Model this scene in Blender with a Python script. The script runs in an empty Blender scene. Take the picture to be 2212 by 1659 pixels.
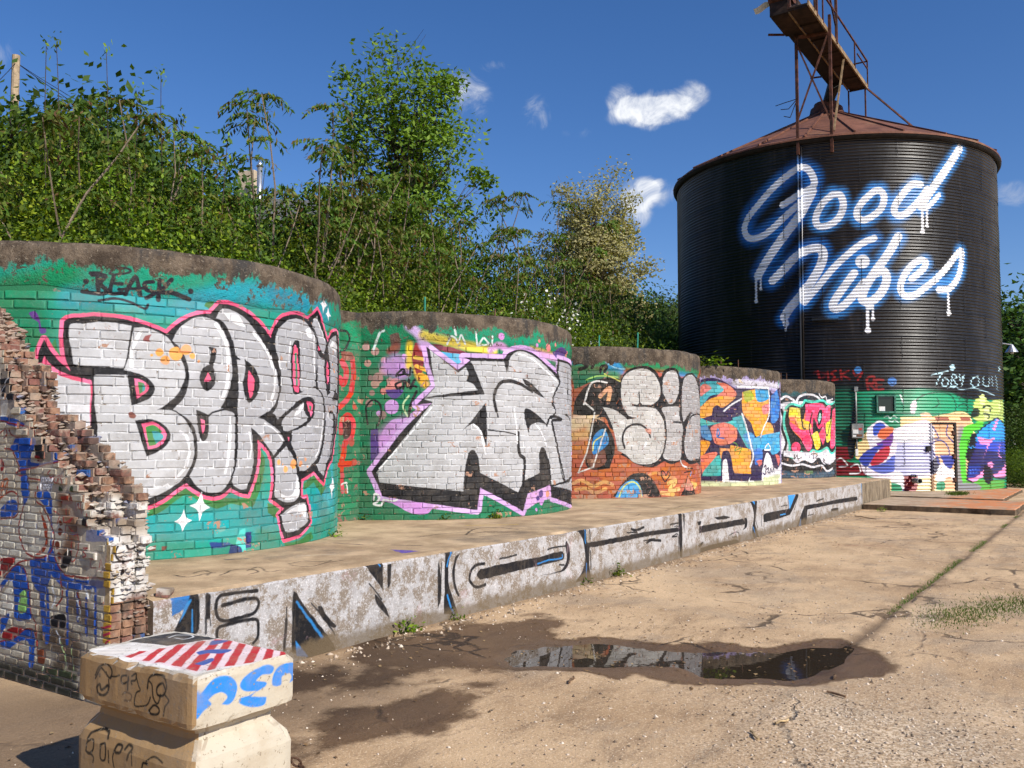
import bpy, math, random
import numpy as np
from mathutils import Vector, Matrix

# ------------------------------------------------------------------ camera, sky, sun, exposure
# World frame: +x runs along the row of tanks (away from the camera), -y points out of the dock
# front towards the yard, z is up, metres.
scene = bpy.context.scene
TH = math.radians(34.0)
def old2new(v):          # view frame (x right, y forward) -> world frame
    return Vector((v[0]*math.sin(TH)+v[1]*math.cos(TH), -v[0]*math.cos(TH)+v[1]*math.sin(TH), v[2]))
PITCH, ROLL = 0.0599, 0.0019
_c, _s, _cp, _sp = math.cos(ROLL), math.sin(ROLL), math.cos(PITCH), math.sin(PITCH)
right = old2new((_c, -_sp*_s, _cp*_s)); up = old2new((-_s, -_sp*_c, _cp*_c)); fwd = old2new((0, _cp, _sp))
cam_d = bpy.data.cameras.new('camera'); cam = bpy.data.objects.new('camera', cam_d); scene.collection.objects.link(cam)
cam.matrix_world = Matrix(((right.x, up.x, -fwd.x, -5.729), (right.y, up.y, -fwd.y, -5.318), (right.z, up.z, -fwd.z, 1.7), (0, 0, 0, 1)))
cam_d.sensor_fit = 'HORIZONTAL'; cam_d.sensor_width = 36.0; cam_d.lens = 1930/2212*36; cam_d.shift_y = 4.7/2212
cam_d.clip_start = 0.05; cam_d.clip_end = 3000
scene.camera = cam

SUN_AZ, SUN_EL = 134.0, 38.0          # azimuth clockwise from the view axis, elevation
_e = math.radians(SUN_EL); _a = math.radians(SUN_AZ)
sun_dir = old2new((math.sin(_a)*math.cos(_e), math.cos(_a)*math.cos(_e), math.sin(_e)))
sun_d = bpy.data.lights.new('sun', 'SUN'); sun_d.energy = 5.0; sun_d.angle = math.radians(0.53); sun_d.color = (1.0, 0.945, 0.86)
sun_o = bpy.data.objects.new('sun', sun_d); scene.collection.objects.link(sun_o)
sun_o.rotation_euler = sun_dir.to_track_quat('Z', 'Y').to_euler(); sun_o.location = (0, -20, 30)

world = bpy.data.worlds.new('World'); scene.world = world; world.use_nodes = True
wn, wl = world.node_tree.nodes, world.node_tree.links
wn.clear()
def wnode(t, **kw):
    n = wn.new(t)
    for k, v in kw.items(): setattr(n, k, v)
    return n
def wmath(op, a, b=None, clamp=False):
    n = wnode('ShaderNodeMath', operation=op); n.use_clamp = clamp
    for i, v in enumerate((a, b)):
        if v is None: continue
        if isinstance(v, (int, float)): n.inputs[i].default_value = v
        else: wl.new(v, n.inputs[i])
    return n.outputs[0]
sky = wnode('ShaderNodeTexSky', sky_type='NISHITA'); sky.sun_disc = False
sky.sun_elevation = math.radians(SUN_EL); sky.sun_rotation = math.atan2(sun_dir.x, sun_dir.y)
sky.altitude = 600; sky.air_density = 1.0; sky.dust_density = 0.5; sky.ozone_density = 2.0
hs = wnode('ShaderNodeHueSaturation'); hs.inputs['Saturation'].default_value = 1.22; hs.inputs['Value'].default_value = 1.12
tint = wnode('ShaderNodeMix', data_type='RGBA', blend_type='MULTIPLY'); tint.inputs['Factor'].default_value = 1.0; tint.inputs['B'].default_value = (1.0, 1.0, 1.16, 1); wl.new(sky.outputs[0], tint.inputs['A']); wl.new(tint.outputs['Result'], hs.inputs['Color'])
geo = wnode('ShaderNodeNewGeometry'); neg = wnode('ShaderNodeVectorMath', operation='SCALE'); neg.inputs['Scale'].default_value = -1.0
wl.new(geo.outputs['Incoming'], neg.inputs[0])
sep = wnode('ShaderNodeSeparateXYZ'); wl.new(neg.outputs[0], sep.inputs[0])
az = wmath('ARCTAN2', sep.outputs[1], sep.outputs[0]); el = wmath('ARCSINE', sep.outputs[2])
nz = wnode('ShaderNodeTexNoise'); nz.inputs['Scale'].default_value = 24.0; nz.inputs['Detail'].default_value = 10.0; nz.inputs['Roughness'].default_value = 0.66; nz.inputs['Distortion'].default_value = 0.9
wl.new(neg.outputs[0], nz.inputs['Vector'])
# fair-weather clouds: (azimuth, elevation, half width, half height, density) in radians
CLOUDS = [(0.6448, 0.3745, 0.0321, 0.0321, 0.75),
 (0.6174, 0.4037, 0.0207, 0.0083, 0.7),
 (0.5655, 0.3538, 0.0228, 0.0249, 0.7),
 (0.5207, 0.3398, 0.0207, 0.0135, 0.5),
 (0.4682, 0.3679, 0.0218, 0.0207, 1.0),
 (0.4511, 0.3564, 0.0285, 0.0187, 1.25),
 (0.4192, 0.3548, 0.0389, 0.0166, 1.25),
 (0.4268, 0.3674, 0.0285, 0.0135, 0.9),
 (0.3924, 0.3685, 0.0249, 0.0176, 1.1),
 (0.4347, 0.343, 0.0218, 0.0104, 0.9),
 (0.4761, 0.3494, 0.0176, 0.0093, 0.6),
 (0.4507, 0.269, 0.0259, 0.0207, 1.1),
 (0.4276, 0.2691, 0.0218, 0.0176, 0.9),
 (0.455, 0.2494, 0.0228, 0.0207, 1.1),
 (0.4393, 0.2793, 0.0176, 0.0124, 0.9),
 (0.0776, 0.2383, 0.0259, 0.0155, 0.8),
 (1.1217, 0.3642, 0.0124, 0.0187, 0.7),
 (2.2, 0.5, 0.1, 0.05, 1.1),
 (2.9, 0.35, 0.14, 0.06, 1.1),
 (-2.4, 0.6, 0.12, 0.06, 1.0),
 (-1.5, 0.32, 0.1, 0.05, 1.1),
 (-0.6, 0.4, 0.08, 0.05, 1.0),
 (1.6, 0.6, 0.09, 0.05, 1.0)]
acc = None
for (ca, ce, sx_, sy_, dn) in CLOUDS:
    dx = wmath('DIVIDE', wmath('SUBTRACT', az, ca), sx_); dy = wmath('DIVIDE', wmath('SUBTRACT', el, ce), sy_)
    q = wmath('SUBTRACT', 1.0, wmath('ADD', wmath('MULTIPLY', dx, dx), wmath('MULTIPLY', dy, dy)))
    q = wmath('MULTIPLY', wmath('MAXIMUM', q, 0.0), dn)
    acc = q if acc is None else wmath('ADD', acc, q)
acc = wmath('MINIMUM', acc, 1.35)
m = wmath('ADD', acc, wmath('MULTIPLY', wmath('SUBTRACT', nz.outputs[0], 0.5), 3.0))
sm = wnode('ShaderNodeMapRange', interpolation_type='SMOOTHSTEP'); wl.new(m, sm.inputs[0]); sm.inputs[1].default_value = 0.15; sm.inputs[2].default_value = 1.65
mask = wmath('MULTIPLY', wmath('MULTIPLY', sm.outputs[0], wmath('MULTIPLY', acc, 2.2, True)), 0.97)
mixc = wnode('ShaderNodeMix', data_type='RGBA'); wl.new(mask, mixc.inputs['Factor']); wl.new(hs.outputs[0], mixc.inputs['A'])
cl = wnode('ShaderNodeMix', data_type='RGBA'); cl.inputs['A'].default_value = (6.2, 6.7, 7.8, 1); cl.inputs['B'].default_value = (10.4, 10.6, 11.0, 1); wl.new(wmath('MULTIPLY', wmath('SUBTRACT', m, 0.75), 1.1, True), cl.inputs['Factor']); wl.new(cl.outputs['Result'], mixc.inputs['B'])
bg = wnode('ShaderNodeBackground'); bg.inputs['Strength'].default_value = 0.085; wl.new(mixc.outputs['Result'], bg.inputs['Color'])
out = wnode('ShaderNodeOutputWorld'); wl.new(bg.outputs[0], out.inputs[0])

scene.view_settings.view_transform = 'Standard'; scene.view_settings.look = 'None'
scene.view_settings.exposure = 0.22; scene.view_settings.gamma = 1.0; scene.view_settings.use_curve_mapping = False
scene.render.engine = 'CYCLES'
scene.cycles.use_denoising = True
scene.cycles.use_adaptive_sampling = True; scene.cycles.adaptive_threshold = 0.03
scene.cycles.max_bounces = 4; scene.cycles.diffuse_bounces = 2; scene.cycles.glossy_bounces = 2; scene.cycles.transmission_bounces = 4; scene.cycles.transparent_max_bounces = 8
scene.cycles.caustics_reflective = False; scene.cycles.caustics_refractive = False

# ------------------------------------------------------------------ helpers
rng = np.random.default_rng(7); random.seed(7)
COL = scene.collection
def link_obj(o, parent=None):
    COL.objects.link(o)
    if parent is not None: o.parent = parent
    return o
def tag(o, label=None, cat=None, group=None, kind=None):
    for k, v in (('label', label), ('category', cat), ('group', group), ('kind', kind)):
        if v: o[k] = v
    return o
def thing(name, loc, label, cat, group=None, rz=0.0):
    o = bpy.data.objects.new(name, None); o.location = loc; o.rotation_euler[2] = rz; o.empty_display_size = 0.2
    COL.objects.link(o); return tag(o, label, cat, group)
def make_mesh(name, verts, faces, mats, smooth=False, midx=None):
    me = bpy.data.meshes.new(name)
    V = np.asarray(verts, dtype=np.float32).reshape(-1, 3)
    if isinstance(faces, np.ndarray):
        n, k = faces.shape
        me.vertices.add(len(V)); me.vertices.foreach_set('co', V.ravel())
        me.loops.add(n*k); me.loops.foreach_set('vertex_index', faces.astype(np.int32).ravel())
        me.polygons.add(n); me.polygons.foreach_set('loop_start', np.arange(0, n*k, k, dtype=np.int32))
        try: me.polygons.foreach_set('loop_total', np.full(n, k, dtype=np.int32))
        except Exception: pass
    else:
        me.from_pydata(V.tolist(), [], faces)
    for m_ in (mats if isinstance(mats, (list, tuple)) else [mats]): me.materials.append(m_)
    if midx is not None: me.polygons.foreach_set('material_index', np.asarray(midx, dtype=np.int32))
    me.update(calc_edges=True); me.validate()
    if smooth: me.polygons.foreach_set('use_smooth', np.ones(len(me.polygons), dtype=bool))
    return me
def mobj(name, me, parent=None, loc=None):
    o = bpy.data.objects.new(name, me)
    if loc is not None: o.location = loc
    return link_obj(o, parent)
class MB:                      # mesh builder: collects boxes, tubes, lathes
    def __init__(s): s.v = []; s.f = []; s.m = []
    def add(s, vs, fs, m=0):
        k = len(s.v); s.v += [tuple(v) for v in vs]; s.f += [tuple(i+k for i in f) for f in fs]; s.m += [m]*len(fs); return s
    def box(s, x0, x1, y0, y1, z0, z1, m=0, bev=0.0):
        if bev <= 0:
            v = [(x, y, z) for z in (z0, z1) for y in (y0, y1) for x in (x0, x1)]
            return s.add(v, [(0,2,3,1), (4,5,7,6), (0,1,5,4), (2,6,7,3), (0,4,6,2), (1,3,7,5)], m)
        b = bev; k = []
        for (zz, i) in ((z0, b), (z0+b, 0), (z1-b, 0), (z1, b)):
            k.append([(x0+i, y0+b if i == 0 else y0+b, zz), ])
        rings = []
        for (zz, i) in ((z0, b), (z0+b, 0), (z1-b, 0), (z1, b)):
            rings.append([(x0+i+b, y0+i, zz), (x1-i-b, y0+i, zz), (x1-i, y0+i+b, zz), (x1-i, y1-i-b, zz), (x1-i-b, y1-i, zz), (x0+i+b, y1-i, zz), (x0+i, y1-i-b, zz), (x0+i, y0+i+b, zz)])
        vs = [p for r in rings for p in r]; fs = [tuple(range(7, -1, -1)), tuple(range(24, 32))]
        for r in range(3):
            for i in range(8): fs.append((r*8+i, r*8+(i+1) % 8, (r+1)*8+(i+1) % 8, (r+1)*8+i))
        return s.add(vs, fs, m)
    def tube(s, p0, p1, r0, r1=None, n=6, m=0, cap=True):
        r1 = r0 if r1 is None else r1
        a = Vector(p0); b = Vector(p1); d = (b-a).normalized() if (b-a).length > 1e-9 else Vector((0, 0, 1))
        u = d.orthogonal().normalized(); w = d.cross(u); vs = []
        for p, r in ((a, r0), (b, r1)):
            for i in range(n):
                t = 2*math.pi*i/n; vs.append(p+u*(math.cos(t)*r)+w*(math.sin(t)*r))
        fs = [(i, (i+1) % n, n+(i+1) % n, n+i) for i in range(n)]
        if cap: fs += [tuple(range(n-1, -1, -1)), tuple(range(n, 2*n))]
        return s.add(vs, fs, m)
    def path(s, pts, r, n=6, m=0):
        for a, b in zip(pts[:-1], pts[1:]): s.tube(a, b, r, r, n, m)
        return s
    def bar(s, p0, p1, w, h, m=0):   # square section bar
        a = Vector(p0); b = Vector(p1); d = (b-a).normalized(); ref = Vector((0, 0, 1)) if abs(d.z) < .95 else Vector((1, 0, 0))
        u = d.cross(ref).normalized()*w/2; v = u.cross(d).normalized()*h/2
        vs = [p+su*u+sv*v for p in (a, b) for su, sv in ((-1, -1), (1, -1), (1, 1), (-1, 1))]
        return s.add(vs, [(3,2,1,0), (4,5,6,7), (0,1,5,4), (1,2,6,5), (2,3,7,6), (3,0,4,7)], m)
    def mesh(s, name, mats, smooth=False): return make_mesh(name, s.v, s.f, mats, smooth, s.m)
    def build(s, name, mats, parent=None, smooth=False, loc=None): return mobj(name, s.mesh(name, mats, smooth), parent, loc)
def fbm(x, y, seed=0, oct=4, sc=1.0):   # cheap value noise on arrays, about -1..1
    tot = np.zeros_like(np.asarray(x, dtype=float)); amp = 1.0; nrm = 0
    for o in range(oct):
        f = sc*2**o; xi = np.floor(x*f).astype(np.int64); yi = np.floor(y*f).astype(np.int64); fx = x*f-xi; fy = y*f-yi
        fx = fx*fx*(3-2*fx); fy = fy*fy*(3-2*fy)
        def hsh(a, b):
            n = (a*374761393+b*668265263+(seed+o*17)*1442695041) & 0x7fffffff
            n = ((n ^ (n >> 13))*1274126177) & 0x7fffffff; return (n ^ (n >> 16)) % 65536/32768.0-1
        tot += amp*((hsh(xi, yi)*(1-fx)+hsh(xi+1, yi)*fx)*(1-fy)+(hsh(xi, yi+1)*(1-fx)+hsh(xi+1, yi+1)*fx)*fy); nrm += amp; amp *= .5
    return tot/nrm

# ------------------------------------------------------------------ node materials
class NT:
    def __init__(s, name):
        s.mat = bpy.data.materials.new(name); s.mat.use_nodes = True; s.t = s.mat.node_tree; s.t.nodes.clear()
        s.out = s.n('ShaderNodeOutputMaterial')
    def n(s, typ, ins=None, **kw):
        nd = s.t.nodes.new(typ)
        for k, v in kw.items(): setattr(nd, k, v)
        for k, v in (ins or {}).items(): s.set(nd.inputs[k], v)
        return nd
    def set(s, sock, v):
        if hasattr(v, 'is_output'): s.t.links.new(v, sock)
        elif isinstance(v, (tuple, list)) and len(v) == 3 and sock.type == 'RGBA': sock.default_value = (*v, 1)
        else: sock.default_value = v
    def math(s, op, a, b=None, clamp=False, c=None):
        nd = s.n('ShaderNodeMath', operation=op); nd.use_clamp = clamp
        for i, v in enumerate((a, b, c)):
            if v is not None: s.set(nd.inputs[i], v)
        return nd.outputs[0]
    def mix(s, fac, a, b, blend='MIX'):
        nd = s.n('ShaderNodeMix', data_type='RGBA', blend_type=blend); s.set(nd.inputs['Factor'], fac); s.set(nd.inputs['A'], a); s.set(nd.inputs['B'], b); return nd.outputs['Result']
    def ramp(s, v, lo, hi): 
        nd = s.n('ShaderNodeMapRange', interpolation_type='SMOOTHSTEP'); s.set(nd.inputs[0], v); nd.inputs[1].default_value = lo; nd.inputs[2].default_value = hi; return nd.outputs[0]
    def noise(s, scale, detail=4, rough=.55, vec=None, dist=0.0, stretch=None):
        if vec is None: vec = s.pos()
        if stretch:
            vm = s.n('ShaderNodeVectorMath', operation='MULTIPLY'); s.set(vm.inputs[0], vec); vm.inputs[1].default_value = stretch; vec = vm.outputs[0]
        nd = s.n('ShaderNodeTexNoise'); nd.inputs['Scale'].default_value = scale; nd.inputs['Detail'].default_value = min(detail, 5); nd.inputs['Roughness'].default_value = rough; nd.inputs['Distortion'].default_value = dist
        s.set(nd.inputs['Vector'], vec); return nd.outputs[0]
    def pos(s):
        if not hasattr(s, '_p'): s._p = s.n('ShaderNodeNewGeometry')
        return s._p.outputs['Position']
    def island(s): s.pos(); return s._p.outputs['Random Per Island']
    def sep(s, v):
        nd = s.n('ShaderNodeSeparateXYZ'); s.set(nd.inputs[0], v); return nd.outputs
    def rand(s):               # a random number per object and per island
        oi = s.n('ShaderNodeObjectInfo'); return s.math('FRACT', s.math('ADD', oi.outputs['Random'], s.island()))
    def hsv(s, col, h=.5, sat=1., v=1.):
        nd = s.n('ShaderNodeHueSaturation'); s.set(nd.inputs['Color'], col); s.set(nd.inputs['Hue'], h); s.set(nd.inputs['Saturation'], sat); s.set(nd.inputs['Value'], v); return nd.outputs[0]
    def bump(s, hgt, strength=.4, dist=.01):
        nd = s.n('ShaderNodeBump'); s.set(nd.inputs['Height'], hgt); nd.inputs['Strength'].default_value = strength; nd.inputs['Distance'].default_value = dist; return nd.outputs[0]
    def bsdf(s, col, rough=.8, metal=0., normal=None, spec=.3):
        p = s.n('ShaderNodeBsdfPrincipled'); s.set(p.inputs['Base Color'], col); s.set(p.inputs['Roughness'], rough); s.set(p.inputs['Metallic'], metal); s.set(p.inputs['Specular IOR Level'], spec)
        if normal is not None: s.set(p.inputs['Normal'], normal)
        s.t.links.new(p.outputs[0], s.out.inputs[0]); return p
def plain(name, col, rough=.7, metal=0., var=.25, scale=8., bump=.3, dirt=None):
    t = NT(name); nz_ = t.noise(scale, 6, .6); c = t.mix(t.ramp(nz_, .3, .7), tuple(v*(1-var) for v in col), tuple(min(1, v*(1+var)) for v in col))
    if dirt: c = t.mix(t.ramp(t.noise(scale*.45, 6, .65), .5, .68), c, dirt)
    t.bsdf(c, rough, metal, t.bump(t.noise(scale*5, 5), bump, .01)); return t.mat

def lin(hx):
    c=[int(hx[i:i+2],16)/255 for i in (0,2,4)]
    return np.array([(v/12.92 if v<=.04045 else ((v+.055)/1.055)**2.4) for v in c],np.float32)
def _cr(pts,n=7):
    # Catmull-Rom through an open run of points
    if len(pts)<3: return list(pts)
    q=[pts[0]]+list(pts)+[pts[-1]]; out=[]
    for i in range(1,len(q)-2):
        a,b,c,d=[np.array(v) for v in q[i-1:i+3]]
        for k in range(n):
            t=k/n
            out.append(tuple(.5*((2*b)+(c-a)*t+(2*a-5*b+4*c-d)*t*t+(3*b-a-3*c+d)*t**3)))
    out.append(q[-1]); return out
def smooth(pts,cor,closed):
    n=len(pts)
    if not closed: return _cr(pts)
    if not any(cor): 
        q=_cr(pts[-2:]+pts+pts[:2]); return q[14:-14]
    k=cor.index(True); pts=pts[k:]+pts[:k]+[pts[k]]; cor=cor[k:]+cor[:k]+[True]
    out=[]; run=[pts[0]]
    for p,c in zip(pts[1:],cor[1:]):
        run.append(p)
        if c: out+=_cr(run)[:-1]; run=[p]
    return out
class Canvas:
    def __init__(s,w,h,px,base):
        s.px=px; s.W=int(round(w/px)); s.H=int(round(h/px)); s.img=np.zeros((s.H,s.W,4),np.float32)
        s.img[...,:3]=lin(base) if isinstance(base,str) else base
    def _mix(s,y0,x0,m,col,silver):
        v=s.img[y0:y0+m.shape[0],x0:x0+m.shape[1]]; m=m[...,None]
        v[...,:3]+=(col-v[...,:3])*m; v[...,3:]+=(silver-v[...,3:])*m
    def fill(s,poly,col,silver=0):
        P=np.array(poly)/s.px; x0=max(0,int(P[:,0].min())-1); x1=min(s.W,int(P[:,0].max())+2); y0=max(0,int(P[:,1].min())-1); y1=min(s.H,int(P[:,1].max())+2)
        if x1<=x0 or y1<=y0: return
        m=np.zeros((y1-y0,x1-x0+1),np.float32); Q=np.roll(P,-1,0); ys=[P[:,1],Q[:,1]]
        for sub in (.17,.5,.83):
            for j in range(y0,y1):
                y=j+sub; hit=(P[:,1]<=y)!=(Q[:,1]<=y)
                if not hit.any(): continue
                xs=np.sort(P[hit,0]+(y-P[hit,1])/(Q[hit,1]-P[hit,1])*(Q[hit,0]-P[hit,0]))-x0
                row=m[j-y0]; n=row.shape[0]
                for a,b in zip(xs[::2],xs[1::2]):
                    a=min(max(a,0),n-1.001); b=min(max(b,0),n-1.001); ia,ib=int(a),int(b)
                    if ia==ib: row[ia]+=(b-a)/3
                    else:
                        row[ia]+=(1-(a-ia))/3; row[ib]+=(b-ib)/3; row[ia+1:ib]+=1/3
        s._mix(y0,x0,np.clip(m[:,:-1],0,1),col,1. if getattr(s,'cover',0) else silver)
    def stroke(s,pts,w,col,soft=False,silver=0):
        P=np.array(pts)/s.px; w=w/s.px; R=w/2*(1.25 if soft else 1)+2
        x0=max(0,int(P[:,0].min()-R)); x1=min(s.W,int(P[:,0].max()+R)+1); y0=max(0,int(P[:,1].min()-R)); y1=min(s.H,int(P[:,1].max()+R)+1)
        if x1<=x0 or y1<=y0: return
        D=np.full((y1-y0,x1-x0),1e9,np.float32)
        for a,b in zip(P[:-1],P[1:]):
            ax0=max(x0,int(min(a[0],b[0])-R)); ax1=min(x1,int(max(a[0],b[0])+R)+1); ay0=max(y0,int(min(a[1],b[1])-R)); ay1=min(y1,int(max(a[1],b[1])+R)+1)
            if ax1<=ax0 or ay1<=ay0: continue
            gx=np.arange(ax0,ax1)+.5-a[0]; gy=(np.arange(ay0,ay1)+.5-a[1])[:,None]; d=b-a; L=d@d+1e-9
            t=np.clip((gx*d[0]+gy*d[1])/L,0,1); dd=np.hypot(gx-t*d[0],gy-t*d[1]); v=D[ay0-y0:ay1-y0,ax0-x0:ax1-x0]; np.minimum(v,dd,out=v)
        if soft:
            t=np.clip((w*.6-D)/(w*.45),0,1); m=t*t*(3-2*t)*(.95 if soft is True else soft)
        else: m=np.clip(w/2-D+.5,0,1)
        s._mix(y0,x0,m,col,1. if getattr(s,'cover',0) else silver)
    def run(s,prog):
        for line in prog.strip().splitlines():
            tk=line.split(); op=tk[0]; col=lin(tk[1]); i=2; w=0
            if op in 'sbog': w=int(tk[2])/1000; i=3
            pts=[];cor=[]
            for t in tk[i:]:
                cor.append(t[-1]=='c'); pts.append(tuple(int(q)/1000 for q in t.rstrip('c').split(',')))
            if op=='d':
                for x,y,r in pts: s.stroke([(x,y),(x+1e-4,y)],2*r,col)
            elif op in 'pP': s.fill(smooth(pts,cor,True),col,1. if op=='P' else 0.)
            elif op=='q': s.fill(pts,col)
            elif op=='o':
                q=smooth(pts,cor,True); s.stroke(q+q[:1],w,col)
            else: s.stroke(smooth(pts,cor,False),w,col,True if op=='b' else .72 if op=='g' else False)

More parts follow.
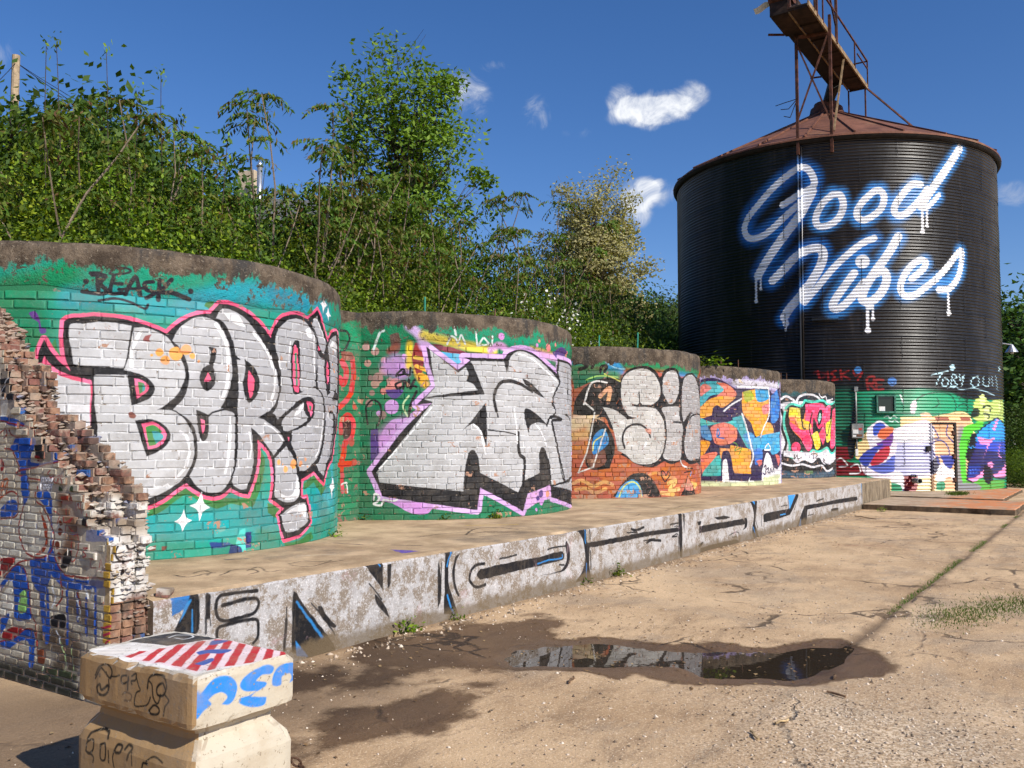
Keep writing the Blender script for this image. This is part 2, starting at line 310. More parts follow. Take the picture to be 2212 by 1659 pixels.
DATA = {
'TANK1': '''
b 1f9a78 395 3990,2231 4375,2312 4753,2475 5285,2524 5897,2522 6733,2531 7888,2510
b 0f7d50 412 3992,2175 4189,2124 4256,2014 4197,1846
b 168a58 276 4066,2316 4309,2380 4497,2459
b 2aa0a6 244 4529,2249 4888,2270 5293,2215 5658,2310
b 2a9fb0 322 5508,2249 6076,2437 6735,2447 7375,2436
b 2090a8 180 6373,2478 6880,2434
b 1f9a7a 222 7754,2789 7914,2249
b 1aa0a0 453 5211,290 5635,265 6203,329 6824,339 7684,395
b 22a3a0 203 5214,194 5741,159 6205,277
b 1f957c 173 5215,117 5538,85 6210,68 6832,61 7908,132
b 2aa6b0 145 7662,762 7684,395 7231,541
b 1f957c 98 6274,167 6652,24
p 41c7bd 6056,205c 6111,222c 6116,4c 6061,0c 6011,86
p 20357a 6112,180c 6181,185c 6178,40c 6115,35c
p 22376f 5953,91c 6060,51 6073,-12c 5932,2c
p 2a4a80 5742,119 5828,117 5941,102 5919,69 5765,67
p 66a59b 5815,243c 5892,258c 5904,217c 5837,202c
p 7a4a3a 5206,127c 5270,128c 5267,85c 5207,79c
p 7a4a3a 5317,115c 5364,117c 5355,84c 5322,76c
p e2e2e6 4353,1756c 4458,1632 4583,1586 4691,1549c 4720,1481 4740,1059c 4814,952c 5188,473c 4966,823c 4837,755c 4572,759c 4381,1242c 4280,1667c
p 5f2f86 4221,2104 4257,2125 4284,2106 4308,2038 4323,1990 4355,1981 4360,1947 4325,1936 4306,1960 4295,2028 4241,2065
p 3f8a4a 4399,1845c 4432,1905c 4453,1808 4496,1711c 4455,1759
p 3a7d3c 5644,2263c 5666,2303 5737,2318c 5723,2225c
p 3a7d3c 6904,2349c 7006,2446c 7022,2351c
p 3a7d3c 7391,2202c 7522,2290c 7576,2238c
p 37803a 5200,377c 5291,411 5393,484 5527,557 5660,483 5789,426 5865,432 5944,458 6051,437 6189,414c 6252,526 6315,735 6325,873c 6268,958c 6196,654c 6110,512 5841,524 5526,617 5207,453c
p 37803a 6364,445c 6577,378c 6485,282c 6373,349c
p 37803a 6917,602c 7120,685c 7438,542c 7308,455c 7122,610c 6930,534c
p 37803a 6602,35c 6833,38 7090,103c 7116,31c 6874,-22 6653,-14c
o ff5f8f 65 4306,1687c 4311,1794 4344,1893c 4382,1816 4456,1720 4556,1629c 4508,1760 4490,1926 4499,2045c 4539,2076 4640,2095 4766,2102 4938,2097 5087,2066 5211,2029 5314,1988c 5438,2109 5584,2181 5700,2200c 5786,2301c 5902,2306 6081,2249 6257,2141 6373,2038c 6390,2101 6476,2228 6607,2290 6776,2316 6944,2286c 7121,2414c 7237,2324 7351,2211 7438,2107c 7577,2224 7831,2277c 7973,2195 8169,1909 8237,1605 8098,1445 7957,1215 7793,1021 7654,819c 7586,813c 7449,697 7383,586c 7227,658 7119,722c 6871,647c 6880,469 6975,458c 7024,324 7050,209 6952,133 6831,94 6609,72c 6566,163 6515,318c 6593,377c 6528,414 6413,475c 6439,634 6414,850 6323,979 6232,1048c 6237,853 6195,675 6135,531c 6048,551 5935,602c 5852,544 5765,528 5680,552 5586,605 5515,661c 5391,577 5270,499 5189,468c 4814,961 4766,1069 4748,1246 4741,1521 4682,1559 4584,1581 4476,1623 4395,1689 4353,1751c 4341,1688c
p 17161a 4306,1687c 4311,1794 4344,1893c 4382,1816 4456,1720 4556,1629c 4508,1760 4490,1926 4499,2045c 4539,2076 4640,2095 4766,2102 4938,2097 5087,2066 5211,2029 5314,1988c 5438,2109 5584,2181 5700,2200c 5786,2301c 5902,2306 6081,2249 6257,2141 6373,2038c 6390,2101 6476,2228 6607,2290 6776,2316 6944,2286c 7121,2414c 7237,2324 7351,2211 7438,2107c 7577,2224 7831,2277c 7973,2195 8169,1909 8237,1605 8098,1445 7957,1215 7793,1021 7654,819c 7586,813c 7449,697 7383,586c 7227,658 7119,722c 6871,647c 6880,469 6975,458c 7024,324 7050,209 6952,133 6831,94 6609,72c 6566,163 6515,318c 6593,377c 6528,414 6413,475c 6439,634 6414,850 6323,979 6232,1048c 6237,853 6195,675 6135,531c 6048,551 5935,602c 5852,544 5765,528 5680,552 5586,605 5515,661c 5391,577 5270,499 5189,468c 4814,961 4731,1059 4722,1245 4727,1521 4682,1559 4584,1581 4476,1623 4395,1689 4353,1751c 4341,1688c
P dcdce2 4544,2022 4660,2037 4767,2052 4893,2054 5023,2037c 5008,1900 4984,1728 4967,1667c 4813,1667 4670,1672 4581,1689c 4560,1801 4539,1899
P d6d6dc 4739,1580c 4761,1601 4968,1637c 5002,1749 5026,1901 5042,2023c 5159,2022 5299,1965 5386,1868 5461,1740 5481,1608 5424,1458 5327,1353 5245,1307c 5371,1303 5488,1224 5564,1092 5583,959 5581,893 5537,780 5470,682 5389,626 5287,571 5191,535c 4825,977 4775,1173 4749,1383 4738,1594c
P cbcbd2 5363,1926c 5424,2048 5555,2149 5677,2160 5790,2110 5884,1965 5922,1799 5931,1645 5896,1483 5824,1336c 5925,1316c 5972,1260 5975,1012 5965,785 5933,684 5879,609 5812,571 5732,569 5658,594 5590,654 5545,725c 5605,873 5612,1013 5584,1132 5521,1226 5421,1294 5385,1310c 5483,1430 5520,1609 5489,1771 5429,1871
P c3c3cb 5756,2168c 5811,2250 5903,2260 6045,2198 6199,2072 6323,1924 6447,1725 6489,1549 6469,1435 6390,1344 6257,1277c 6317,1230 6494,1141 6584,1038c 6432,898c 6350,990 6251,1096 6158,1169c 6174,1012 6191,854 6154,697 6116,589c 6047,589 5981,621 5951,663c 5981,765 6002,888 6010,1064 6004,1292c 5994,1325c 6006,1572 5973,1833 5908,2029 5822,2143
P bebec6 6437,1951 6447,2075 6505,2172 6629,2246 6777,2271 6895,2252 6999,2204 7110,2113 7132,1823 7127,1608 7273,1526 7354,1346 7353,1163 7260,925 7105,811 6964,743 6830,737c 6782,864 6691,1010c 6698,1142 6597,1141 6539,1166c 6547,1231 6672,1338 6893,1453c 6593,1323 6482,1242c 6342,1265c 6461,1358 6515,1515 6516,1697 6476,1850
P c4c4cc 6455,870c 6610,988c 6726,866 6785,720 6825,651 6840,477c 6747,433 6625,435 6511,474 6457,515 6467,687
P c4c4cc 6554,315c 6677,372 6822,406 6955,409c 6991,304 7004,224 6869,157 6719,132 6632,140c 6589,226
P bcbcc6 7011,2253c 7123,2351c 7258,2221 7396,2081c 7322,1966 7214,2026 7131,2129c
P bcbcc6 7462,2052 7580,2166 7784,2219c 7892,2036 7975,1621 7871,1496 7558,1569 7543,1857
P bcbcc6 7180,1604 7150,2020 7363,1913c 7349,1770 7441,1520c 7558,1569c 7915,1588 7938,1379 7703,1050 7594,863 7459,816 7382,663c 7243,724 7176,788c 7325,924 7401,1163 7392,1390 7301,1541
p 17161a 4734,1600c 4859,1643 4982,1648c 5089,1622 5175,1575 5224,1505 5207,1434 5142,1382 5040,1344c 5024,1449 4997,1608c
p ff5f8f 5053,1580c 5118,1562 5171,1524 5168,1473 5085,1402c 5069,1490
p 3f8a4a 5086,1551c 5138,1533 5144,1483 5103,1446c
p 3aa7a8 5129,1527c 5150,1513 5144,1478 5126,1467c
p 17161a 5071,1215c 5161,1226 5262,1208 5339,1150 5369,1082 5342,1003 5278,945 5173,902c 5129,1032
p ff5f8f 5125,1187c 5226,1198 5292,1159 5332,1101 5314,1023 5259,979 5185,965c 5155,1081
p 3a8a3c 5158,1158c 5226,1173 5273,1140 5293,1111 5228,1081 5253,1008 5189,994c
p 35a3ac 5218,1120c 5265,1115 5307,1081 5294,1042 5253,1008c 5229,1062
p 17161a 5691,1896c 5763,1879 5765,1788 5735,1703 5703,1724 5716,1830
p 17161a 5687,1730 5735,1718 5766,1621 5755,1545 5693,1490 5638,1525 5616,1614 5649,1705
p ff5f8f 5692,1663c 5721,1604 5714,1581 5667,1571 5659,1578
p 17161a 5589,1323c 5705,1275c 5708,1113 5689,1048 5658,1038 5625,1093 5603,1173
p ff5f8f 5627,1238c 5674,1219c 5666,1123 5656,1108 5639,1163
s 17161a 18 5705,1265 5747,1296 5845,1322 5936,1316 5983,1291
p 17161a 6063,1809c 6168,1738 6239,1616 6222,1489 6138,1399 6081,1452 6051,1575 6075,1700
p ff5f8f 6112,1703c 6180,1613 6164,1486 6127,1446 6106,1577
p 17161a 5938,1861c 6019,1798 5948,1800c
p 17161a 6677,1973 6696,2028 6749,2050 6802,2025 6817,1798 6831,1558 6902,1561c 6843,1525 6742,1506 6687,1563 6661,1760
p ff5f8f 6702,1975 6740,1999 6767,1955 6790,1796 6808,1556 6763,1534 6713,1565 6693,1762
p 3f8a6a 6724,1924c 6759,1927c 6773,1594c 6740,1593c
p 17161a 6228,1256c 6409,1305 6500,1243 6593,1310 6799,1449 6968,1490 7093,1462 7111,1352 7029,1240 6807,1156 6657,1135c 6691,1010 6748,872c 6620,1004c 6428,883c 6600,1037c 6521,1140 6377,1221
P c4c4cc 6542,1192c 6556,1244 6673,1325 6894,1433c 6909,1319 6975,1266 6807,1183 6597,1134
p ff5f8f 6949,1442c 7065,1426 7067,1351 7027,1288c 6985,1362
p 3f8a6a 6992,1403c 7046,1391 7026,1336c
p ff5f8f 6629,1076c 6655,1076c 6650,1030c
s 17161a 13 6428,871 6621,1000
s 17161a 19 7074,1598 7180,1590 7302,1513 7376,1389 7393,1163 7306,924 7160,789 6939,727
s 17161a 18 6993,2244 7130,2143 7169,1910 7148,1602
p 17161a 7109,2141c 7214,2026 7361,1949 7443,1992c 7455,1921 7252,1917 7167,1979
p ff5f8f 7165,2042c 7215,2005 7176,1987c
p 17161a 7409,1975c 7494,1853 7524,1639 7463,1528c 7363,1700 7357,1856
p ff5f8f 7433,1912c 7488,1795 7458,1649 7401,1760
p 17161a 7617,1477c 7812,1642c 7915,1588 8084,1505c
p 17161a 7517,1365c 7684,1356 7844,1257 7644,992 7597,813c 7496,808c 7583,1065 7572,1281
P bcbcc6 7570,1331c 7687,1312 7666,1137 7567,878 7532,864c 7580,1137
s ffffff 31 5034,1675 5030,1819 5093,1981
s fdfdff 26 5455,1122 5505,1082 5537,983 5534,894 5502,795 5426,708
s fdfdff 33 5758,2107 5842,1992 5888,1827 5885,1566 5838,1427
s fdfdff 27 5925,1259 5924,1094 5911,889 5886,746
p fdfdff 5837,2222c 5973,2221 6066,2106c 5906,2152
s fdfdff 32 6160,2068 6323,1908 6425,1707 6439,1563 6399,1433
s fdfdff 17 6136,1116 6162,991 6152,886
s fdfdff 15 6317,1203 6464,1130 6560,1043
p fdfdff 6910,2173 6973,2201 7028,2159 7030,2104c 6949,2109
s fdfdff 16 6644,2023 6638,1890
s fdfdff 19 7071,2136 7078,1929 7098,1738
s fdfdff 20 7328,1331 7316,1162 7235,953 7157,871
s fdfdff 14 7172,2288 7277,2188 7355,2098
p fdfdff 7533,2059 7638,2143 7866,2093 7783,2025
p fdfdff 6758,1341c 6894,1426c 6872,1358 6737,1287
p fdfdff 6517,533c 6674,492 6762,565 6776,698c 6826,629 6830,495 6710,457 6574,476
p fdfdff 6603,311c 6730,368 6944,398c 6968,329 6948,262 6864,314 6731,335
p fdfdff 5549,458c 5619,494 5658,582c 5681,482 5740,434c 5673,402 5644,314c 5621,415
p fdfdff 5416,327c 5473,363 5500,431c 5522,361 5577,328c 5523,292 5495,230c 5474,295
p fdfdff 7198,2495c 7265,2526 7298,2596c 7338,2524 7399,2504c 7322,2464 7269,2400c 7249,2467
p fdfdff 7343,2403c 7390,2431 7421,2493c 7459,2426 7517,2398c 7448,2381 7428,2335c 7392,2388
p fdfdff 7556,536c 7648,556 7695,651c 7730,551 7832,515c 7734,490 7694,395c 7652,495
p fdfdff 7583,562c 7668,572 7696,643c 7749,568 7831,543c 7738,525 7696,426c 7659,530
d ffab57 5397,1813,61 5490,1856,47 5258,1816,35 5307,1749,39 5545,1801,27 5195,1791,13 5603,1755,13
d ffab57 6728,805,45 6608,758,31 6850,807,29 6513,828,26 6935,850,21 6800,870,9 6566,808,9 6987,775,9
d f2a050 7722,1820,32 7623,1878,15 7900,1737,18
p 9a4a3a 5134,1955c 5188,1973c 5169,1928 5183,1907c 5122,1910
p 8a5046 5018,1275 5044,1289 5078,1261 5065,1233 5025,1239
s 2c2b33 34 4689,2471 4766,2476 4741,2446 4757,2318
s 2c2b33 36 4702,2457 4805,2458 4768,2391 4821,2323 4757,2297 4629,2311
s 2c2b33 34 4870,2456 4848,2310 4939,2317
s 2c2b33 31 4871,2398 4937,2396
s 2c2b33 37 4965,2305 5041,2470 5085,2314
s 2c2b33 28 4912,2344 5124,2376
s 2c2b33 37 5190,2440 5122,2419 5137,2362 5206,2339 5139,2289
s 2c2b33 38 5245,2460 5235,2283
s 2c2b33 41 5343,2470 5261,2359 5360,2354 5506,2309
s 2c2b33 23 4759,2240 4888,2263 5020,2236 5128,2194 5154,2232
s 2c2b33 20 4837,2482 4868,2520 4933,2536 4999,2524 4974,2493 4882,2474 4837,2482
d 2c2b33 4656,2397,24 5512,2384,25
''',
'TANK2': '''
b 0e7a50 758 3826,2297 4040,1120 3850,343 4400,152 5404,133 6849,103
b 1a9a72 414 4672,2538 5393,2487 6140,2498 7513,2543
b 0f8a5c 391 3824,2495 4282,2394
p 6f5148 4184,2433c 4301,2453 4323,2236 4226,2197
b 8a4438 117 4186,2216 4264,2295
d bd9186 3867,2277,51 3989,2217,55 3890,2060,47 4110,1961,66 4032,1863,70 3993,1785,59 4190,1824,47 4109,2098,43
d 9a7a72 3955,1667,39 3916,1530,51 4097,1374,55 4232,1511,39 3933,1863,35
d e08a80 4269,1785,78 4191,1726,59 4113,1686,43
b c98fd8 293 4188,2020 4345,1961 4266,2059
b c98fd8 371 4120,1023 4391,1199 4236,1121
p d39adf 4118,1198c 4234,1315 4390,1335 4563,1473c 4391,1199 4122,887 4005,751c 4042,1004
d d39adf 4217,1481,94 4047,1399,35 4382,2148,39
p 5b3a8c 3941,1179c 4040,1198c 4063,829c 3945,770c
p 5b3a8c 4133,1706c 4367,1707 4271,1589 4173,1628
b e8c22a 117 4449,2316 4442,2021
b f2b01c 129 4577,2220 4559,1944 4658,1788
p 8e1f2a 4517,2337c 4654,2300 4637,2063 4580,1826c 4520,1983 4480,2139
s f2c430 51 4519,2140 4695,2103
s f2b01c 51 4539,2022 4696,1965
s f2b01c 59 4579,1905 4717,1867
b dcb8ea 156 4437,2553 4575,2437 4635,2300
b f0d44a 159 4634,2438 4932,2367 5286,2301 5622,2257
b f0c83a 127 6291,2321 6853,2280
p 8e1a3c 4773,2293c 4973,2289 5180,2236 5395,2185c 4974,2209
p 6a1030 4733,2322c 4892,2306 4853,2226c
p 33b5e8 4873,2216c 5138,2195c 5202,2077c 5098,2004c
b e6a8e4 121 5575,2275 5717,2344 5868,2271
b e6a8e4 129 6388,2286 7181,2241
d e29ae0 5741,2468,49 6040,2646,25 6421,2395,29
d f08a8a 6700,2386,60 6926,2450,30 7411,2351,54 6473,2463,25
p 5b3a8c 6853,2324c 7118,2435 7411,2374 7059,2231
s eaf4f0 24 4943,2327 4993,2429 5054,2411 5096,2353 5137,2454 5200,2337
s eaf4f0 24 5349,2505 5372,2325 5461,2430 5575,2336 5598,2459
s eaf4f0 28 5033,2570 5064,2451
s eaf4f0 20 5394,2326 5598,2357
s dfeee8 31 3968,2237 4046,2453 4105,2492
s 17161a 27 3900,1257 3877,1472 3956,1569 4056,1530 4077,1393 4039,1237
s cfe6b0 23 4428,1355 4369,1511 4445,1629
s 17161a 35 4448,1336 4466,1511 4542,1688
o dcb0ea 123 4664,2290c 4773,2204 5098,1984c 5202,2067c 5265,2120c 5170,2156c 5792,2164c 5868,2251 6000,2300 6169,2312 6388,2265 6680,2137 6976,2027c 7031,2251c 7511,2246c 8024,2220c 8024,23c 7491,94c 6804,223c 6761,406c 6231,303c 6143,61c 5425,409c 5382,114c 4108,306c 4048,441c 3957,634c 4391,1199 4739,1533c 4543,1512c 4640,1611c 4806,1770c 4716,2005
p d39adf 4128,287c 4788,207c 4710,92 4555,74 4400,133
p e2b0e6 6202,284c 6761,406c 6804,213c 6456,168 6202,79c
d 5b3a8c 6526,290,55 6456,231,38
d d39adf 6544,184,55 6422,70,25
d f09a80 6698,282,47
p 17161a 4664,2290c 4773,2204 5098,1984c 5202,2067c 5265,2120c 5170,2156c 5792,2164c 5868,2251 6000,2300 6169,2312 6388,2265 6680,2137 6976,2027c 7031,2251c 7511,2246c 8024,2220c 8024,23c 7491,94c 6804,223c 6761,406c 6231,303c 6143,61c 5425,409c 5382,114c 4108,306c 4048,441c 3957,634c 4391,1199 4739,1533c 4543,1512c 4640,1611c 4806,1770c 4716,2005
P cfcfd5 4026,625c 4200,829 4758,1553c 4640,1591c 4787,1740c 4745,2025 4714,2242c 4894,2108 5098,1945c 5223,2038c 5286,2110c 5792,2123c 5843,1983 5894,2170 6000,2269 6169,2281 6421,2215 6763,2056 7086,1913c 6876,1673 6806,1562c 6924,1469 6806,1379c 7177,1355c 6851,1326c 6806,1282 7054,806 7276,439c 6804,404c 6761,704 6600,940 6491,878 6491,584c 6143,481c 6045,331c 5424,608c 5390,826 5325,916 5250,867 5199,630 5179,365c 4067,490c
P bfbfc8 7087,2211c 7510,2212c 8024,2149c 8024,510c 7355,446c 7112,805 6851,1315c 7177,1344c 6806,1368 6949,1469 6852,1585c 6900,1696 7147,1917c 7030,2031c
P b8b8c0 7397,411c 8024,464c 8024,243c 6850,381c
p 17161a 5202,2037c 5287,2090 5374,1923 5486,1666c 4699,1602c 4640,1611c 5375,1723c 5309,1801 5213,1838c 5245,1939
p 17161a 5154,1153c 5355,1383 5498,1555c 5522,1325 5523,945c 5455,1125 5377,1224 5291,1263
s 17161a 49 5667,1448 5636,1650 5719,1814 5869,1865 6084,1829 6323,1735
s 17161a 24 5667,1448 5696,1358
p 17161a 6141,1904 6323,1840 6639,1642c 6388,1717 6170,1843
p 17161a 6156,1459c 6230,1492 6456,1403 6679,1270c 6456,1298 6292,1254 6261,1149c 6185,1294
s 17161a 54 6051,1148 6071,861 6166,778 6151,511 6114,328
s 17161a 20 5545,1185 5820,1157 6043,1117
s 17161a 43 6679,1259 6806,1390 7177,1355 6852,1337
s 17161a 35 7031,2240 6987,2028 7086,1913 6852,1650 6939,1469 6806,1368
s 17161a 32 7509,2087 7505,1610
s 17161a 32 7361,1437 7705,1366 8025,1140
s 17161a 31 6829,1326 7054,806 7299,438 8024,487
s fdfdff 21 6055,2242 6323,2197 6640,2048 7029,1899
s fdfdff 21 5974,1475 6015,1230 6035,1005
s fdfdff 25 6388,1276 6526,1172 6679,961
s fdfdff 24 5323,1263 5433,1144 5501,865
s fdfdff 20 4065,674 4392,1043 4739,1474
s 121216 31 4287,1922 4364,1981 4384,1922 4307,1902
s 121216 31 4365,1942 4443,1903 4461,2002
s 121216 31 4366,1824 4269,1785 4289,1726 4347,1746
s 121216 31 4367,1726 4385,1824 4425,1746 4443,1844 4464,1727 4521,1845 4483,1776 4541,1747
d 121216 4277,1892,16 4491,1943,16
s f2f2f0 27 3991,267 4010,344 4069,306 4050,248 3991,209 4090,191 4128,268
s e8efe8 20 4148,268 4245,249 4303,268
''',
'TANK3': '''
b 2c8a5c 304 4199,2453 5236,2465 7345,2533
b 2a86b8 220 4223,2502 4592,2552
b 3a9ad6 197 4868,2358 5074,2312 4919,2458
b 3a9ad6 157 6520,2320 7335,2317
b 1f8f5a 256 5182,2464 6032,2447 7477,2408
b 24865a 294 4223,2256 4970,2211
s 16181a 64 4223,2428 4346,2453 4444,2379 4321,2329
s 16181a 54 4420,2453 4617,2577 4542,2354
s 16181a 49 4691,2282 4716,2381 4817,2382 4766,2282
s 9ad2e8 20 4792,2456 4970,2360 5154,2339
p 1d6a4a 4186,2207c 4791,2258c 5021,2113c 4591,2109 4222,1961c
b e2c8a0 392 4196,1347 4515,1446 4563,1299
b d8a868 220 4196,1103 4464,1128
b c9753a 369 4195,859 4464,860 4783,421 5503,538
b b5552c 658 4194,372 4959,274 6154,352 7360,313
b c0602f 506 4194,178 5502,489 7240,107
s e8a860 64 4194,275 4364,324 4559,228 4757,300 4908,250
s e0a058 64 4242,154 4437,179 4583,106 4782,178
s d89050 55 5560,365 5807,459 6008,381 6311,348
s efc070 76 6115,253 6353,296 6151,126 6437,141
s e8b060 76 5936,83 6266,47
s a8482a 49 4219,372 4462,397 4708,349
s efc070 63 6921,225 7243,186 6988,119
p 1a1714 4222,1739 4418,2010 4715,2159 5047,2139 5045,1793 4713,1520 4197,1519
p 1a1714 4539,1446c 4787,1349 4963,958 4859,543c 4536,519 4414,665 4464,1006
p 7a4632 4414,713 4563,1104 4785,811 4759,616 4511,543
p 2f8fd0 4537,860c 4563,1104 4737,1251 4836,1104 4810,958 4586,787
s f0e060 20 4549,860 4587,1030 4736,1128
s e8e4de 29 4393,1690 4541,2084 4816,2086
s e8e4de 29 4417,1715 4564,1593
s e8e4de 24 4292,470 4464,908 4589,1544
s e8e4de 25 4561,592 4685,957 4787,1251
s e8e4de 24 4292,470 4561,568
s f0b080 74 4689,1839 4866,1988 4839,1742
s 9ad060 25 4443,2133 4666,2208 5021,2188
s e0e060 20 4766,2246 5073,2114
p 17161a 4613,1446c 4788,1643 4689,1790c 4915,1669 5045,1793 5073,2114 5181,2290 5402,2396 5637,2404 5826,2324 5925,2214 6031,2346 6180,2404 6385,2390 6567,2232 6783,2322 7053,2352 7334,2290 7886,2133 7885,675 7260,608 6865,590 6588,673 6234,602 6011,656 5808,571 5621,561 5389,613 5171,737 5066,786c 5172,909 5093,1056 5094,1203c 4888,1251 4788,1447
p 17161a 4689,1765c 4967,1718 5230,1487c 5149,1449 4967,1645
P d8d4d2 5085,1843 5100,2115 5208,2266 5402,2346 5607,2353 5793,2259 5923,2063 5921,1861 5788,1732 5571,1678 5469,1750c 5456,1899 5442,1949 5427,1899 5440,1725 5313,1673c 5397,1675 5631,1654 5819,1632c 5986,1459 6036,1259 6033,957 5909,732 5745,634 5503,612 5306,663 5171,786 5014,860c 4964,1105 4888,1374 4738,1643c 4966,1595 5202,1425c 5395,1452 5230,1499 5123,1646
P c8c4c6 6008,1914 6012,2193 6141,2325 6300,2359 6427,2289 6469,2059 6421,1877 6291,1745 6134,1741
P c6c2c4 5970,1635 6171,1678 6486,1686c 6482,1468 6552,1392c 6599,1264 6546,1058 6542,853 6492,700 6275,665 6048,706 5996,806 6089,1108 6057,1461
P b8b4b8 6615,2143 6782,2283 7052,2312 7330,2209 7641,1929 7796,1661 7655,788 7166,689 6867,668 6694,774 6645,1007 6704,1265c 6887,1476 6956,1556 7109,1560c 6890,1581 6627,1393c 6557,1676
s 17161a 40 5313,1686 5425,1675 5631,1679 5819,1657 5986,1510 6054,1259 6043,957 5943,732
s 17161a 40 5687,1107 5627,1231 5480,1329 5311,1327 5174,1253 5107,1080 5145,909
s 17161a 36 6286,1388 6458,1391 6601,1367 6704,1265 6618,955 6693,749
s 17161a 37 6884,1372 6955,1504 7301,1565 7769,1551
s 17161a 31 6557,1676 6529,1469
p d89a80 5567,1255c 5689,1256 5703,1156 5597,1206
s fdfdff 30 5505,859 5595,1007
s 17161a 25 6025,280 5939,407 5957,482 6027,455 6062,392 6118,466 6173,415 6097,328 6025,280
p 141214 4907,32c 5062,225 5222,394 5388,453 5590,438 5773,286 5935,9c
p 3fa4e0 4958,19c 5062,200 5222,320 5359,319 5471,194 5513,9c
s d8e070 25 5035,30 5141,224 5303,295 5442,195 5484,22
p 1a1412 6480,13c 6629,159 6741,387c 7063,115 7142,-7c
p e89078 6654,120c 6769,360c 7024,117 6853,86
s 1a1412 26 6634,441 6927,459
s 1a1412 26 6688,517 6999,509
s f0f0f0 31 6492,674 6586,570 6744,541
s 3fa4e0 37 6892,382 6926,433
''',
'TANK4': '''
b b8a8d8 381 4722,2585 5276,2560 6040,2392 7416,2324
b 7ab0d8 218 4755,2679 5109,2682 5454,2721
b e8e4f0 193 5558,2378 7419,2357
b 88c0b0 232 7447,2692 7427,2458
p e8d8c0 5580,2630c 5788,2352c 5671,2381c
p f0eef4 4696,102c 5596,49 7597,2c 7666,464c 6385,491c 4697,195c
p 2e1e4c 4715,2428c 4911,2476 5140,2448 5377,2342 5593,2237c 5746,2241c 6734,2275c 6958,2171 7416,2324c 7668,2136 7531,468c 7159,346c 6497,584c 6322,49c 5416,129 5380,52c 5176,101c 4696,102c
p 46b8c4 4714,2366c 4943,2399 5206,2371 5482,2219c 5270,2121 4939,2055 4708,1805
p f08468 5072,2369c 5342,2342 5592,2158 5590,2064c 5268,1965 5102,2057 5272,2215
p f2a83a 4708,1805c 4938,1993 5270,2059 5590,2033c 5266,1809 5033,1807 4966,1619c 4705,1556
p e88070 4713,2272c 4814,2335 4973,2243 4812,2117 4710,2054
p 49bcb8 4705,1556c 4964,1464 5365,1466 5697,1626c 5811,1376 5616,1312 5261,1434 4703,1370
p 3fb6c2 5473,1561c 5775,1627c 6009,810c 5843,936 5616,1312
p f08068 4930,1309 5127,1434 5365,1435 5578,1312 5575,1062 5254,937 5023,999
p f2a020 4700,1060c 4926,998 4796,751 4695,627
p 3a8ed0 4703,1370c 4867,1370 4959,1060 4738,1122
p f2a830 5428,937c 6010,842c 5999,276c 5526,299c 5388,626
p 44bcb4 4728,226c 5178,240c 5184,720c 4922,627 4762,442
p f07858 4696,689c 4988,782 5085,720 4792,380 4728,257c
p f2a030 5153,875c 5426,843 5355,719 5183,627
p 4a9ad8 5767,1156 6106,1189 6237,683 6009,810
p f2a830 5764,2162c 6175,2237 6733,2226c 6716,1708c 6460,1318 6198,1126 6022,1441 5776,1690
p 3aa2d4 6175,2237c 6733,2243c 6726,2032 6265,1953
p b8c030 5784,2163c 6037,2201 6123,2013 5861,1944
p f08080 6419,1862c 6757,1903 6716,1708 6469,1671
p 2080d8 6836,2101c 7269,2283c 7584,1965 7360,1592 6851,1484
p f2b040 6407,1382 6643,1481 6927,1388 6958,1128 6510,1063 6348,1158
p 3aaee0 6198,1126 7506,1263c 7501,799c 6900,708 6504,839 6144,810
p 2070d0 6098,810 6393,840 6386,554 6137,494
p e87060 6186,557 6387,586 6330,396
p e87060 7075,705 7485,634 7283,441
p 2e1e4c 6385,491c 6445,744 6623,807 6825,741 7060,381c
p f4f2f6 6380,300c 6498,616 6622,759 6785,645 6967,318c
p 2e1e4c 4984,1775c 5099,1854 5198,1777 5197,1683c 5438,1654 5737,1721c 5583,1593 5196,1590 5031,1651
p 2e1e4c 5171,193c 5201,720 5287,812 5390,781 5458,563 5506,159c
p f6f4f6 5209,85c 5215,503 5267,611 5335,564 5381,99c
p 2e1e4c 5774,1564c 6022,1441 5890,1251c
p f6f4f6 5889,59c 5998,214 6128,54c
p 2e1e4c 5999,276c 6385,491c 6375,111c 5953,121c
s fdfdff 44 5756,1658 5891,1314 6012,936 6073,684 5980,434
s fdfdff 38 5265,1715 5477,1874 5742,2004
s fdfdff 51 5631,2285 6735,2291
s fdfdff 39 6734,2259 6750,1709 6460,1318 6348,1126
s 2e1e4c 39 6840,2231 6785,1710 6709,1482
s 5a8a30 25 5500,999 5610,937 5534,812 5723,874 5644,718
s 2878c8 31 5090,1154 5109,1309 5157,1185 5090,1123 5257,1092
s fdfdff 32 6534,871 6660,967 6791,838 6504,823
s 2e1e4c 38 6465,426 6552,456 6517,266 6433,283
s 2e1e4c 32 6579,360 6675,406 6639,295 6738,292 6776,387 6846,289 6928,384 6966,286
b d8e0a8 159 4726,56 5596,34 7258,49
b dfe6b0 163 6485,139 7409,174
''',
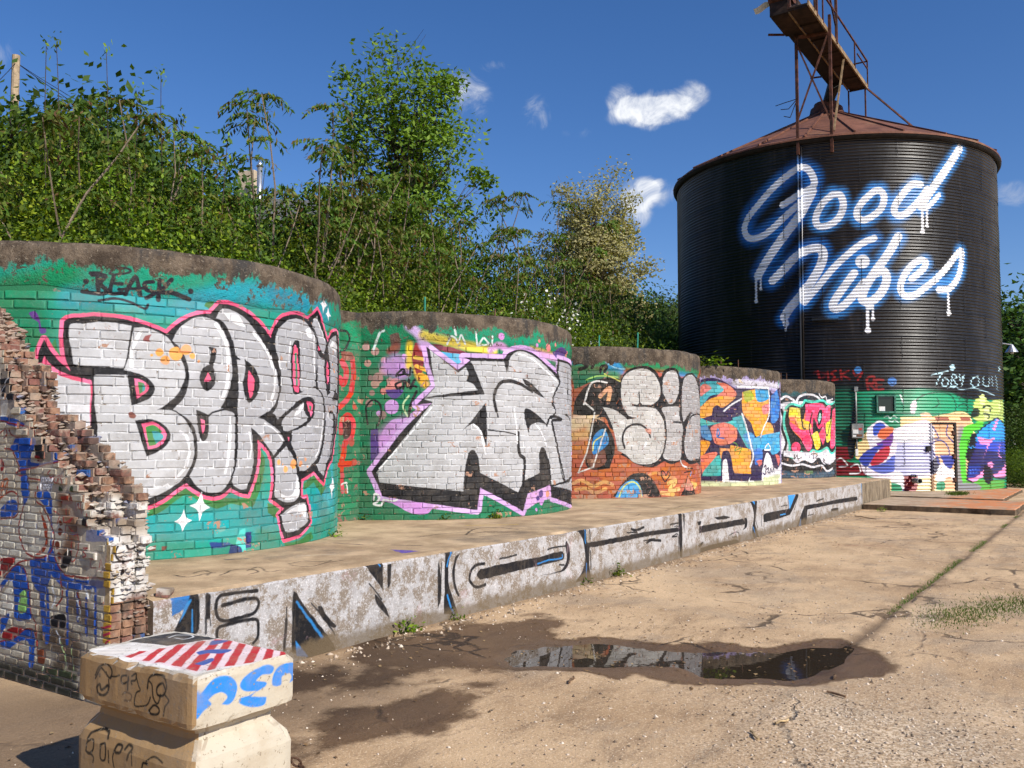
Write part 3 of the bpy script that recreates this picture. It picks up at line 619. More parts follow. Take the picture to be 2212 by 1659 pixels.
'TANK5': '''
b 2a4a5a 232 5166,2461 7646,2461
b 3a6a70 189 5243,2310 5943,2397
b 24303c 233 5161,2158 7784,2227
s f4f2f6 61 5170,2196 5323,2273 5487,2199 5615,2125 5752,2279 6042,2343 6370,2294 6624,2147
s f4f2f6 39 6497,2375 6628,2263 6859,2310 6942,2196 7414,2252
p f2f0f6 5151,2007c 5486,2124 7977,2195c 7656,515c 7046,370 6708,453 6441,571 6151,422 5853,500 5625,426 5375,615 5129,690c
p 121014 5126,540c 5372,465 5712,388 6434,342 7639,397c 7588,4c 5118,54c
b 3a5a70 230 5166,128 5890,66 7404,128
b 6a8a60 114 5893,160 6144,157
s f4f2f6 54 5132,428 5453,352 5804,387 6148,308 6563,340 6855,181 7267,249
s 141216 75 5176,1894 5232,1668 5187,1367 5300,991 5214,653 5415,540
o 55e0c4 130 5337,1933c 5484,2029 5791,1976 5937,2131c 6249,2099 6696,2149 7080,2044 7977,2195c 7638,792c 7172,718 6884,875 6447,762 6160,801 5952,651 5766,765 5628,596 5417,653 5422,953 5269,1518
p 121014 5337,1933c 5484,2029 5791,1976 5937,2131c 6249,2099 6696,2149 7080,2044 7977,2195c 7638,792c 7172,718 6884,875 6447,762 6160,801 5952,651 5766,765 5628,596 5417,653 5422,953 5269,1518
p f6e03c 5420,1971c 5768,1938c 5739,1672 5559,1519 5394,1669
p ff7a3a 5395,1707c 5739,1672 5828,1521 5930,1826 6129,1676 6064,1143 6005,802c 5772,1067 5472,1368
p ff3f7a 5935,2054c 6425,2103 6767,2035 6793,1687 6466,1374 6238,1678 6163,915 5979,764 5728,1142 5472,1368 5433,1556 5778,1369 5927,1674
p f6c83c 5562,1670 6074,1562 6122,1372 5733,1369
p ffe23c 6117,1181c 6402,1297 6516,915 6328,801
p ff4a80 6846,1998c 7192,2047 7054,1536 6812,1146 6652,914c 6461,1221 6597,1376
p f6e840 6827,1533c 7370,1698 7562,1386 6889,991
p ff4a80 7389,1935c 7978,2034c 7655,911c 7123,835 7212,1382
d ff3f7a 5598,859,144
p 121014 6383,1680 6515,1913 6650,1877 6605,1607 6437,1451
p 9adcd0 6430,1642 6532,1836 6574,1683 6471,1547
s 121014 46 5768,1938 5826,1445 5920,1370
s 121014 46 6187,1830 6070,1371 6220,991
s 121014 47 6748,1531 6897,1185 7231,1695 7140,1147
p f2f0f6 5214,615c 5457,577 5626,502 5854,576 6151,460 6441,571 6705,376 7161,523 7602,516c 7617,634c 5216,765c
s 3a2018 26 5543,652 5540,540 5629,633 5649,539 5762,576
s 3a2018 27 6104,669 6324,686 6211,668 6207,535
s 3a2018 27 6382,629 6292,572 6379,534
s 3a2018 27 6634,416 6652,530 6747,491 6671,453 6782,394
''',
'SILO': '''
p 11895f 10164,3232c 11357,3276 12647,3333 13911,3238 15010,3036 18203,3139c 18218,-259c 10102,-105c
b 0d5c40 965 10159,2934 10578,2930 10706,2336
b 0c5038 446 10246,1967 10555,1745
b 158a64 590 11174,3000 12070,2924
b 18a878 668 12836,3076 14137,2869 13662,2640
p 22a070 12598,2926 12838,3150 13461,3231 14000,3091 14183,2795 13980,2531 13228,2562 12663,2484
s 0c5038 45 12669,2705 12756,3038 13248,3228 13909,3201 14186,2870 14077,2570 13793,2492
s 0c5038 37 13455,3045 13493,2860 13276,2747
p f0e4ea 12511,2557c 12519,2852 12677,3001 12710,2780 12627,2558
s f0f4f0 44 12186,3146 12256,2925
p 7a0f18 10097,1484c 10725,1524c 10683,1155 10472,1043 11060,864 11054,571c 10080,559c
p 1d2a2a 10634,2225c 10811,3224 10760,1524 10578,1118c 10517,1597
p f0d69a 10762,1635c 11182,1672 11174,1305 10820,1083c 10736,1229
p f0d69a 10975,1856c 11189,2003 11181,1636 10971,1635c
p f0d69a 12169,2446c 13184,2469 14865,2467 14760,109 11821,65 11795,502 12131,869c
p f0d0a8 12822,2559 13146,2579 13222,2340 12895,2301
p e2b890 13180,2340c 14860,2354c 14760,109c 13116,135c
b c89868 223 13341,2119 13871,2085
b cfa878 297 13283,1602 13898,1529
p efe6ee 11120,2077c 11514,2335 11940,2078 12426,2226 13177,2229 13126,501 11830,466 11055,607 10889,1046c 11176,1378 11115,1819
p f4f0f6 11119,2040c 11514,2335c 11535,1673 11250,1562 11113,1746
p 3a5ac0 11297,2151c 11513,2280 11689,2151 11577,1967 11326,1856
p e0703c 11544,2077c 11904,2114 11936,1894 11679,1747 11432,1820
p 7a3a9a 11392,1599c 11679,1747 11937,1967 11855,1564 11528,1379
p c02a3a 11134,1084c 11385,1306 11782,1527 11738,1160 11305,866
p 3a4aa8 10856,1120c 11105,1378 11605,1600 11385,1306 11095,864 10888,1010
p 5a6ac0 11095,864c 11591,977 11957,1234 11945,759 11512,647
p b8b8d8 12038,1601c 13117,1602 13091,684 12016,649
p f6f4f8 11939,2041c 13135,2192 13161,1676 12410,1601 11969,1747
p 30304a 13142,1051c 13397,1161 13427,756 13131,648
s 2a3a8a 44 13216,2155 13416,1787 13204,1750
s 2a3a8a 44 13159,1602 13457,1713 13716,1566 13796,1233 13354,1161 13193,1382
s 2a3a8a 45 13783,2195 13727,1899 13996,1640
s 2a3a8a 59 13355,1197 13433,940 13789,1012 13596,608
p 2a3a98 13442,1234c 14027,1158 13731,643 13607,939
p f8f6f6 11798,648c 12091,722 12233,503 12222,66 11893,65
p f8f6f6 13250,500c 13477,976 13737,827 14057,677 13998,345 13774,569 13456,315
p 8a1020 12235,576c 12690,576 12599,65 12222,66c
p f0e2b0 12689,539c 13127,538c 13114,62c 12676,65c
p 128a5c 11827,357c 12117,284 12147,29 11820,28c
p 148a5c 13288,353c 13589,387 13581,130 13281,134c
p a05a48 13351,2452c 13884,2456c 13880,2345c 13348,2341c
p a05a48 14372,2461c 14865,2467c 14802,2354c 14368,2349c
s 2a3a8a 37 13219,2247 14066,2253
b 8a8a8a 523 14405,1976 14289,304
p 5ac832 14516,2126 14973,2243 15504,2401 15489,2134 14961,1979 14826,1603 14587,1230 14548,299 14347,488 14288,1603
p 141214 14838,1866 15206,1905 15326,1678 15050,1302 14913,928 14582,1118 14590,1304
p 5aa83a 17452,333c 15133,437 14552,374 15117,100 17398,59c
p 8a8a8c 14142,343c 15126,287 15244,97 14133,103c
p c4d878 14996,2734 15134,3039 15694,3131 16014,2986 16639,3083 17841,3046 17633,2397 16353,2414 15499,2324 14982,2431
d dfeaa0 15540,3050,191 17040,2860,158 15819,2597,230
p 20301c 14863,2430 14996,2734 15314,2740 15303,2512
s 20301c 61 15525,2782 15836,2866 16183,2797 15992,2677
s 20301c 61 15587,2593 15984,2562 15892,2445
o 141018 100 15140,1867c 15487,2096 16461,2416 16834,2422c 18213,2165c 17830,439c 16403,482 15703,728 14887,367c 14609,447c 14684,930c 14930,1303 15191,1603
p 2f9fe8 15140,1867c 15487,2096 16461,2416 16834,2422c 18213,2165c 18216,1597c 15922,1640 15131,1678
p 3a4ec0 15131,1678c 18215,1678c 18217,1193 15447,1375 15058,1452
p 2a2460 15058,1452c 15905,1373 18217,1233c 17830,439c 16403,482 15703,728 14887,367c 14609,447c 14684,930c 14930,1303
p f29ad0 15202,1829c 15847,1755 16407,1795 15917,1564 15431,1073c 15752,1526 15322,1603
p f29ad0 14610,484c 15139,550 15880,991 16233,909c 15696,614 14886,349c
p f29ad0 15777,650c 16413,598 18218,990c 17830,439c 16201,488
p f29ad0 16575,2418c 16834,2422c 16373,2027c 16176,2064c
s f29ad0 55 16881,1561 16710,1251 16982,1130
p 141018 15488,845c 15791,878 16204,526 15751,233c 15467,467
p 2a3a90 14682,893c 15287,923 15141,587 14666,520c
d 4a7ad8 14760,743,26 14905,759,26 15056,776,26 14784,649,26 14930,666,26 15083,682,26
s 3aa0e0 30 14709,1528 14820,1453 14881,1528 15028,1471
s 5a1414 67 9539,3884 9611,3920 9894,3856 9749,3690 9645,3843
s 8c1f1a 75 9665,3937 9714,3691
s 8c1f1a 67 9966,3910 9979,3647
s 8c1f1a 67 10213,3942 10071,3870 10174,3755 10102,3645 10278,3679
s 8c1f1a 67 10353,3957 10383,3677
s 8c1f1a 59 10598,3934 10403,3825 10628,3673
s 8c1f1a 59 10738,3931 10805,3782 11017,3890 10872,3632
s 8c1f1a 74 11181,3333 11153,3666 11367,3739 11327,3517 11221,3517 11394,3331
s 8c1f1a 66 11650,3626 11436,3627 11465,3331 11644,3349
s 8c1f1a 52 11468,3479 11611,3478
d 3f7fb8 10885,3959,111
d 3a7ac0 11931,3582,140
s 14181c 22 11865,3552 11937,3496 12011,3552
s bfe4ee 44 13265,3804 13524,3864 13888,3947
s bfe4ee 44 13657,3867 13518,3678 13426,3490
d bfe4ee 14082,4065,104
s bfe4ee 37 13696,3682 13645,3494 13825,3460 13901,3649 13742,3720
s bfe4ee 37 14074,3840 14012,3427 14260,3508 14116,3654 14269,3770 14123,3841
s bfe4ee 37 14374,3849 14419,3662 14585,3818 14464,3475
s bfe4ee 38 15044,3757 14916,3601 15091,3455 15358,3578 15303,3805 15044,3757
s bfe4ee 38 15659,3820 15643,3551 15963,3524 16070,3800
s bfe4ee 39 16263,3847 16341,3540
s bfe4ee 39 16657,3906 16802,3403
s bfe4ee 30 13869,3387 14159,3468 14407,3361 15028,3416 15557,3356 16421,3231
d bfe4ee 17131,4171,103
s e2efe8 26 11659,2445 11768,2482 11839,2408 11950,2482 12058,2427
s e2efe8 26 11801,2335 11909,2298 11983,2353 12091,2280
s f6f6f6 37 10194,1078 10334,1116 10504,896 10260,857
s f6f6f6 37 10607,860 10817,936 10882,679 10568,639
s 0c3a2c 30 14245,3133 14400,3173 14341,2985
s 0c3a2c 30 14504,3138 14667,3142 14605,2990 14894,3109
s 0c3a2c 30 14283,2797 14548,2914 14763,2767
b 1a1c1e 148 10335,4875 12118,4924
g 2a80d8 780 9522,9755 9611,10412 9193,10692 8415,10250 7435,9392 7423,8643 8277,8854 9550,9863
g 2a80d8 779 9548,9752 8725,8623 7779,7389
g 4aa2f0 600 10220,9794 9690,8960 9944,8715 10514,9112 10474,9719
g 4aa2f0 595 11503,9831 10947,9087 11171,8804 11806,9334 11712,9827
g 4aa2f0 643 14730,11344 13880,10405 13025,9247 13657,9669
g 4aa2f0 637 12930,10064 12182,9388 12226,8953 13096,9633
g 2a80d8 691 8190,7001 9359,7968 9878,7895 9498,6880 8622,5730
g 3a92e6 644 9277,6235 10174,7272 11468,8224
g 4aa2f0 674 12263,8246 11125,6580 11322,6198 11855,6838 11496,7112
g 4aa2f0 677 11093,7474 10152,6128 10454,6007 11075,6635
g 4aa2f0 638 12674,6953 13153,7455 12338,6840 12437,6409 13570,6930
g 4aa2f0 683 14587,7877 14483,7207 13821,6617
s f6f8fb 220 8629,9565 9233,9874 9632,10076 9611,10412 9406,10707 9140,10711 8811,10553 8299,10185 7817,9755 7369,9317 7231,8936 7423,8614 7860,8603 8277,8825 8845,9281 9228,9567 9629,9909
s f6f8fb 297 9549,9807 9167,9128 8724,8595 8264,8035 7934,7596 7729,7281
s f6f8fb 220 10219,9728 9906,9464 9703,9069 9713,8791 9892,8692 10201,8777 10451,9034 10544,9384 10448,9693 10219,9728
s f6f8fb 218 11502,9766 11185,9486 10974,9168 10979,8932 11172,8832 11485,8986 11736,9243 11812,9580 11685,9784 11502,9766
s f6f8fb 228 13047,10014 12755,10002 12465,9720 12181,9334 12132,9088 12281,8964 12560,9067 12972,9463 13284,9863
s f6f8fb 278 14691,11366 13879,10378 13342,9730 13027,9302
s f6f8fb 165 12996,9246 13204,9229 13458,9435 13724,9702
s f6f8fb 283 8248,7050 8621,7375 8983,7728 9359,7940 9725,7990 9892,7812 9807,7406 9498,6880 9121,6412 8792,6050 8623,5786
s f6f8fb 197 8596,5843 8674,5560
s f6f8fb 214 9277,6235 9650,6649 10174,7272 10691,7762 11105,8071 11468,8224
d f6f8fb 11093,7474,223
s f6f8fb 251 10830,7104 10466,6603 10178,6154 10210,5963 10455,6034 10816,6400 11130,6796
s f6f8fb 276 12237,8273 11874,7676 11444,7086 11125,6553 11067,6230 11321,6171 11637,6436 11829,6839 11757,7136 11495,7085
s f6f8fb 218 12644,6898 13027,7206 13165,7444 12989,7530 12685,7359 12397,7002 12267,6623 12381,6366 12715,6371 13130,6641 13571,6957
s f6f8fb 220 13506,6927 13910,7276 14590,7932 14613,7548 14438,7038 14061,6657 13623,6580
s f6f8fb 85 13083,9195 13074,8458
d f6f8fb 13074,8458,80 13236,8656,64 13997,5837,91 11214,5231,96 7641,6409,67 7819,6816,56 11376,5604,64
s f6f8fb 69 13252,9204 13236,8656
s f6f8fb 80 13990,6626 13996,5810
s f6f8fb 96 11218,6146 11209,5231
s f6f8fb 191 11143,6201 11266,5983
s f6f8fb 64 11386,6089 11376,5631
s f6f8fb 78 7656,7347 7641,6438
s f6f8fb 61 7827,7326 7819,6816
s f6f8fb 66 8674,5560 8660,5339
''',
'WALL': '''
b 5a4a3a 262 2232,364 2598,313 2428,164
b 4a4438 249 1660,34 2059,71 2523,81
b 7a5a44 201 2420,928 2553,1113 2400,1274
b 6a5a4a 157 2547,596 2793,527
b c8c4b4 318 1578,1187 1993,1103 2285,1018 1601,869
b 9a6a50 164 1666,2284 1917,2107 2067,2167
b 8c5a44 185 1512,2592 1591,2415 1828,2259
b 3c2a24 98 1757,2129 2068,2150
b 8a6a50 157 2318,1697 2739,1622 2163,1817
p 1b1c22 1505,2215c 1655,2200 1729,2071 1691,1922 1625,1931 1517,2052c
s c8c8c8 7 1565,2077 1611,2134 1674,2166
s c8c8c8 7 1518,2035 1595,2118
p e0e4e0 1737,2067c 1920,2061c 1915,2008c 1742,2000c
p d8dcd8 1521,2001c 1621,1990 1597,1864 1530,1865c
p 24304a 1622,1974c 1734,1996 1723,1921 1659,1906
p 1f4f98 1734,1992c 2124,1974c 2135,1918c 1738,1938c
p 2c4a88 2281,1828c 2648,1824c 2684,1778c 2269,1784c
p 1f4fa0 1530,1865c 1728,1846 1922,1786c 1732,1792 1533,1831c
p 1f4fa0 2336,1626c 2465,1627c 2468,1573c 2354,1564c
p 1e4c98 2205,1625c 2336,1626c 2327,1544c 2224,1546c
s 8a2a22 13 1533,1831 1698,1813 1969,1770 1974,1705
s 8a2a22 12 1539,1738 1603,1772 1638,1738 1591,1705
s 8a2a22 12 1652,1772 1720,1721 1848,1713
p 1f50a8 1754,1705c 2004,1705 2024,1632 1985,1534 2326,1548c 2108,1504 1927,1477 1952,1324c 1859,1321c 1841,1475 1762,1589 1679,1621c
s 8a2a22 13 1613,1629 1712,1613 1797,1532 1833,1467
s 8a2a22 13 2341,1544 2108,1512 1771,1453 2114,1409
p 17161a 2021,1689c 2141,1697 2204,1633 2224,1546 2090,1552 2041,1616
p 6a1518 2043,1584c 2103,1584 2121,1545 2060,1544
p 8a1a1c 1552,1561c 1604,1529 1591,1470 1558,1469c
s a84a20 12 1569,1327 1597,1395 1661,1405 1648,1363 1601,1328
p e8e8ec 2105,1428c 2268,1436c 2252,1334c 2097,1329c
p e8e8ec 2117,1437c 2251,1430c 2248,1324c 2095,1334c
s 26262a 7 2132,1427 2129,1406
s 26262a 7 2162,1430 2160,1405
s 26262a 5 2132,1417 2161,1418
s 26262a 6 2181,1426 2177,1406 2202,1406 2200,1427 2181,1426
s 26262a 6 2219,1427 2220,1407 2243,1408 2242,1426
s 26262a 6 2139,1391 2124,1386 2140,1378 2123,1370
s 26262a 6 2178,1394 2155,1393 2156,1371 2179,1372
s 26262a 6 2206,1394 2187,1390 2192,1372 2211,1374 2207,1382
s 26262a 6 2221,1394 2223,1372 2245,1373 2246,1393
s 26262a 6 2113,1360 2147,1361
s 26262a 6 2130,1360 2128,1335
s 26262a 6 2163,1358 2156,1338 2179,1336 2180,1359 2163,1358
s 26262a 6 2216,1358 2193,1357 2193,1333 2214,1334
s 26262a 6 2229,1334 2231,1359 2250,1355 2232,1346 2251,1333
p 1d4fa6 2094,1344c 2248,1319 2279,1118 2289,958 2388,846 2519,778 2914,785 2916,747 2469,706 2202,852 2252,956 2272,1088 2198,1215 2078,1302
s 8a2a22 14 1908,1338 1895,1223 1852,1116 1858,1023 1925,923 2046,880 2180,890 2272,937 2303,1039 2241,1136 2159,1224 2059,1281 2074,1364
p 1d4fa6 1861,1431c 1941,1433 1959,1308 1924,1245 1884,1243
p 9a4028 2103,1211c 2204,1114 2231,995 2160,909 2084,893c 2193,992 2168,1092
s 8a2a22 13 2303,1039 2330,901 2427,810 2536,790 2913,803
s 8a2a22 14 1572,1273 1695,1320 1799,1303 1826,1209 1789,1144 1583,1123
p 1d4fa6 1578,1198c 1699,1257 1803,1250 1789,1155 1582,1134c
s b05a30 13 1573,1262 1607,1381 1668,1410 1662,1340 1594,1274
p 8a1a1c 1603,837c 1809,858 1733,773 1612,710c
s 8a2a22 14 1618,637 1813,801 1989,856 2257,876
p 1d4fa6 1616,658c 1793,789 1872,816 1976,752 2026,593 2052,484 2015,449 1838,430 1798,570 1739,690 1620,605c
p d8d4c4 1701,634c 1779,693 1808,571 1795,466 1638,344c 1624,553c
p 8cbf6a 1886,610c 1964,638 1992,508 1874,485
s 8a2a22 13 1655,704 1813,801 1913,798 2000,693 2051,494 2114,420 2128,352
p 1d4fa6 1634,407c 1754,462 1738,398 1642,292c
p 1d4fa6 1644,261c 1807,292 1942,370 2059,384 2110,329 2093,146 2036,138 2026,288 1908,284 1771,215 1648,209c
s 8a2a22 13 1645,251 1807,292 1962,372 2078,386 2129,332 2147,204
p 8a1a1c 1681,328c 1821,376 1941,380 1826,304 1685,277
p 1d4fa6 2008,857c 2257,876 2282,758 2216,612 2287,371 2235,315 2166,507 2140,624 2037,716
s 1d4fa6 35 2251,665 2275,419
s 1d4fa6 30 2487,707 2507,349
s 1d4fa6 26 2611,700 2622,508
s 1d4fa6 29 2816,728 2834,391
s 1d4fa6 23 2718,662 2731,425
s d8dcdc 16 2305,700 2346,625 2313,562
s d8dcdc 18 2697,717 2752,665 2783,725
s d8dcdc 16 2578,667 2653,579 2622,517
s 8a2a22 16 2393,768 2435,663 2367,578
s 7a3a2a 22 2612,690 2652,598
p 17161a 2298,501c 2461,529 2466,442 2321,434
s c8d0b0 14 2145,243 2241,216 2210,113
s b8d090 12 2417,357 2495,251 2483,152
s b8d090 10 2563,318 2589,168
s e8ecec 12 2377,411 2416,377 2419,328
p 7a4028 2144,253c 2237,275 2243,177 2149,174
b 39422c 91 2247,118 2607,151
b 2e3028 113 1659,54 2156,55 2648,43
s 9a2a2a 10 2239,1481 2212,1460 2242,1430 2278,1451
s 9a2a2a 10 2307,1442 2352,1453 2337,1402 2299,1411 2307,1442
s 9a2a2a 10 2356,1393 2371,1453 2411,1394
s 9a2a2a 9 2544,1280 2565,1222 2597,1272 2627,1205 2632,1283
s 9a2a2a 9 2293,1209 2368,1183 2335,1121
s 9a2a2a 9 2438,1236 2452,1147 2430,1057
s 9a2a2a 9 2453,1138 2550,1172 2481,1119 2555,1074
s 9a2a2a 9 2556,1055 2591,1067 2605,980 2565,899 2530,897 2522,1033
s 9a2a2a 9 2705,1209 2728,1114 2759,1173 2796,1117
s 9a2a2a 9 2666,984 2717,988 2675,966 2720,940 2669,926
s 9a2a2a 9 2806,918 2756,914 2750,865 2809,861
s 9a2a2a 9 2844,845 2857,921 2894,849 2922,945
p 16161a 2664,1178c 2715,1190 2710,1122 2667,1120
d 3a4a30 2367,1363,28 2512,1363,22
p 8a3020 2388,1314c 2506,1318 2509,1269 2391,1264
d 7a3a28 2380,1134,20 2375,1074,26 2352,983,28 2384,915,24
p 17161a 2438,929c 2508,964 2530,897 2479,844 2407,838
p 1d5aa8 2685,1101c 2914,1110c 2917,1039c 2681,1029c
p b8923a 2926,1040c 3024,1046c 3045,602 3046,418c 2917,401c 2919,682c
s b02a4a 17 2896,492 3025,521
s b02a4a 17 2914,448 3027,480
s b02a4a 13 2949,405 2997,439
p 1c1e28 3038,583c 3165,606c 3172,452c 3038,426c
p 1d4fa6 1380,300 1480,700 1300,1000 1150,800 1250,500
s 8a2a22 22 1500,1150 1350,1250 1180,1150 1100,850 1200,520 1350,330
p 8a1a1c 1000,500c 1120,620 1050,760 960,640
s 1d4fa6 50 900,250 880,620 960,900
p 1d4fa6 700,1050 950,1150 900,1350 650,1300
s 8a2a22 22 620,1000 980,1080 950,1400 600,1360
p 17161a 1250,1450 1450,1500 1430,1800 1280,1750
s 8a2a22 20 300,300 450,700 350,1100 600,900
b 7a5a44 200 200,1900 700,2000 1300,2100
b 5a4a3a 220 100,200 700,120 1300,180
''',
'WALLEND': '''
b e6e2dc 292 81,1005 211,859 293,984 173,711 312,702
b e0dcd4 154 -8,1255 146,1265 274,1238
b c8b8a4 114 -13,1442 143,1360
p 1d5aa8 2,1115c 104,1107c 106,1040c 9,1045c
p 2c4a88 -195,1490c 46,1483c 78,1430c -193,1426c
p 27406c 162,567c 371,558c 373,490c 179,503c
s 17161a 15 101,1022 82,967 125,916 188,918
s 17161a 16 158,1026 191,985 260,1007
s 17161a 14 249,989 241,903
s 17161a 12 250,950 285,869
s 17161a 10 237,875 219,762
b 7a4a34 118 196,642 379,644
b 8a5038 119 223,448 441,439
''',
'FRONT': '''
p 2a6fb0 414,666c 579,655c 532,566 419,518c
p 16161a 532,575c 579,651 629,644 627,376 431,410c
p 2a86c8 513,553c 541,598 571,594 477,460c
s 2a86c8 10 583,534 585,384
s 17161a 44 701,609 707,472
s 17161a 16 692,475 689,357
s 17161a 10 723,470 727,401
s 17161a 29 1134,594 966,599 826,600 779,572 771,513 793,450 852,423 992,422 1103,435 1148,473 1147,518 1101,541 967,540 828,530
s 17161a 27 787,288 790,373 842,390 971,395 1104,391 1151,365 1153,257 1109,212
p 141418 1481,545c 1519,521 1584,436 1936,49c 1923,-7 1644,-1c 1478,79c 1474,405
s 2a80c0 20 1520,455 1651,302 1799,133
p 2a88d0 1520,164c 1565,109 1657,6c 1529,41c
s 17161a 30 1418,331 1410,110
s 17161a 14 1421,432 1418,321
p 17161a 1741,374 1780,380 1849,299 1961,192c 1920,180 1809,267
s 17161a 15 1674,418 1795,298 1941,122
p 17161a 2269,653c 2491,654c 2503,405c 2393,524
s 2a80c0 16 2444,654 2456,621
p 17161a 2547,621c 2603,626c 2597,456 2558,408c
p 17161a 2395,399c 2521,287 2602,137c 2427,301
s 17161a 16 2332,485 2488,333
p 17161a 3256,587c 3294,445 3306,215 3266,130c 3249,360
s 17161a 14 3306,547 3301,353
p 17161a 3355,667c 3518,661c 3433,591 3408,448 3435,309 3506,164 3576,38c 3353,68c
s 2a88d0 16 3466,656 3407,573 3391,512
s 2a88d0 19 3402,241 3454,119 3507,54
p 17161a 3606,615c 3537,538 3512,435 3530,317 3592,214 3575,196c 3504,289 3469,420 3493,543 3528,592
s 17161a 33 3993,465 3861,469 3779,436 3743,365 3771,307 3863,252 4013,254
p 17161a 3918,419c 4147,426 4553,426 4990,425 5364,435 5511,433 5560,377 5486,335 5221,327 4553,321 4148,314 3918,315c 3862,371
s 2a88d0 15 4990,353 5221,364 5486,360 5511,395
s 17161a 21 4266,480 4428,485 4574,493
s 17161a 23 5198,489 5413,493 5586,488
p 17161a 5586,501 5624,536 5686,428 5673,302 5585,223 5437,203 4990,215c 5412,219 5535,254 5610,334
s 17161a 23 5449,289 5548,278
p 17161a 5816,666c 6068,666c 6081,493 6162,433 6133,225 6187,21c 5787,46c 5945,142 6039,288 6000,501 5894,614
s 2a88d0 16 6041,655 6040,523 6080,428
s 2a70b0 20 6065,232 6051,38
s 17161a 24 6150,633 6163,512
s 17161a 24 6175,365 6174,154
s 17161a 66 6080,441 6529,439 7135,439 7799,439 8763,413
s 17161a 22 7136,507 7427,486
s 17161a 37 7265,542 7395,517 7629,535
s 17161a 38 7728,327 7903,340 8172,308
s 17161a 18 7626,358 7974,357
p 17161a 8769,644c 8909,650c 8914,8c 8854,14c 8800,275
s 17161a 24 8474,507 8766,508
s 17161a 24 8547,329 8722,321
s 17161a 19 8033,428 8401,420 8828,417
p 17161a 8813,650c 8881,629 8926,305 8898,3c 8827,27c 8805,299 8848,439
p 17161a 8954,632c 9014,604 8987,315c
s 17161a 16 8479,500 8751,511
s 17161a 16 8632,469 8809,466
s 17161a 19 8552,337 8766,335 8780,63
p 17161a 9473,473c 9648,468c 9602,413 9515,420
p 17161a 9558,400c 10076,394 11060,382 11486,379c 11537,282 11056,282 10073,290 9555,291c
p 17161a 10173,490c 10459,488 10631,485 10881,441 10555,428 10313,446
p 17161a 11541,376c 11679,366 11645,217 11370,183c 11535,226
p 17161a 9485,123c 9705,152 9659,106 9549,83c
p 17161a 9571,73c 10301,71 11152,55 11228,-26c 10063,-27 9568,-19c
s 17161a 19 10820,157 11236,167 11282,-12
s 17161a 19 10946,110 11180,98
s 17161a 17 9520,120 9525,-14
p 17161a 11859,639c 12207,643c 12140,449 12100,220 12325,-32c 12060,-37c 11934,118 12022,418
p 2a88d0 11956,644c 12089,642c 12057,570c
s 2a88d0 20 11995,190 12149,-16
s 17161a 19 11836,88 11917,-24
s 17161a 24 12172,525 12133,295 12216,172
p 17161a 12524,365c 12772,388 13758,386 14037,379c 14221,464 14486,634c 14672,614 14213,314 13960,256 12765,228 12549,235c
p 3a9ae0 14017,647c 14472,641c 14108,364c
s 17161a 26 14016,636 14037,368
s 3a9ae0 21 13515,301 13857,295
s 17161a 21 13557,461 13971,457
s 17161a 22 14672,614 14396,346
s 17161a 24 12433,371 12425,175
p 17161a 15080,381c 16494,368 18206,361 19493,341c 19485,245 18404,260 16488,285 15311,288c 15172,-40c 14448,-38c 14759,168
p 3a9ae0 14795,144c 14822,-46c 14596,-43c
s 17161a 23 15242,202 15255,21
s 17161a 19 15303,164 15751,168
s 17161a 29 15978,421 16500,451
s 17161a 63 17163,159 17738,147
s 17161a 33 19976,597 19985,48
p 3a9ae0 20004,637c 20288,634c 20184,36c 20042,31c
''',
'LINK': '''
b 1f9a6a 274 2619,2658 2795,2330
b 17744a 343 2686,1666 2777,639
s 22302c 36 2533,2459 2647,2454 2697,2355 2604,2192 2533,2186
s d01a1a 102 2583,2053 2657,1939 2612,1782 2540,1829
s d01a1a 88 2762,2119 2790,1913 2758,1703
s d01a1a 77 2758,1669 2663,1562 2546,1473
s d01a1a 92 2576,1151 2597,1287 2691,1358 2790,1274 2768,1102 2650,999 2628,880 2583,746
s d01a1a 77 2560,730 2775,742
s d01a1a 66 2596,678 2613,391
p 3a1712 2597,1270c 2741,1290 2744,1102 2625,1067
p 8a4636 2557,2188c 2749,2187 2775,2102 2582,2088
d b84430 2810,1481,38 2770,1016,52 2823,758,48 2685,388,34
s e6e6e0 20 2600,476 2683,489 2709,370
''',
'BTOP': '''
p f2ece4 76,55c 126,833c 618,948c 600,57c
p 303238 341,29c 605,51c 633,337c 532,307c 380,284c
p f4dcdc 142,279c 371,298c 637,343c 628,922c 149,802c
q c8343c 240,268c 260,297c 140,351c 138,308c
q c8343c 328,290c 353,311c 165,460c 154,420c
q c8343c 428,298c 462,320c 170,563c 160,501c
q c8343c 525,316c 563,335c 171,679c 161,619c
q c8343c 613,339c 634,369c 171,792c 158,728c
q c8343c 632,395c 638,445c 231,834c 188,830c
q c8343c 627,503c 632,551c 320,851c 278,835c
q c8343c 632,607c 631,661c 413,869c 369,852c
q c8343c 631,704c 634,752c 495,892c 453,880c
q c8343c 626,804c 629,851c 566,911c 533,899c
p 4a62a8 372,512 441,508 514,588 433,627 394,570 352,560
p 4a62a8 584,354c 624,383 625,426 548,446 514,423
p 4a62a8 237,683c 293,671 351,658 319,709 242,738
s e8e8e4 9 493,134 557,106 606,147 582,204 525,210 510,159
''',
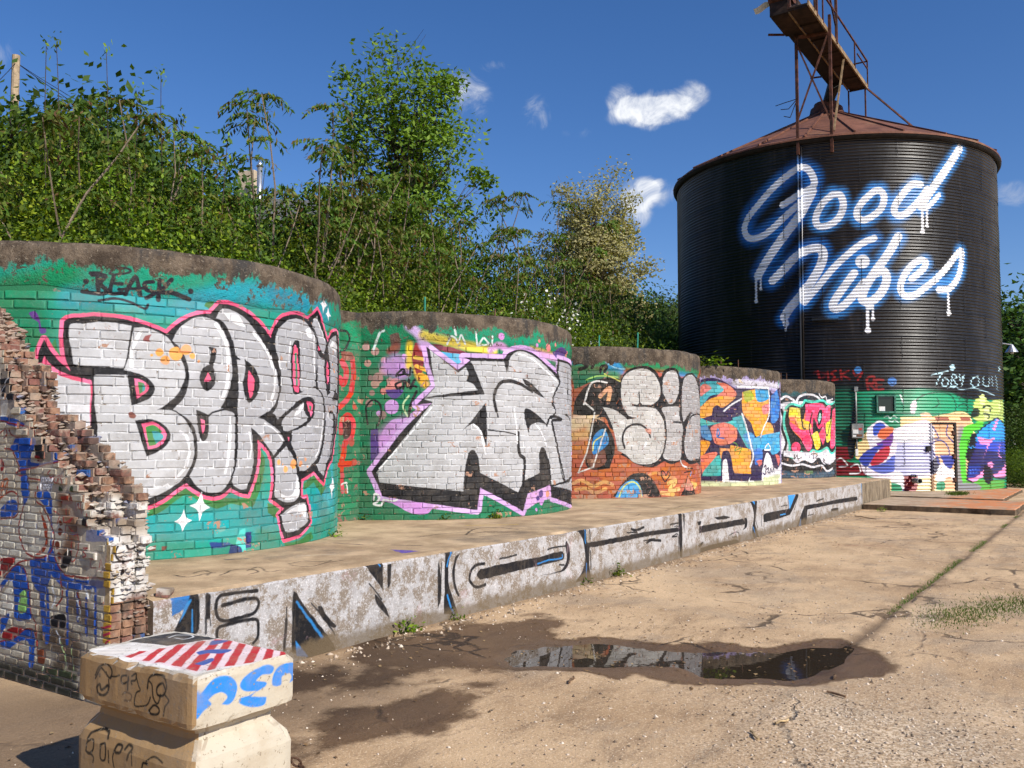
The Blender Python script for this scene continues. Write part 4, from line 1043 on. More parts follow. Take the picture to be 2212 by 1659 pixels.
'BSIDE': '''
p 2f86dc 81,529c 87,589 129,640 166,675 219,682 274,667 303,626 292,577 261,553 222,562c 253,586 229,611 183,615 153,597c 169,575 139,558 110,528c
p 2f86dc 350,525 317,546 321,564 373,565 415,575c 348,590 319,616 331,645 371,669 420,678 471,681 506,661 490,638 438,642 405,623c 465,603 456,585 406,570 382,556c 441,543 470,536c 458,506 408,505
p 2f86dc 499,589 507,634 541,660 595,663 650,645 664,607 651,576 606,569c 624,589 605,613 560,609 556,576 526,573
b 2f86dc 57 81,541 100,622
''',
'BFACE': '''
s 17140f 10 160,608 194,653 253,668 289,646 279,611 249,620 206,648 184,624 161,594
s 17140f 8 196,619 197,606
s 17140f 8 243,633 250,614
s 17140f 13 175,556 189,531 225,526 259,548 258,575 212,548 198,573 175,556
s 17140f 8 262,602 270,570
s 17140f 8 279,618 325,625 348,635
s 17140f 10 404,643 365,631 372,602 417,619 416,638 413,579
s 17140f 9 444,645 476,660 472,633 439,622 445,610
s 17140f 8 477,647 495,611 507,593 475,575 466,522 510,523 564,538 584,573
s 6a5238 8 375,553 397,566 442,564 432,536 387,529
s 17140f 11 561,608 570,654 612,676 675,676 698,642 678,601 636,594 630,625 666,649 688,628
s 17140f 9 570,642 593,626 605,577 638,557 657,598
s 17140f 11 576,515 617,547 650,533 640,513 598,506 576,515
s 17140f 8 689,603 716,582 691,553 682,513
s 17140f 13 103,307 126,338 197,364 245,359 258,335
s 17140f 11 94,251 104,293 152,309 154,269 119,242 94,251
s 17140f 11 106,246 156,236 157,209
s 17140f 11 212,300 247,307 251,241 215,241 212,300
s 17140f 8 272,285 280,234
s 17140f 13 324,301 340,324 374,324 364,296 330,289 324,301
s 17140f 13 397,315 419,339 452,332 432,302 422,275
s 17140f 8 318,294 308,259 322,222
s 17140f 8 453,313 461,257
s 17140f 11 533,264 543,286 575,286
s 17140f 8 564,296 616,325 680,313
''',
'DECK': '''
s 3a302c 22 1010,865 1020,697 1164,722 1276,720
s 3a302c 17 1154,815 1289,866 1260,742 1151,662
s 3a302c 19 1212,574 1453,711 1549,659 1501,476 1363,434
s 3a302c 14 1485,582 1662,668 1548,409 1667,403
s 3a302c 18 1949,614 2129,640 2167,489 2281,460 2009,346 1900,414 1913,574
s 3a302c 15 2170,389 2373,385
b 5a4a44 53 3265,1386 3306,1066
b 4a4040 52 3484,811 3609,556
p 5a48a0 3178,584c 3246,254c 3016,269c
s 3a302c 23 4174,1076 4604,1084 4910,975
s 3a302c 29 4686,806 5300,1114 5528,972 5498,653
s 3a302c 24 4793,814 5148,804 5194,570
s 3a302c 23 4630,575 4907,491 5107,365
s c8a850 43 5539,1448 5858,1150 6038,1013
b 2f3f55 46 1827,1270 1968,1167
b e8e0d0 25 2342,937 2625,744
b e8e0d0 33 8002,1052 8473,902 8552,617
s 4a3a34 18 6969,953 6855,549 7165,389 7560,262
s 4a3a34 21 9711,856 9700,473
s 4a3a34 17 9092,386 10192,592
s 4a3a34 16 7663,415 7930,345 8322,434
s 4a3a34 13 5176,1178 5508,1176 5589,823 5612,444 5972,278
s 4a3a34 13 4782,866 5017,742 5302,551
b c04848 36 9354,1359 9521,1327
s 4a3a34 21 11365,1525 12140,1501 12081,1044 13267,1073
s 4a3a34 24 14523,1911 15136,1780 14867,1436 15703,1367
s 4a3a34 23 13376,2157 13937,2037 14481,1968
s 4a3a34 14 9527,552 9820,533 9814,344 10269,309
s 4a3a34 22 14367,1441 13816,917 14362,790
b 6a3a48 60 16338,1258 17019,1123
b c0b060 35 9443,478 9942,361
b 6a3a38 55 18059,972 20294,772
''',
'YARD': '''
s a04840 42 13427,2060 13424,1839 13622,1667
s a04840 50 13587,1604 13707,1433 13793,1254
b a83a48 66 19388,1848 19659,1565 19568,1297
b a83a48 46 19627,1214 19637,1101
b d0a030 55 18365,2426 18522,2109 18780,1744
s 6a4430 14 11505,2186 11576,1970 11493,1732
s 6a4430 14 11844,2166 11759,1937 12065,1850
s 4a4038 20 14485,1187 15202,1092 15224,743
s 4a4038 15 13882,1183 14211,994 14454,646
b 4a3a2c 90 15455,3175 16055,2902 15997,2327
''',
}
def canvas(key, w, h, px, base, cover=False):
    c = Canvas(w, h, px, base); c.cover = cover; c.run(DATA[key]); return c
def to_image(name, c, rgb_scale=0.86):
    im = bpy.data.images.new(name, c.W, c.H, alpha=True, float_buffer=True); im.colorspace_settings.name = 'Non-Color'; im.alpha_mode = 'CHANNEL_PACKED'
    a = c.img.copy(); a[..., :3] *= rgb_scale*(1-.19*a[..., 3:]) if not getattr(c, 'cover', 0) else rgb_scale; a[..., 2] *= 1-.05*a[..., 3] if not getattr(c, 'cover', 0) else 1; im.pixels.foreach_set(np.ascontiguousarray(a, dtype=np.float32).ravel()); im.update(); return im
def wall_coords(t, spec):      # metres on a painted surface -> image coordinates
    P = t.sep(t.pos())
    if spec[0] == 'cyl':
        _, cx, cy_, rad, ang, w, z0, h = spec
        dx = t.math('SUBTRACT', P[0], cx); dy = t.math('SUBTRACT', P[1], cy_)
        al = t.math('ADD', t.math('ARCTAN2', dy, t.math('MULTIPLY', dx, -1.0)), math.pi)
        u = t.math('MULTIPLY', t.math('SUBTRACT', ang, al), rad/w); v = t.math('DIVIDE', t.math('SUBTRACT', P[2], z0), h)
    else:
        _, ia, ua, sa, ib, ub, sb, w, h = spec
        u = t.math('DIVIDE', t.math('ADD', t.math('MULTIPLY', P[ia], sa), ua), w); v = t.math('DIVIDE', t.math('ADD', t.math('MULTIPLY', P[ib], sb), ub), h)
    return u, v, w, h
def paint_image(t, img, spec, wob=.004):
    u, v, w, h = wall_coords(t, spec)
    n1 = t.math('SUBTRACT', t.noise(7, 3, .65), .5); n2 = t.math('SUBTRACT', t.noise(8.3, 3, .65), .5)
    u = t.math('ADD', u, t.math('MULTIPLY', n1, 6*wob/w)); v = t.math('ADD', v, t.math('MULTIPLY', n2, 6*wob/h))
    cb = t.n('ShaderNodeCombineXYZ'); t.set(cb.inputs[0], u); t.set(cb.inputs[1], v)
    im = t.n('ShaderNodeTexImage', image=img, interpolation='Linear', extension='EXTEND'); t.set(im.inputs[0], cb.outputs[0]); return im.outputs['Color'], im.outputs['Alpha'], u, v

# ------------------------------------------------------------------ painted surfaces
BRICK_RED = (.30, .13, .085)
def brick_paint(name, img, spec, peel=.60, under=BRICK_RED, rough=.62, dirt_z=None, weather=1.0):
    t = NT(name); c, silver, u, v = paint_image(t, img, spec)
    r_ = t.rand(); r2 = t.math('FRACT', t.math('MULTIPLY', r_, 7.31)); amp = t.math('SUBTRACT', .34, t.math('MULTIPLY', silver, .16)); val = t.math('ADD', t.math('SUBTRACT', 1.0, t.math('MULTIPLY', amp, .55)), t.math('MULTIPLY', r_, amp)); c = t.hsv(c, t.math('ADD', .488, t.math('MULTIPLY', r2, .024)), t.math('ADD', .88, t.math('MULTIPLY', r2, .16)), val)
    c = t.mix(t.math('MULTIPLY', t.ramp(t.noise(3.1, 6, .7), .42, .68), .34*weather), c, (.15, .125, .10))           # grime
    c = t.mix(t.math('MULTIPLY', t.ramp(t.noise(38, 4, .7), .52, .75), t.math('ADD', .08, t.math('MULTIPLY', silver, .25))), c, (.62, .61, .60))                    # chalky wear
    ru = t.hsv(under, t.math('ADD', .485, t.math('MULTIPLY', r_, .03)), .9, t.math('ADD', .55, t.math('MULTIPLY', r_, .8)))
    n = t.noise(11, 8, .72, dist=.5); zl = t.ramp(t.sep(t.pos())[2], Z_D+.65, Z_D+.05); n = t.math('ADD', n, t.math('MULTIPLY', zl, .035)); n = t.math('ADD', n, t.math('MULTIPLY', t.math('GREATER_THAN', r_, .93), .09))
    pm = t.ramp(n, peel, peel+.035); c = t.mix(pm, c, ru)
    if dirt_z is not None:
        z = t.sep(t.pos())[2]; dm = t.ramp(t.math('SUBTRACT', t.math('ADD', dirt_z, t.math('MULTIPLY', t.noise(4, 5, .7), .34)), z), .10, .24); c = t.mix(t.math('MULTIPLY', dm, .65), c, (.15, .11, .075))
    h = t.math('ADD', t.noise(26, 6, .7), t.math('MULTIPLY', pm, -.35))
    t.bsdf(c, t.math('SUBTRACT', rough, t.math('MULTIPLY', silver, .15)), 0., t.bump(h, .55, .006), .35); return t.mat
def mortar_paint(name, img, spec):
    t = NT(name); c, silver, u, v = paint_image(t, img, spec)
    c = t.mix(t.math('MULTIPLY', t.math('MULTIPLY', silver, .75), t.ramp(t.noise(14, 4, .7), .38, .62)), c, (.74, .74, .74))
    c = t.mix(t.math('MULTIPLY', t.math('SUBTRACT', 1.0, silver), .35), c, (.06, .055, .05))
    c = t.mix(t.ramp(t.noise(9, 7, .7), .58, .66), c, (.23, .19, .15))
    t.bsdf(c, .85, 0., t.bump(t.noise(60, 5, .7), .8, .008), .2); return t.mat
def rim_paint(name, img, spec, zedge, amp):
    t = NT(name); c, silver, u, v = paint_image(t, img, spec); z = t.sep(t.pos())[2]
    conc = t.mix(t.ramp(t.noise(5, 7, .7), .35, .68), (.055, .040, .028), (.17, .13, .092))
    conc = t.mix(t.ramp(t.noise(2.2, 6, .75, stretch=(1, 1, .35)), .5, .64), conc, (.05, .045, .04))
    conc = t.mix(t.ramp(t.noise(30, 5, .7), .56, .7), conc, (.28, .23, .17))
    edge = t.math('ADD', zedge, t.math('MULTIPLY', t.math('SUBTRACT', t.noise(3.3, 6, .75, stretch=(1, 1, .3)), .5), amp))
    edge = t.math('ADD', edge, t.math('MULTIPLY', t.math('SUBTRACT', t.noise(15, 5, .7), .5), amp*.35))
    pm = t.ramp(t.math('SUBTRACT', edge, z), -.015, .03)
    pm = t.math('MULTIPLY', pm, t.math('SUBTRACT', 1.0, t.ramp(t.noise(12, 8, .75, dist=.4), .56, .60)))
    c = t.mix(t.math('MULTIPLY', t.ramp(t.noise(4, 6, .7), .4, .7), .3), c, (.13, .12, .1))
    c = t.mix(pm, conc, c)
    h = t.math('ADD', t.noise(9, 8, .72), t.math('MULTIPLY', t.noise(60, 4, .7), .4)); t.bsdf(c, .85, 0., t.bump(h, 1.0, .035), .2); return t.mat
def concrete(name, lo, hi, scale=1.0, dark=(.06, .05, .04), darkamt=.5, paintable=None, bump=.5):
    t = NT(name); c = t.mix(t.ramp(t.noise(1.6*scale, 7, .65), .3, .7), lo, hi)
    c = t.mix(t.math('MULTIPLY', t.ramp(t.noise(.7*scale, 6, .7), .5, .72), darkamt), c, dark)
    c = t.mix(t.math('MULTIPLY', t.ramp(t.noise(55*scale, 3, .6), .55, .72), .35), c, tuple(v*1.5 for v in hi))
    if paintable:
        pc, cov, u, v = paint_image(t, *paintable)
        c = t.mix(t.math('MULTIPLY', cov, t.math('SUBTRACT', 1.0, t.math('MULTIPLY', t.ramp(t.noise(14, 6, .7), .45, .65), .5))), c, pc)
    t.bsdf(c, .88, 0., t.bump(t.math('ADD', t.noise(18*scale, 8, .7), t.math('MULTIPLY', t.noise(90, 3), .5)), bump, .012), .25); return t.mat

TANKS = [(5.2276*i, 3.9934) for i in range(5)]
R_T, Z_D, Z_T = 2.538, 0.6474, 3.3913                 # tank radius, dock height, tank top
AZH = (265, 275, 280, 285, 290); T_BASE = ('1f9a82', '0f7a50', 'b5552c', 'a59ac0', '22262c'); T_PX = (.005, .006, .007, .008, .009)
HT = Z_T-Z_D

# ------------------------------------------------------------------ ground, yard, puddle
def puddle_depth(x, y):
    # hollow in the yard slab that holds the rain water; positive inside
    pts = [(.50, -1.65), (.66, -2.15), (.85, -2.6), (1.15, -3.1), (1.55, -3.36)]; best = np.full(x.shape, 9.0)
    for (x0, y0), (x1, y1) in zip(pts[:-1], pts[1:]):
        d = np.array((x1-x0, y1-y0)); L = d@d; t_ = np.clip(((x-x0)*d[0]+(y-y0)*d[1])/L, 0, 1)
        best = np.minimum(best, np.hypot((x-x0-t_*d[0])/1.0, (y-y0-t_*d[1])/.8))
    return best+fbm(x, y, 3, 4, 1.7)*.26+fbm(x, y, 6, 3, 7.0)*.05
def ground_z(x, y):
    z = fbm(x, y, 11, 4, .35)*.012+fbm(x, y, 12, 3, 4.0)*.003
    d = puddle_depth(x, y); z = z-.03*np.clip(1-d/.75, 0, 1)
    j = np.clip(1-np.abs(y+3.43+fbm(x, y*0, 5, 4, 2.0)*.05)/.05, 0, 1)*(x > 1.2); z = z-.03*j      # open joint between two slabs
    z = np.where(y < -3.47, z+.012, z)
    return z
def ground_attr(x, y):
    d = puddle_depth(x, y); wet = np.clip((.70-d-fbm(x, y, 22, 4, 5)*.08)/.12, 0, 1)
    soak = np.clip(1.25-np.hypot((x-.25)/1.15, (y+.85)/.75)+fbm(x, y, 21, 5, 2.2)*.75, 0, 1)          # damp silt by the dock
    soak2 = np.clip(1-np.hypot((x+1.5)/.9, (y+1.6)/.45)+fbm(x, y, 23, 5, 2.5)*.7, 0, 1)
    soak3 = np.clip(.75-np.hypot((x+1.25)/.8, (y+.45)/.45)+fbm(x, y, 24, 5, 2.5)*.6, 0, 1)
    wet = np.maximum(wet, np.clip(np.maximum(np.maximum(soak, soak2*.9), soak3)*2.0, 0, .9))
    dirt = np.clip(1-np.abs(y)/.22+fbm(x, y, 31, 4, 3)*.7, 0, 1)*(y < .2)*(x > -2.6)
    dirt = np.maximum(dirt, np.clip(1-np.abs(y+3.43)/.13+fbm(x, y, 32, 4, 4)*.6, 0, 1)*(x > 1))
    earth = np.clip(1.35-np.hypot((x+1.7)/1.5, (y+.35)/1.0)+fbm(x, y, 35, 5, 1.5)*.55, 0, 1); earth = np.maximum(earth, np.clip(1.3-np.hypot((x+3.0)/1.0, (y-.2)/2.3)+fbm(x, y, 36, 5, 1.8)*.5, 0, 1))
    dirt = np.maximum(dirt, np.clip(earth*1.4, 0, 1))
    grav = np.clip(1.1-np.hypot((x+.6)/2.2, (y+4.1)/1.2)+fbm(x, y, 33, 4, 1.6)*.5, 0, 1)
    grav = np.maximum(grav, np.clip(1-np.abs(y+3.75)/.2+fbm(x, y, 34, 4, 2)*.6, 0, 1)*np.clip(1-np.abs(x-3.6)/1.5, 0, 1))
    return wet, dirt, grav
def grid_sheet(xs, ys, fz):
    X, Y = np.meshgrid(xs, ys); Zz = fz(X, Y); nx, ny = len(xs), len(ys)
    V = np.stack([X, Y, Zz], -1).reshape(-1, 3); i = np.arange(nx*ny).reshape(ny, nx)
    Fq = np.stack([i[:-1, :-1], i[:-1, 1:], i[1:, 1:], i[1:, :-1]], -1).reshape(-1, 4); return V, Fq
def add_attr(me, name, vals):
    a = me.attributes.new(name, 'FLOAT', 'POINT'); a.data.foreach_set('value', np.asarray(vals, dtype=np.float32).ravel())
yard_img = to_image('yard_marks', canvas('YARD', 22.0, 3.5, .012, '000000', True), 1.0)
def ground_material():
    t = NT('yard_concrete'); 
    at = lambda n_: t.n('ShaderNodeAttribute', attribute_name=n_).outputs['Fac']
    c = t.mix(t.ramp(t.noise(.8, 8, .66), .32, .70), (.42, .275, .15), (.62, .43, .25))
    c = t.mix(t.math('MULTIPLY', t.ramp(t.noise(2.3, 8, .7, stretch=(.6, 1.5, 1)), .46, .68), .62), c, (.23, .145, .08))
    c = t.mix(t.math('MULTIPLY', t.ramp(t.noise(.55, 5, .7, dist=.8), .50, .62), .45), c, (.30, .235, .17))
    c = t.mix(t.math('MULTIPLY', t.ramp(t.noise(6.5, 5, .75), .56, .66), .45), c, (.20, .13, .075))
    c = t.mix(t.math('MULTIPLY', t.ramp(t.noise(.35, 5, .6), .5, .7), .6), c, (.68, .48, .28))
    c = t.mix(t.math('MULTIPLY', t.ramp(t.noise(70, 3, .65), .54, .66), .65), c, (.80, .62, .42))
    c = t.mix(t.math('MULTIPLY', t.ramp(t.noise(48, 4, .7), .57, .68), .7), c, (.17, .105, .06))
    vo = t.n('ShaderNodeTexVoronoi', feature='DISTANCE_TO_EDGE'); vo.inputs['Scale'].default_value = .42
    wv = t.n('ShaderNodeVectorMath', operation='ADD'); t.set(wv.inputs[0], t.pos())
    nn = t.n('ShaderNodeTexNoise'); nn.inputs['Scale'].default_value = 1.3; nn.inputs['Detail'].default_value = 6; t.set(nn.inputs['Vector'], t.pos()); t.set(wv.inputs[1], nn.outputs['Color']); t.set(vo.inputs['Vector'], wv.outputs[0])
    crack = t.math('MULTIPLY', t.math('SUBTRACT', 1.0, t.ramp(vo.outputs['Distance'], .003, .014)), t.ramp(t.noise(.9, 4), .47, .57))
    c = t.mix(t.math('MULTIPLY', crack, .85), c, (.09, .06, .035))
    pc, cov, u, v = paint_image(t, yard_img, ('pl', 0, 4.0, 1.0, 1, 3.5, 1.0, 22.0, 3.5), .012)
    c = t.mix(t.math('MULTIPLY', cov, t.math('MULTIPLY', t.ramp(t.noise(9, 6, .7), .40, .62), .7)), c, pc)
    grav = at('gravel'); spk = t.ramp(t.noise(52, 2, .5), .44, .58); spd = t.ramp(t.noise(44, 2, .5, dist=.6), .56, .64)
    gc = t.mix(spk, (.36, .25, .15), (.76, .62, .45)); gc = t.mix(spd, gc, (.10, .085, .07)); c = t.mix(t.math('MULTIPLY', grav, .6), c, gc)
    dirt = at('dirt'); c = t.mix(t.math('MULTIPLY', dirt, .8), c, t.mix(t.noise(40, 4, .7), (.085, .055, .032), (.23, .15, .088)))
    wet = at('wet'); wv_ = t.math('MULTIPLY', wet, 1.0)
    wv_ = t.ramp(t.math('ADD', wet, t.math('MULTIPLY', t.math('SUBTRACT', t.noise(9, 5, .75), .5), 1.1)), .22, .80)
    c = t.mix(wv_, c, t.mix(1.0, c, (.27, .23, .20), 'MULTIPLY'))
    rough = t.math('SUBTRACT', .92, t.math('MULTIPLY', t.ramp(wet, .75, 1.0), .45))
    hgt = t.math('ADD', t.math('ADD', t.noise(22, 8, .72), t.math('MULTIPLY', t.noise(110, 3), .7)), t.math('MULTIPLY', crack, -1.5))
    t.bsdf(c, rough, 0., t.bump(hgt, .7, .012), .3); return t.mat
M_ground = ground_material()
xs = np.concatenate([[-400, -150, -60, -25, -14], np.arange(-9, 21.9, .055), np.arange(22, 40, 1.0), [45, 60, 90, 150, 280, 600]])
ys = np.concatenate([[-400, -150, -60, -30, -18], np.arange(-12, -6.6, .3), np.arange(-6.5, .31, .055), np.arange(.5, 7.6, .6)])
V, Fq = grid_sheet(xs, ys, ground_z); me = make_mesh('ground', V, Fq, M_ground, True)
w_, d_, g_ = ground_attr(V[:, 0], V[:, 1]); add_attr(me, 'wet', w_); add_attr(me, 'dirt', d_); add_attr(me, 'gravel', g_)
tag(mobj('ground', me), kind='structure')

t = NT('puddle_water'); wp = t.bsdf((.032, .023, .015), .015, 0., t.bump(t.noise(9, 2), .02, .01), .95); wp.inputs['IOR'].default_value = 1.33
M_water = t.mat
xs = np.arange(-.7, 2.5, .05); ys = np.arange(-3.9, -.7, .05); V, Fq = grid_sheet(xs, ys, lambda x, y: np.full(x.shape, -.0115))
keep = (puddle_depth(V[:, 0], V[:, 1]) < .62)[Fq].all(1); me = make_mesh('puddle', V, Fq[keep], M_water, True)
tag(mobj('puddle', me), kind='structure')

# hillside behind the tanks
def hill_z(x, y):
    z = .6+np.clip(y-7.2, 0, 10)*.32+np.clip(y-17.2, 0, 60)*.16+np.clip(y-77, 0, 300)*.05
    return z+fbm(x, y, 41, 4, .12)*.5*np.clip((y-8)/6, 0, 1)
def hill_at(x, y): return float(hill_z(np.array([float(x)]), np.array([float(y)]))[0])
M_soil = plain('leaf_litter_soil', (.085, .062, .035), .95, 0., .5, 2.0, .8, (.05, .075, .02))
xs = np.concatenate([np.arange(-60, 90, 2.0), np.arange(95, 320, 15)]); ys = np.concatenate([np.arange(7.3, 30, 1.2), np.arange(31, 80, 4), np.arange(90, 330, 20)])
V, Fq = grid_sheet(xs, ys, hill_z); tag(mobj('hillside', make_mesh('hillside', V, Fq, M_soil, True)), kind='structure')

# ------------------------------------------------------------------ dock (raised concrete platform)
front_img = to_image('dock_front_paint', canvas('FRONT', 23.4, .67, .007, 'aeaaa8'))
deck_img = to_image('deck_marks', canvas('DECK', 23.4, 4.2, .012, '000000', True), 1.0)
def dock_front_material():
    t = NT('dock_front_painted'); c, s_, u, v = paint_image(t, front_img, ('pl', 0, 2.4, 1.0, 2, 0.0, 1.0, 23.4, .67), .005)
    z = t.sep(t.pos())[2]
    dark = t.n('ShaderNodeSeparateColor'); t.set(dark.inputs[0], c); isl = t.math('GREATER_THAN', dark.outputs[0], .2)
    c = t.mix(t.math('MULTIPLY', isl, t.math('MULTIPLY', t.ramp(t.noise(9, 7, .7), .40, .66), .40)), c, (.62, .60, .60))
    brown = t.ramp(t.math('ADD', t.noise(5.5, 8, .74), t.math('MULTIPLY', t.noise(26, 4, .7), .35)), .64, .74)
    c = t.mix(t.math('MULTIPLY', t.math('MULTIPLY', brown, .8), t.math('ADD', .15, t.math('MULTIPLY', isl, .85))), c, (.185, .135, .085))
    c = t.mix(t.math('MULTIPLY', t.ramp(t.noise(3.5, 6, .7, stretch=(6, 6, .5)), .52, .72), .38), c, (.13, .11, .09))
    c = t.mix(t.math('MULTIPLY', t.ramp(t.noise(2.6, 5, .7, dist=.5), .60, .68), .25), c, (.62, .42, .46))
    c = t.mix(t.math('MULTIPLY', isl, t.math('MULTIPLY', t.ramp(t.noise(70, 3, .7), .52, .66), .5)), c, (.78, .77, .77))
    low = t.ramp(t.math('SUBTRACT', t.math('ADD', .02, t.math('MULTIPLY', t.noise(5, 6, .7), .26)), z), -.02, .07); c = t.mix(t.math('MULTIPLY', low, .8), c, (.14, .10, .055))
    x = t.sep(t.pos())[0]; c = t.mix(t.ramp(x, 17.62, 17.66), c, t.mix(t.ramp(t.noise(4, 7, .7, stretch=(3, 3, .6)), .35, .65), (.11, .08, .05), (.30, .235, .155)))
    t.bsdf(c, .75, 0., t.bump(t.math('ADD', t.noise(24, 7, .72), t.math('MULTIPLY', t.noise(80, 3), .6)), .75, .012), .3); return t.mat
def deck_material():
    return concrete('dock_deck_concrete', (.29, .20, .115), (.56, .405, .25), 1.3, (.13, .105, .08), .7, (deck_img, ('pl', 0, 2.4, 1.0, 1, 0.1, 1.0, 23.4, 4.2), .012))
M_front = dock_front_material(); M_deck = deck_material(); M_dockend = concrete('dock_bare_concrete', (.12, .085, .055), (.33, .25, .165), 2.0)
def front_y(x, z): return -.05+fbm(x, z, 51, 4, 1.3)*.012+fbm(x, z, 52, 2, 9)*.004
b_ = MB(); xs = np.concatenate([np.arange(-2.12, 8, .07), np.arange(8, 20.95, .16), [21.0]]); zs = np.array([-.05, .05, .12, .2, .28, .36, .44, .52, .58, .62, Z_D-.012])
X, Zg = np.meshgrid(xs, zs); Yg = front_y(X, Zg); chip = np.clip(fbm(xs, xs*0, 53, 4, 3.0)-.12, 0, 1)*.07
Yg[-1] += .012+chip; Zg = Zg.copy(); Zg[-1] -= chip*.5
nx, nz = len(xs), len(zs); V = np.stack([X, Yg, Zg], -1).reshape(-1, 3); i = np.arange(nx*nz).reshape(nz, nx)
Fq = np.stack([i[:-1, :-1], i[:-1, 1:], i[1:, 1:], i[1:, :-1]], -1).reshape(-1, 4)
ysd = np.array([.03, .1, .2, .4, .7, 1.0, 1.4, 2.0, 3.0, 4.5, 7.35]); Xd, Yd = np.meshgrid(xs, ysd); Zd = Z_D+fbm(Xd, Yd, 54, 4, .8)*.008
Vd = np.stack([Xd, Yd, Zd], -1).reshape(-1, 3); k = len(V); j = np.arange(nx*len(ysd)).reshape(len(ysd), nx)+k
Fd = np.stack([j[:-1, :-1], j[:-1, 1:], j[1:, 1:], j[1:, :-1]], -1).reshape(-1, 4)
Fe = np.stack([i[-1, :-1], i[-1, 1:], j[0, 1:], j[0, :-1]], -1)
V = np.concatenate([V, Vd]); ce = len(V)
V = np.concatenate([V, [(21.0, 7.35, -.05), (-2.12, 7.35, -.05)]]); 
faces = np.concatenate([Fq, Fd, Fe]); midx = [0]*len(Fq)+[1]*len(Fd)+[1]*len(Fe)
flist = [tuple(f) for f in faces.tolist()]
flist.append(tuple([int(q) for q in i[:, -1]]+[int(q) for q in j[:, -1]]+[ce])[::1]); midx.append(2)
flist.append(tuple([int(q) for q in i[:, 0]][::-1]+[ce+1]+[int(q) for q in j[:, 0]][::-1])); midx.append(2)
dock = mobj('concrete_dock', make_mesh('concrete_dock', V, flist, [M_front, M_deck, M_dockend], False, midx))
tag(dock, 'long low concrete dock with grey block lettering along its front, under the brick tanks', 'platform')

# low slab between dock end and silo, silo apron
M_slab = NT('slab_concrete'); t = M_slab
c = t.mix(t.ramp(t.noise(2, 7, .7), .3, .7), (.30, .21, .13), (.52, .40, .28)); P_ = t.sep(t.pos())
om = t.math('MULTIPLY', t.ramp(t.math('ADD', t.math('MULTIPLY', P_[1], -1), t.math('MULTIPLY', t.noise(1.5, 6, .7), 2.0)), 2.0, 3.2), t.ramp(t.noise(3, 6, .75), .36, .55))
c = t.mix(t.math('MULTIPLY', om, .8), c, (.62, .20, .06)); t.bsdf(c, .85, 0., t.bump(t.noise(30, 6, .7), .6, .01)); M_slab = t.mat
M_slabside = concrete('slab_earthy_side', (.06, .042, .026), (.17, .12, .075), 3.0, bump=1.0)
def rough_slab(name, x0, x1, y0, y1, z0, z1, mats, seed):
    n = 40; pts = []
    for (ax, ay, bx, by) in ((x0, y0, x1, y0), (x1, y0, x1, y1), (x1, y1, x0, y1), (x0, y1, x0, y0)):
        for q in range(n): pts.append((ax+(bx-ax)*q/n, ay+(by-ay)*q/n))
    pts = np.array(pts); jx = fbm(pts[:, 0]*3, pts[:, 1]*3, seed, 4)*.035; jy = fbm(pts[:, 0]*3, pts[:, 1]*3, seed+1, 4)*.035
    top = np.c_[pts[:, 0]+jx, pts[:, 1]+jy, np.full(len(pts), z1)+fbm(pts[:, 0]*4, pts[:, 1]*4, seed+2)*.008]
    inn = np.c_[pts[:, 0]+jx+.02*np.sign((x0+x1)/2-pts[:, 0]), pts[:, 1]+jy+.02*np.sign((y0+y1)/2-pts[:, 1]), np.full(len(pts), z1+.012)]
    bot = np.c_[pts[:, 0]+jy*1.3, pts[:, 1]+jx*1.3, np.full(len(pts), z0)]
    m_ = len(pts); V = np.concatenate([bot, top, inn]); fs = []; mi = []
    for q in range(m_):
        r_ = (q+1) % m_; fs += [(q, r_, m_+r_, m_+q), (m_+q, m_+r_, 2*m_+r_, 2*m_+q)]; mi += [1, 0]
    fs.append(tuple(range(2*m_, 3*m_))); mi.append(0)
    return mobj(name, make_mesh(name, V, fs, mats, False, mi))
tag(rough_slab('concrete_slab', 17.55, 20.9, -3.38, -.08, -.03, .125, [M_slab, M_slabside], 61), 'low rough concrete slab with faded orange paint at the dock end', 'slab')
tag(rough_slab('concrete_slab', 22.3, 28.5, -2.7, 1.0, -.03, .085, [M_slab, M_slabside], 71), 'thin broken concrete slab before the silo door', 'slab')

# ------------------------------------------------------------------ bricks
def brick_mesh(name, L, H, D, mat, seed, rough=.004, bev=.006):
    r_ = np.random.default_rng(seed); nx, nz_ = 4, 3
    xs = np.array([-L/2, -L/2+bev*1.5, L*.05, L/2-bev*1.5, L/2]) if nx == 4 else None; zs = np.array([-H/2, -H/2+bev, H/2-bev, H/2])
    vs = []; 
    for a, z in enumerate(zs):
        for b, x in enumerate(xs):
            edge = a in (0, 3) or b in (0, 4)
            vs.append((x+(r_.uniform(-1, 1)*rough if not edge else r_.uniform(-.4, .4)*rough), (bev if edge else 0)+(r_.uniform(0, 1)*rough*.8), z+r_.uniform(-.5, .5)*rough))
    n = len(xs); fs = [(a*n+b, a*n+b+1, (a+1)*n+b+1, (a+1)*n+b) for a in range(3) for b in range(n-1)]
    k = len(vs); vs += [(-L/2, D, -H/2), (L/2, D, -H/2), (L/2, D, H/2), (-L/2, D, H/2)]
    fs += [(k, k+1, n-1, 0) if False else (0, k, k+1, n-1), (3*n, 4*n-1, k+2, k+3), (0, 3*n, k+3, k), (n-1, k+1, k+2, 4*n-1), (k, k+3, k+2, k+1)]
    # side loops: split so that the long edges stay closed
    return vs, fs
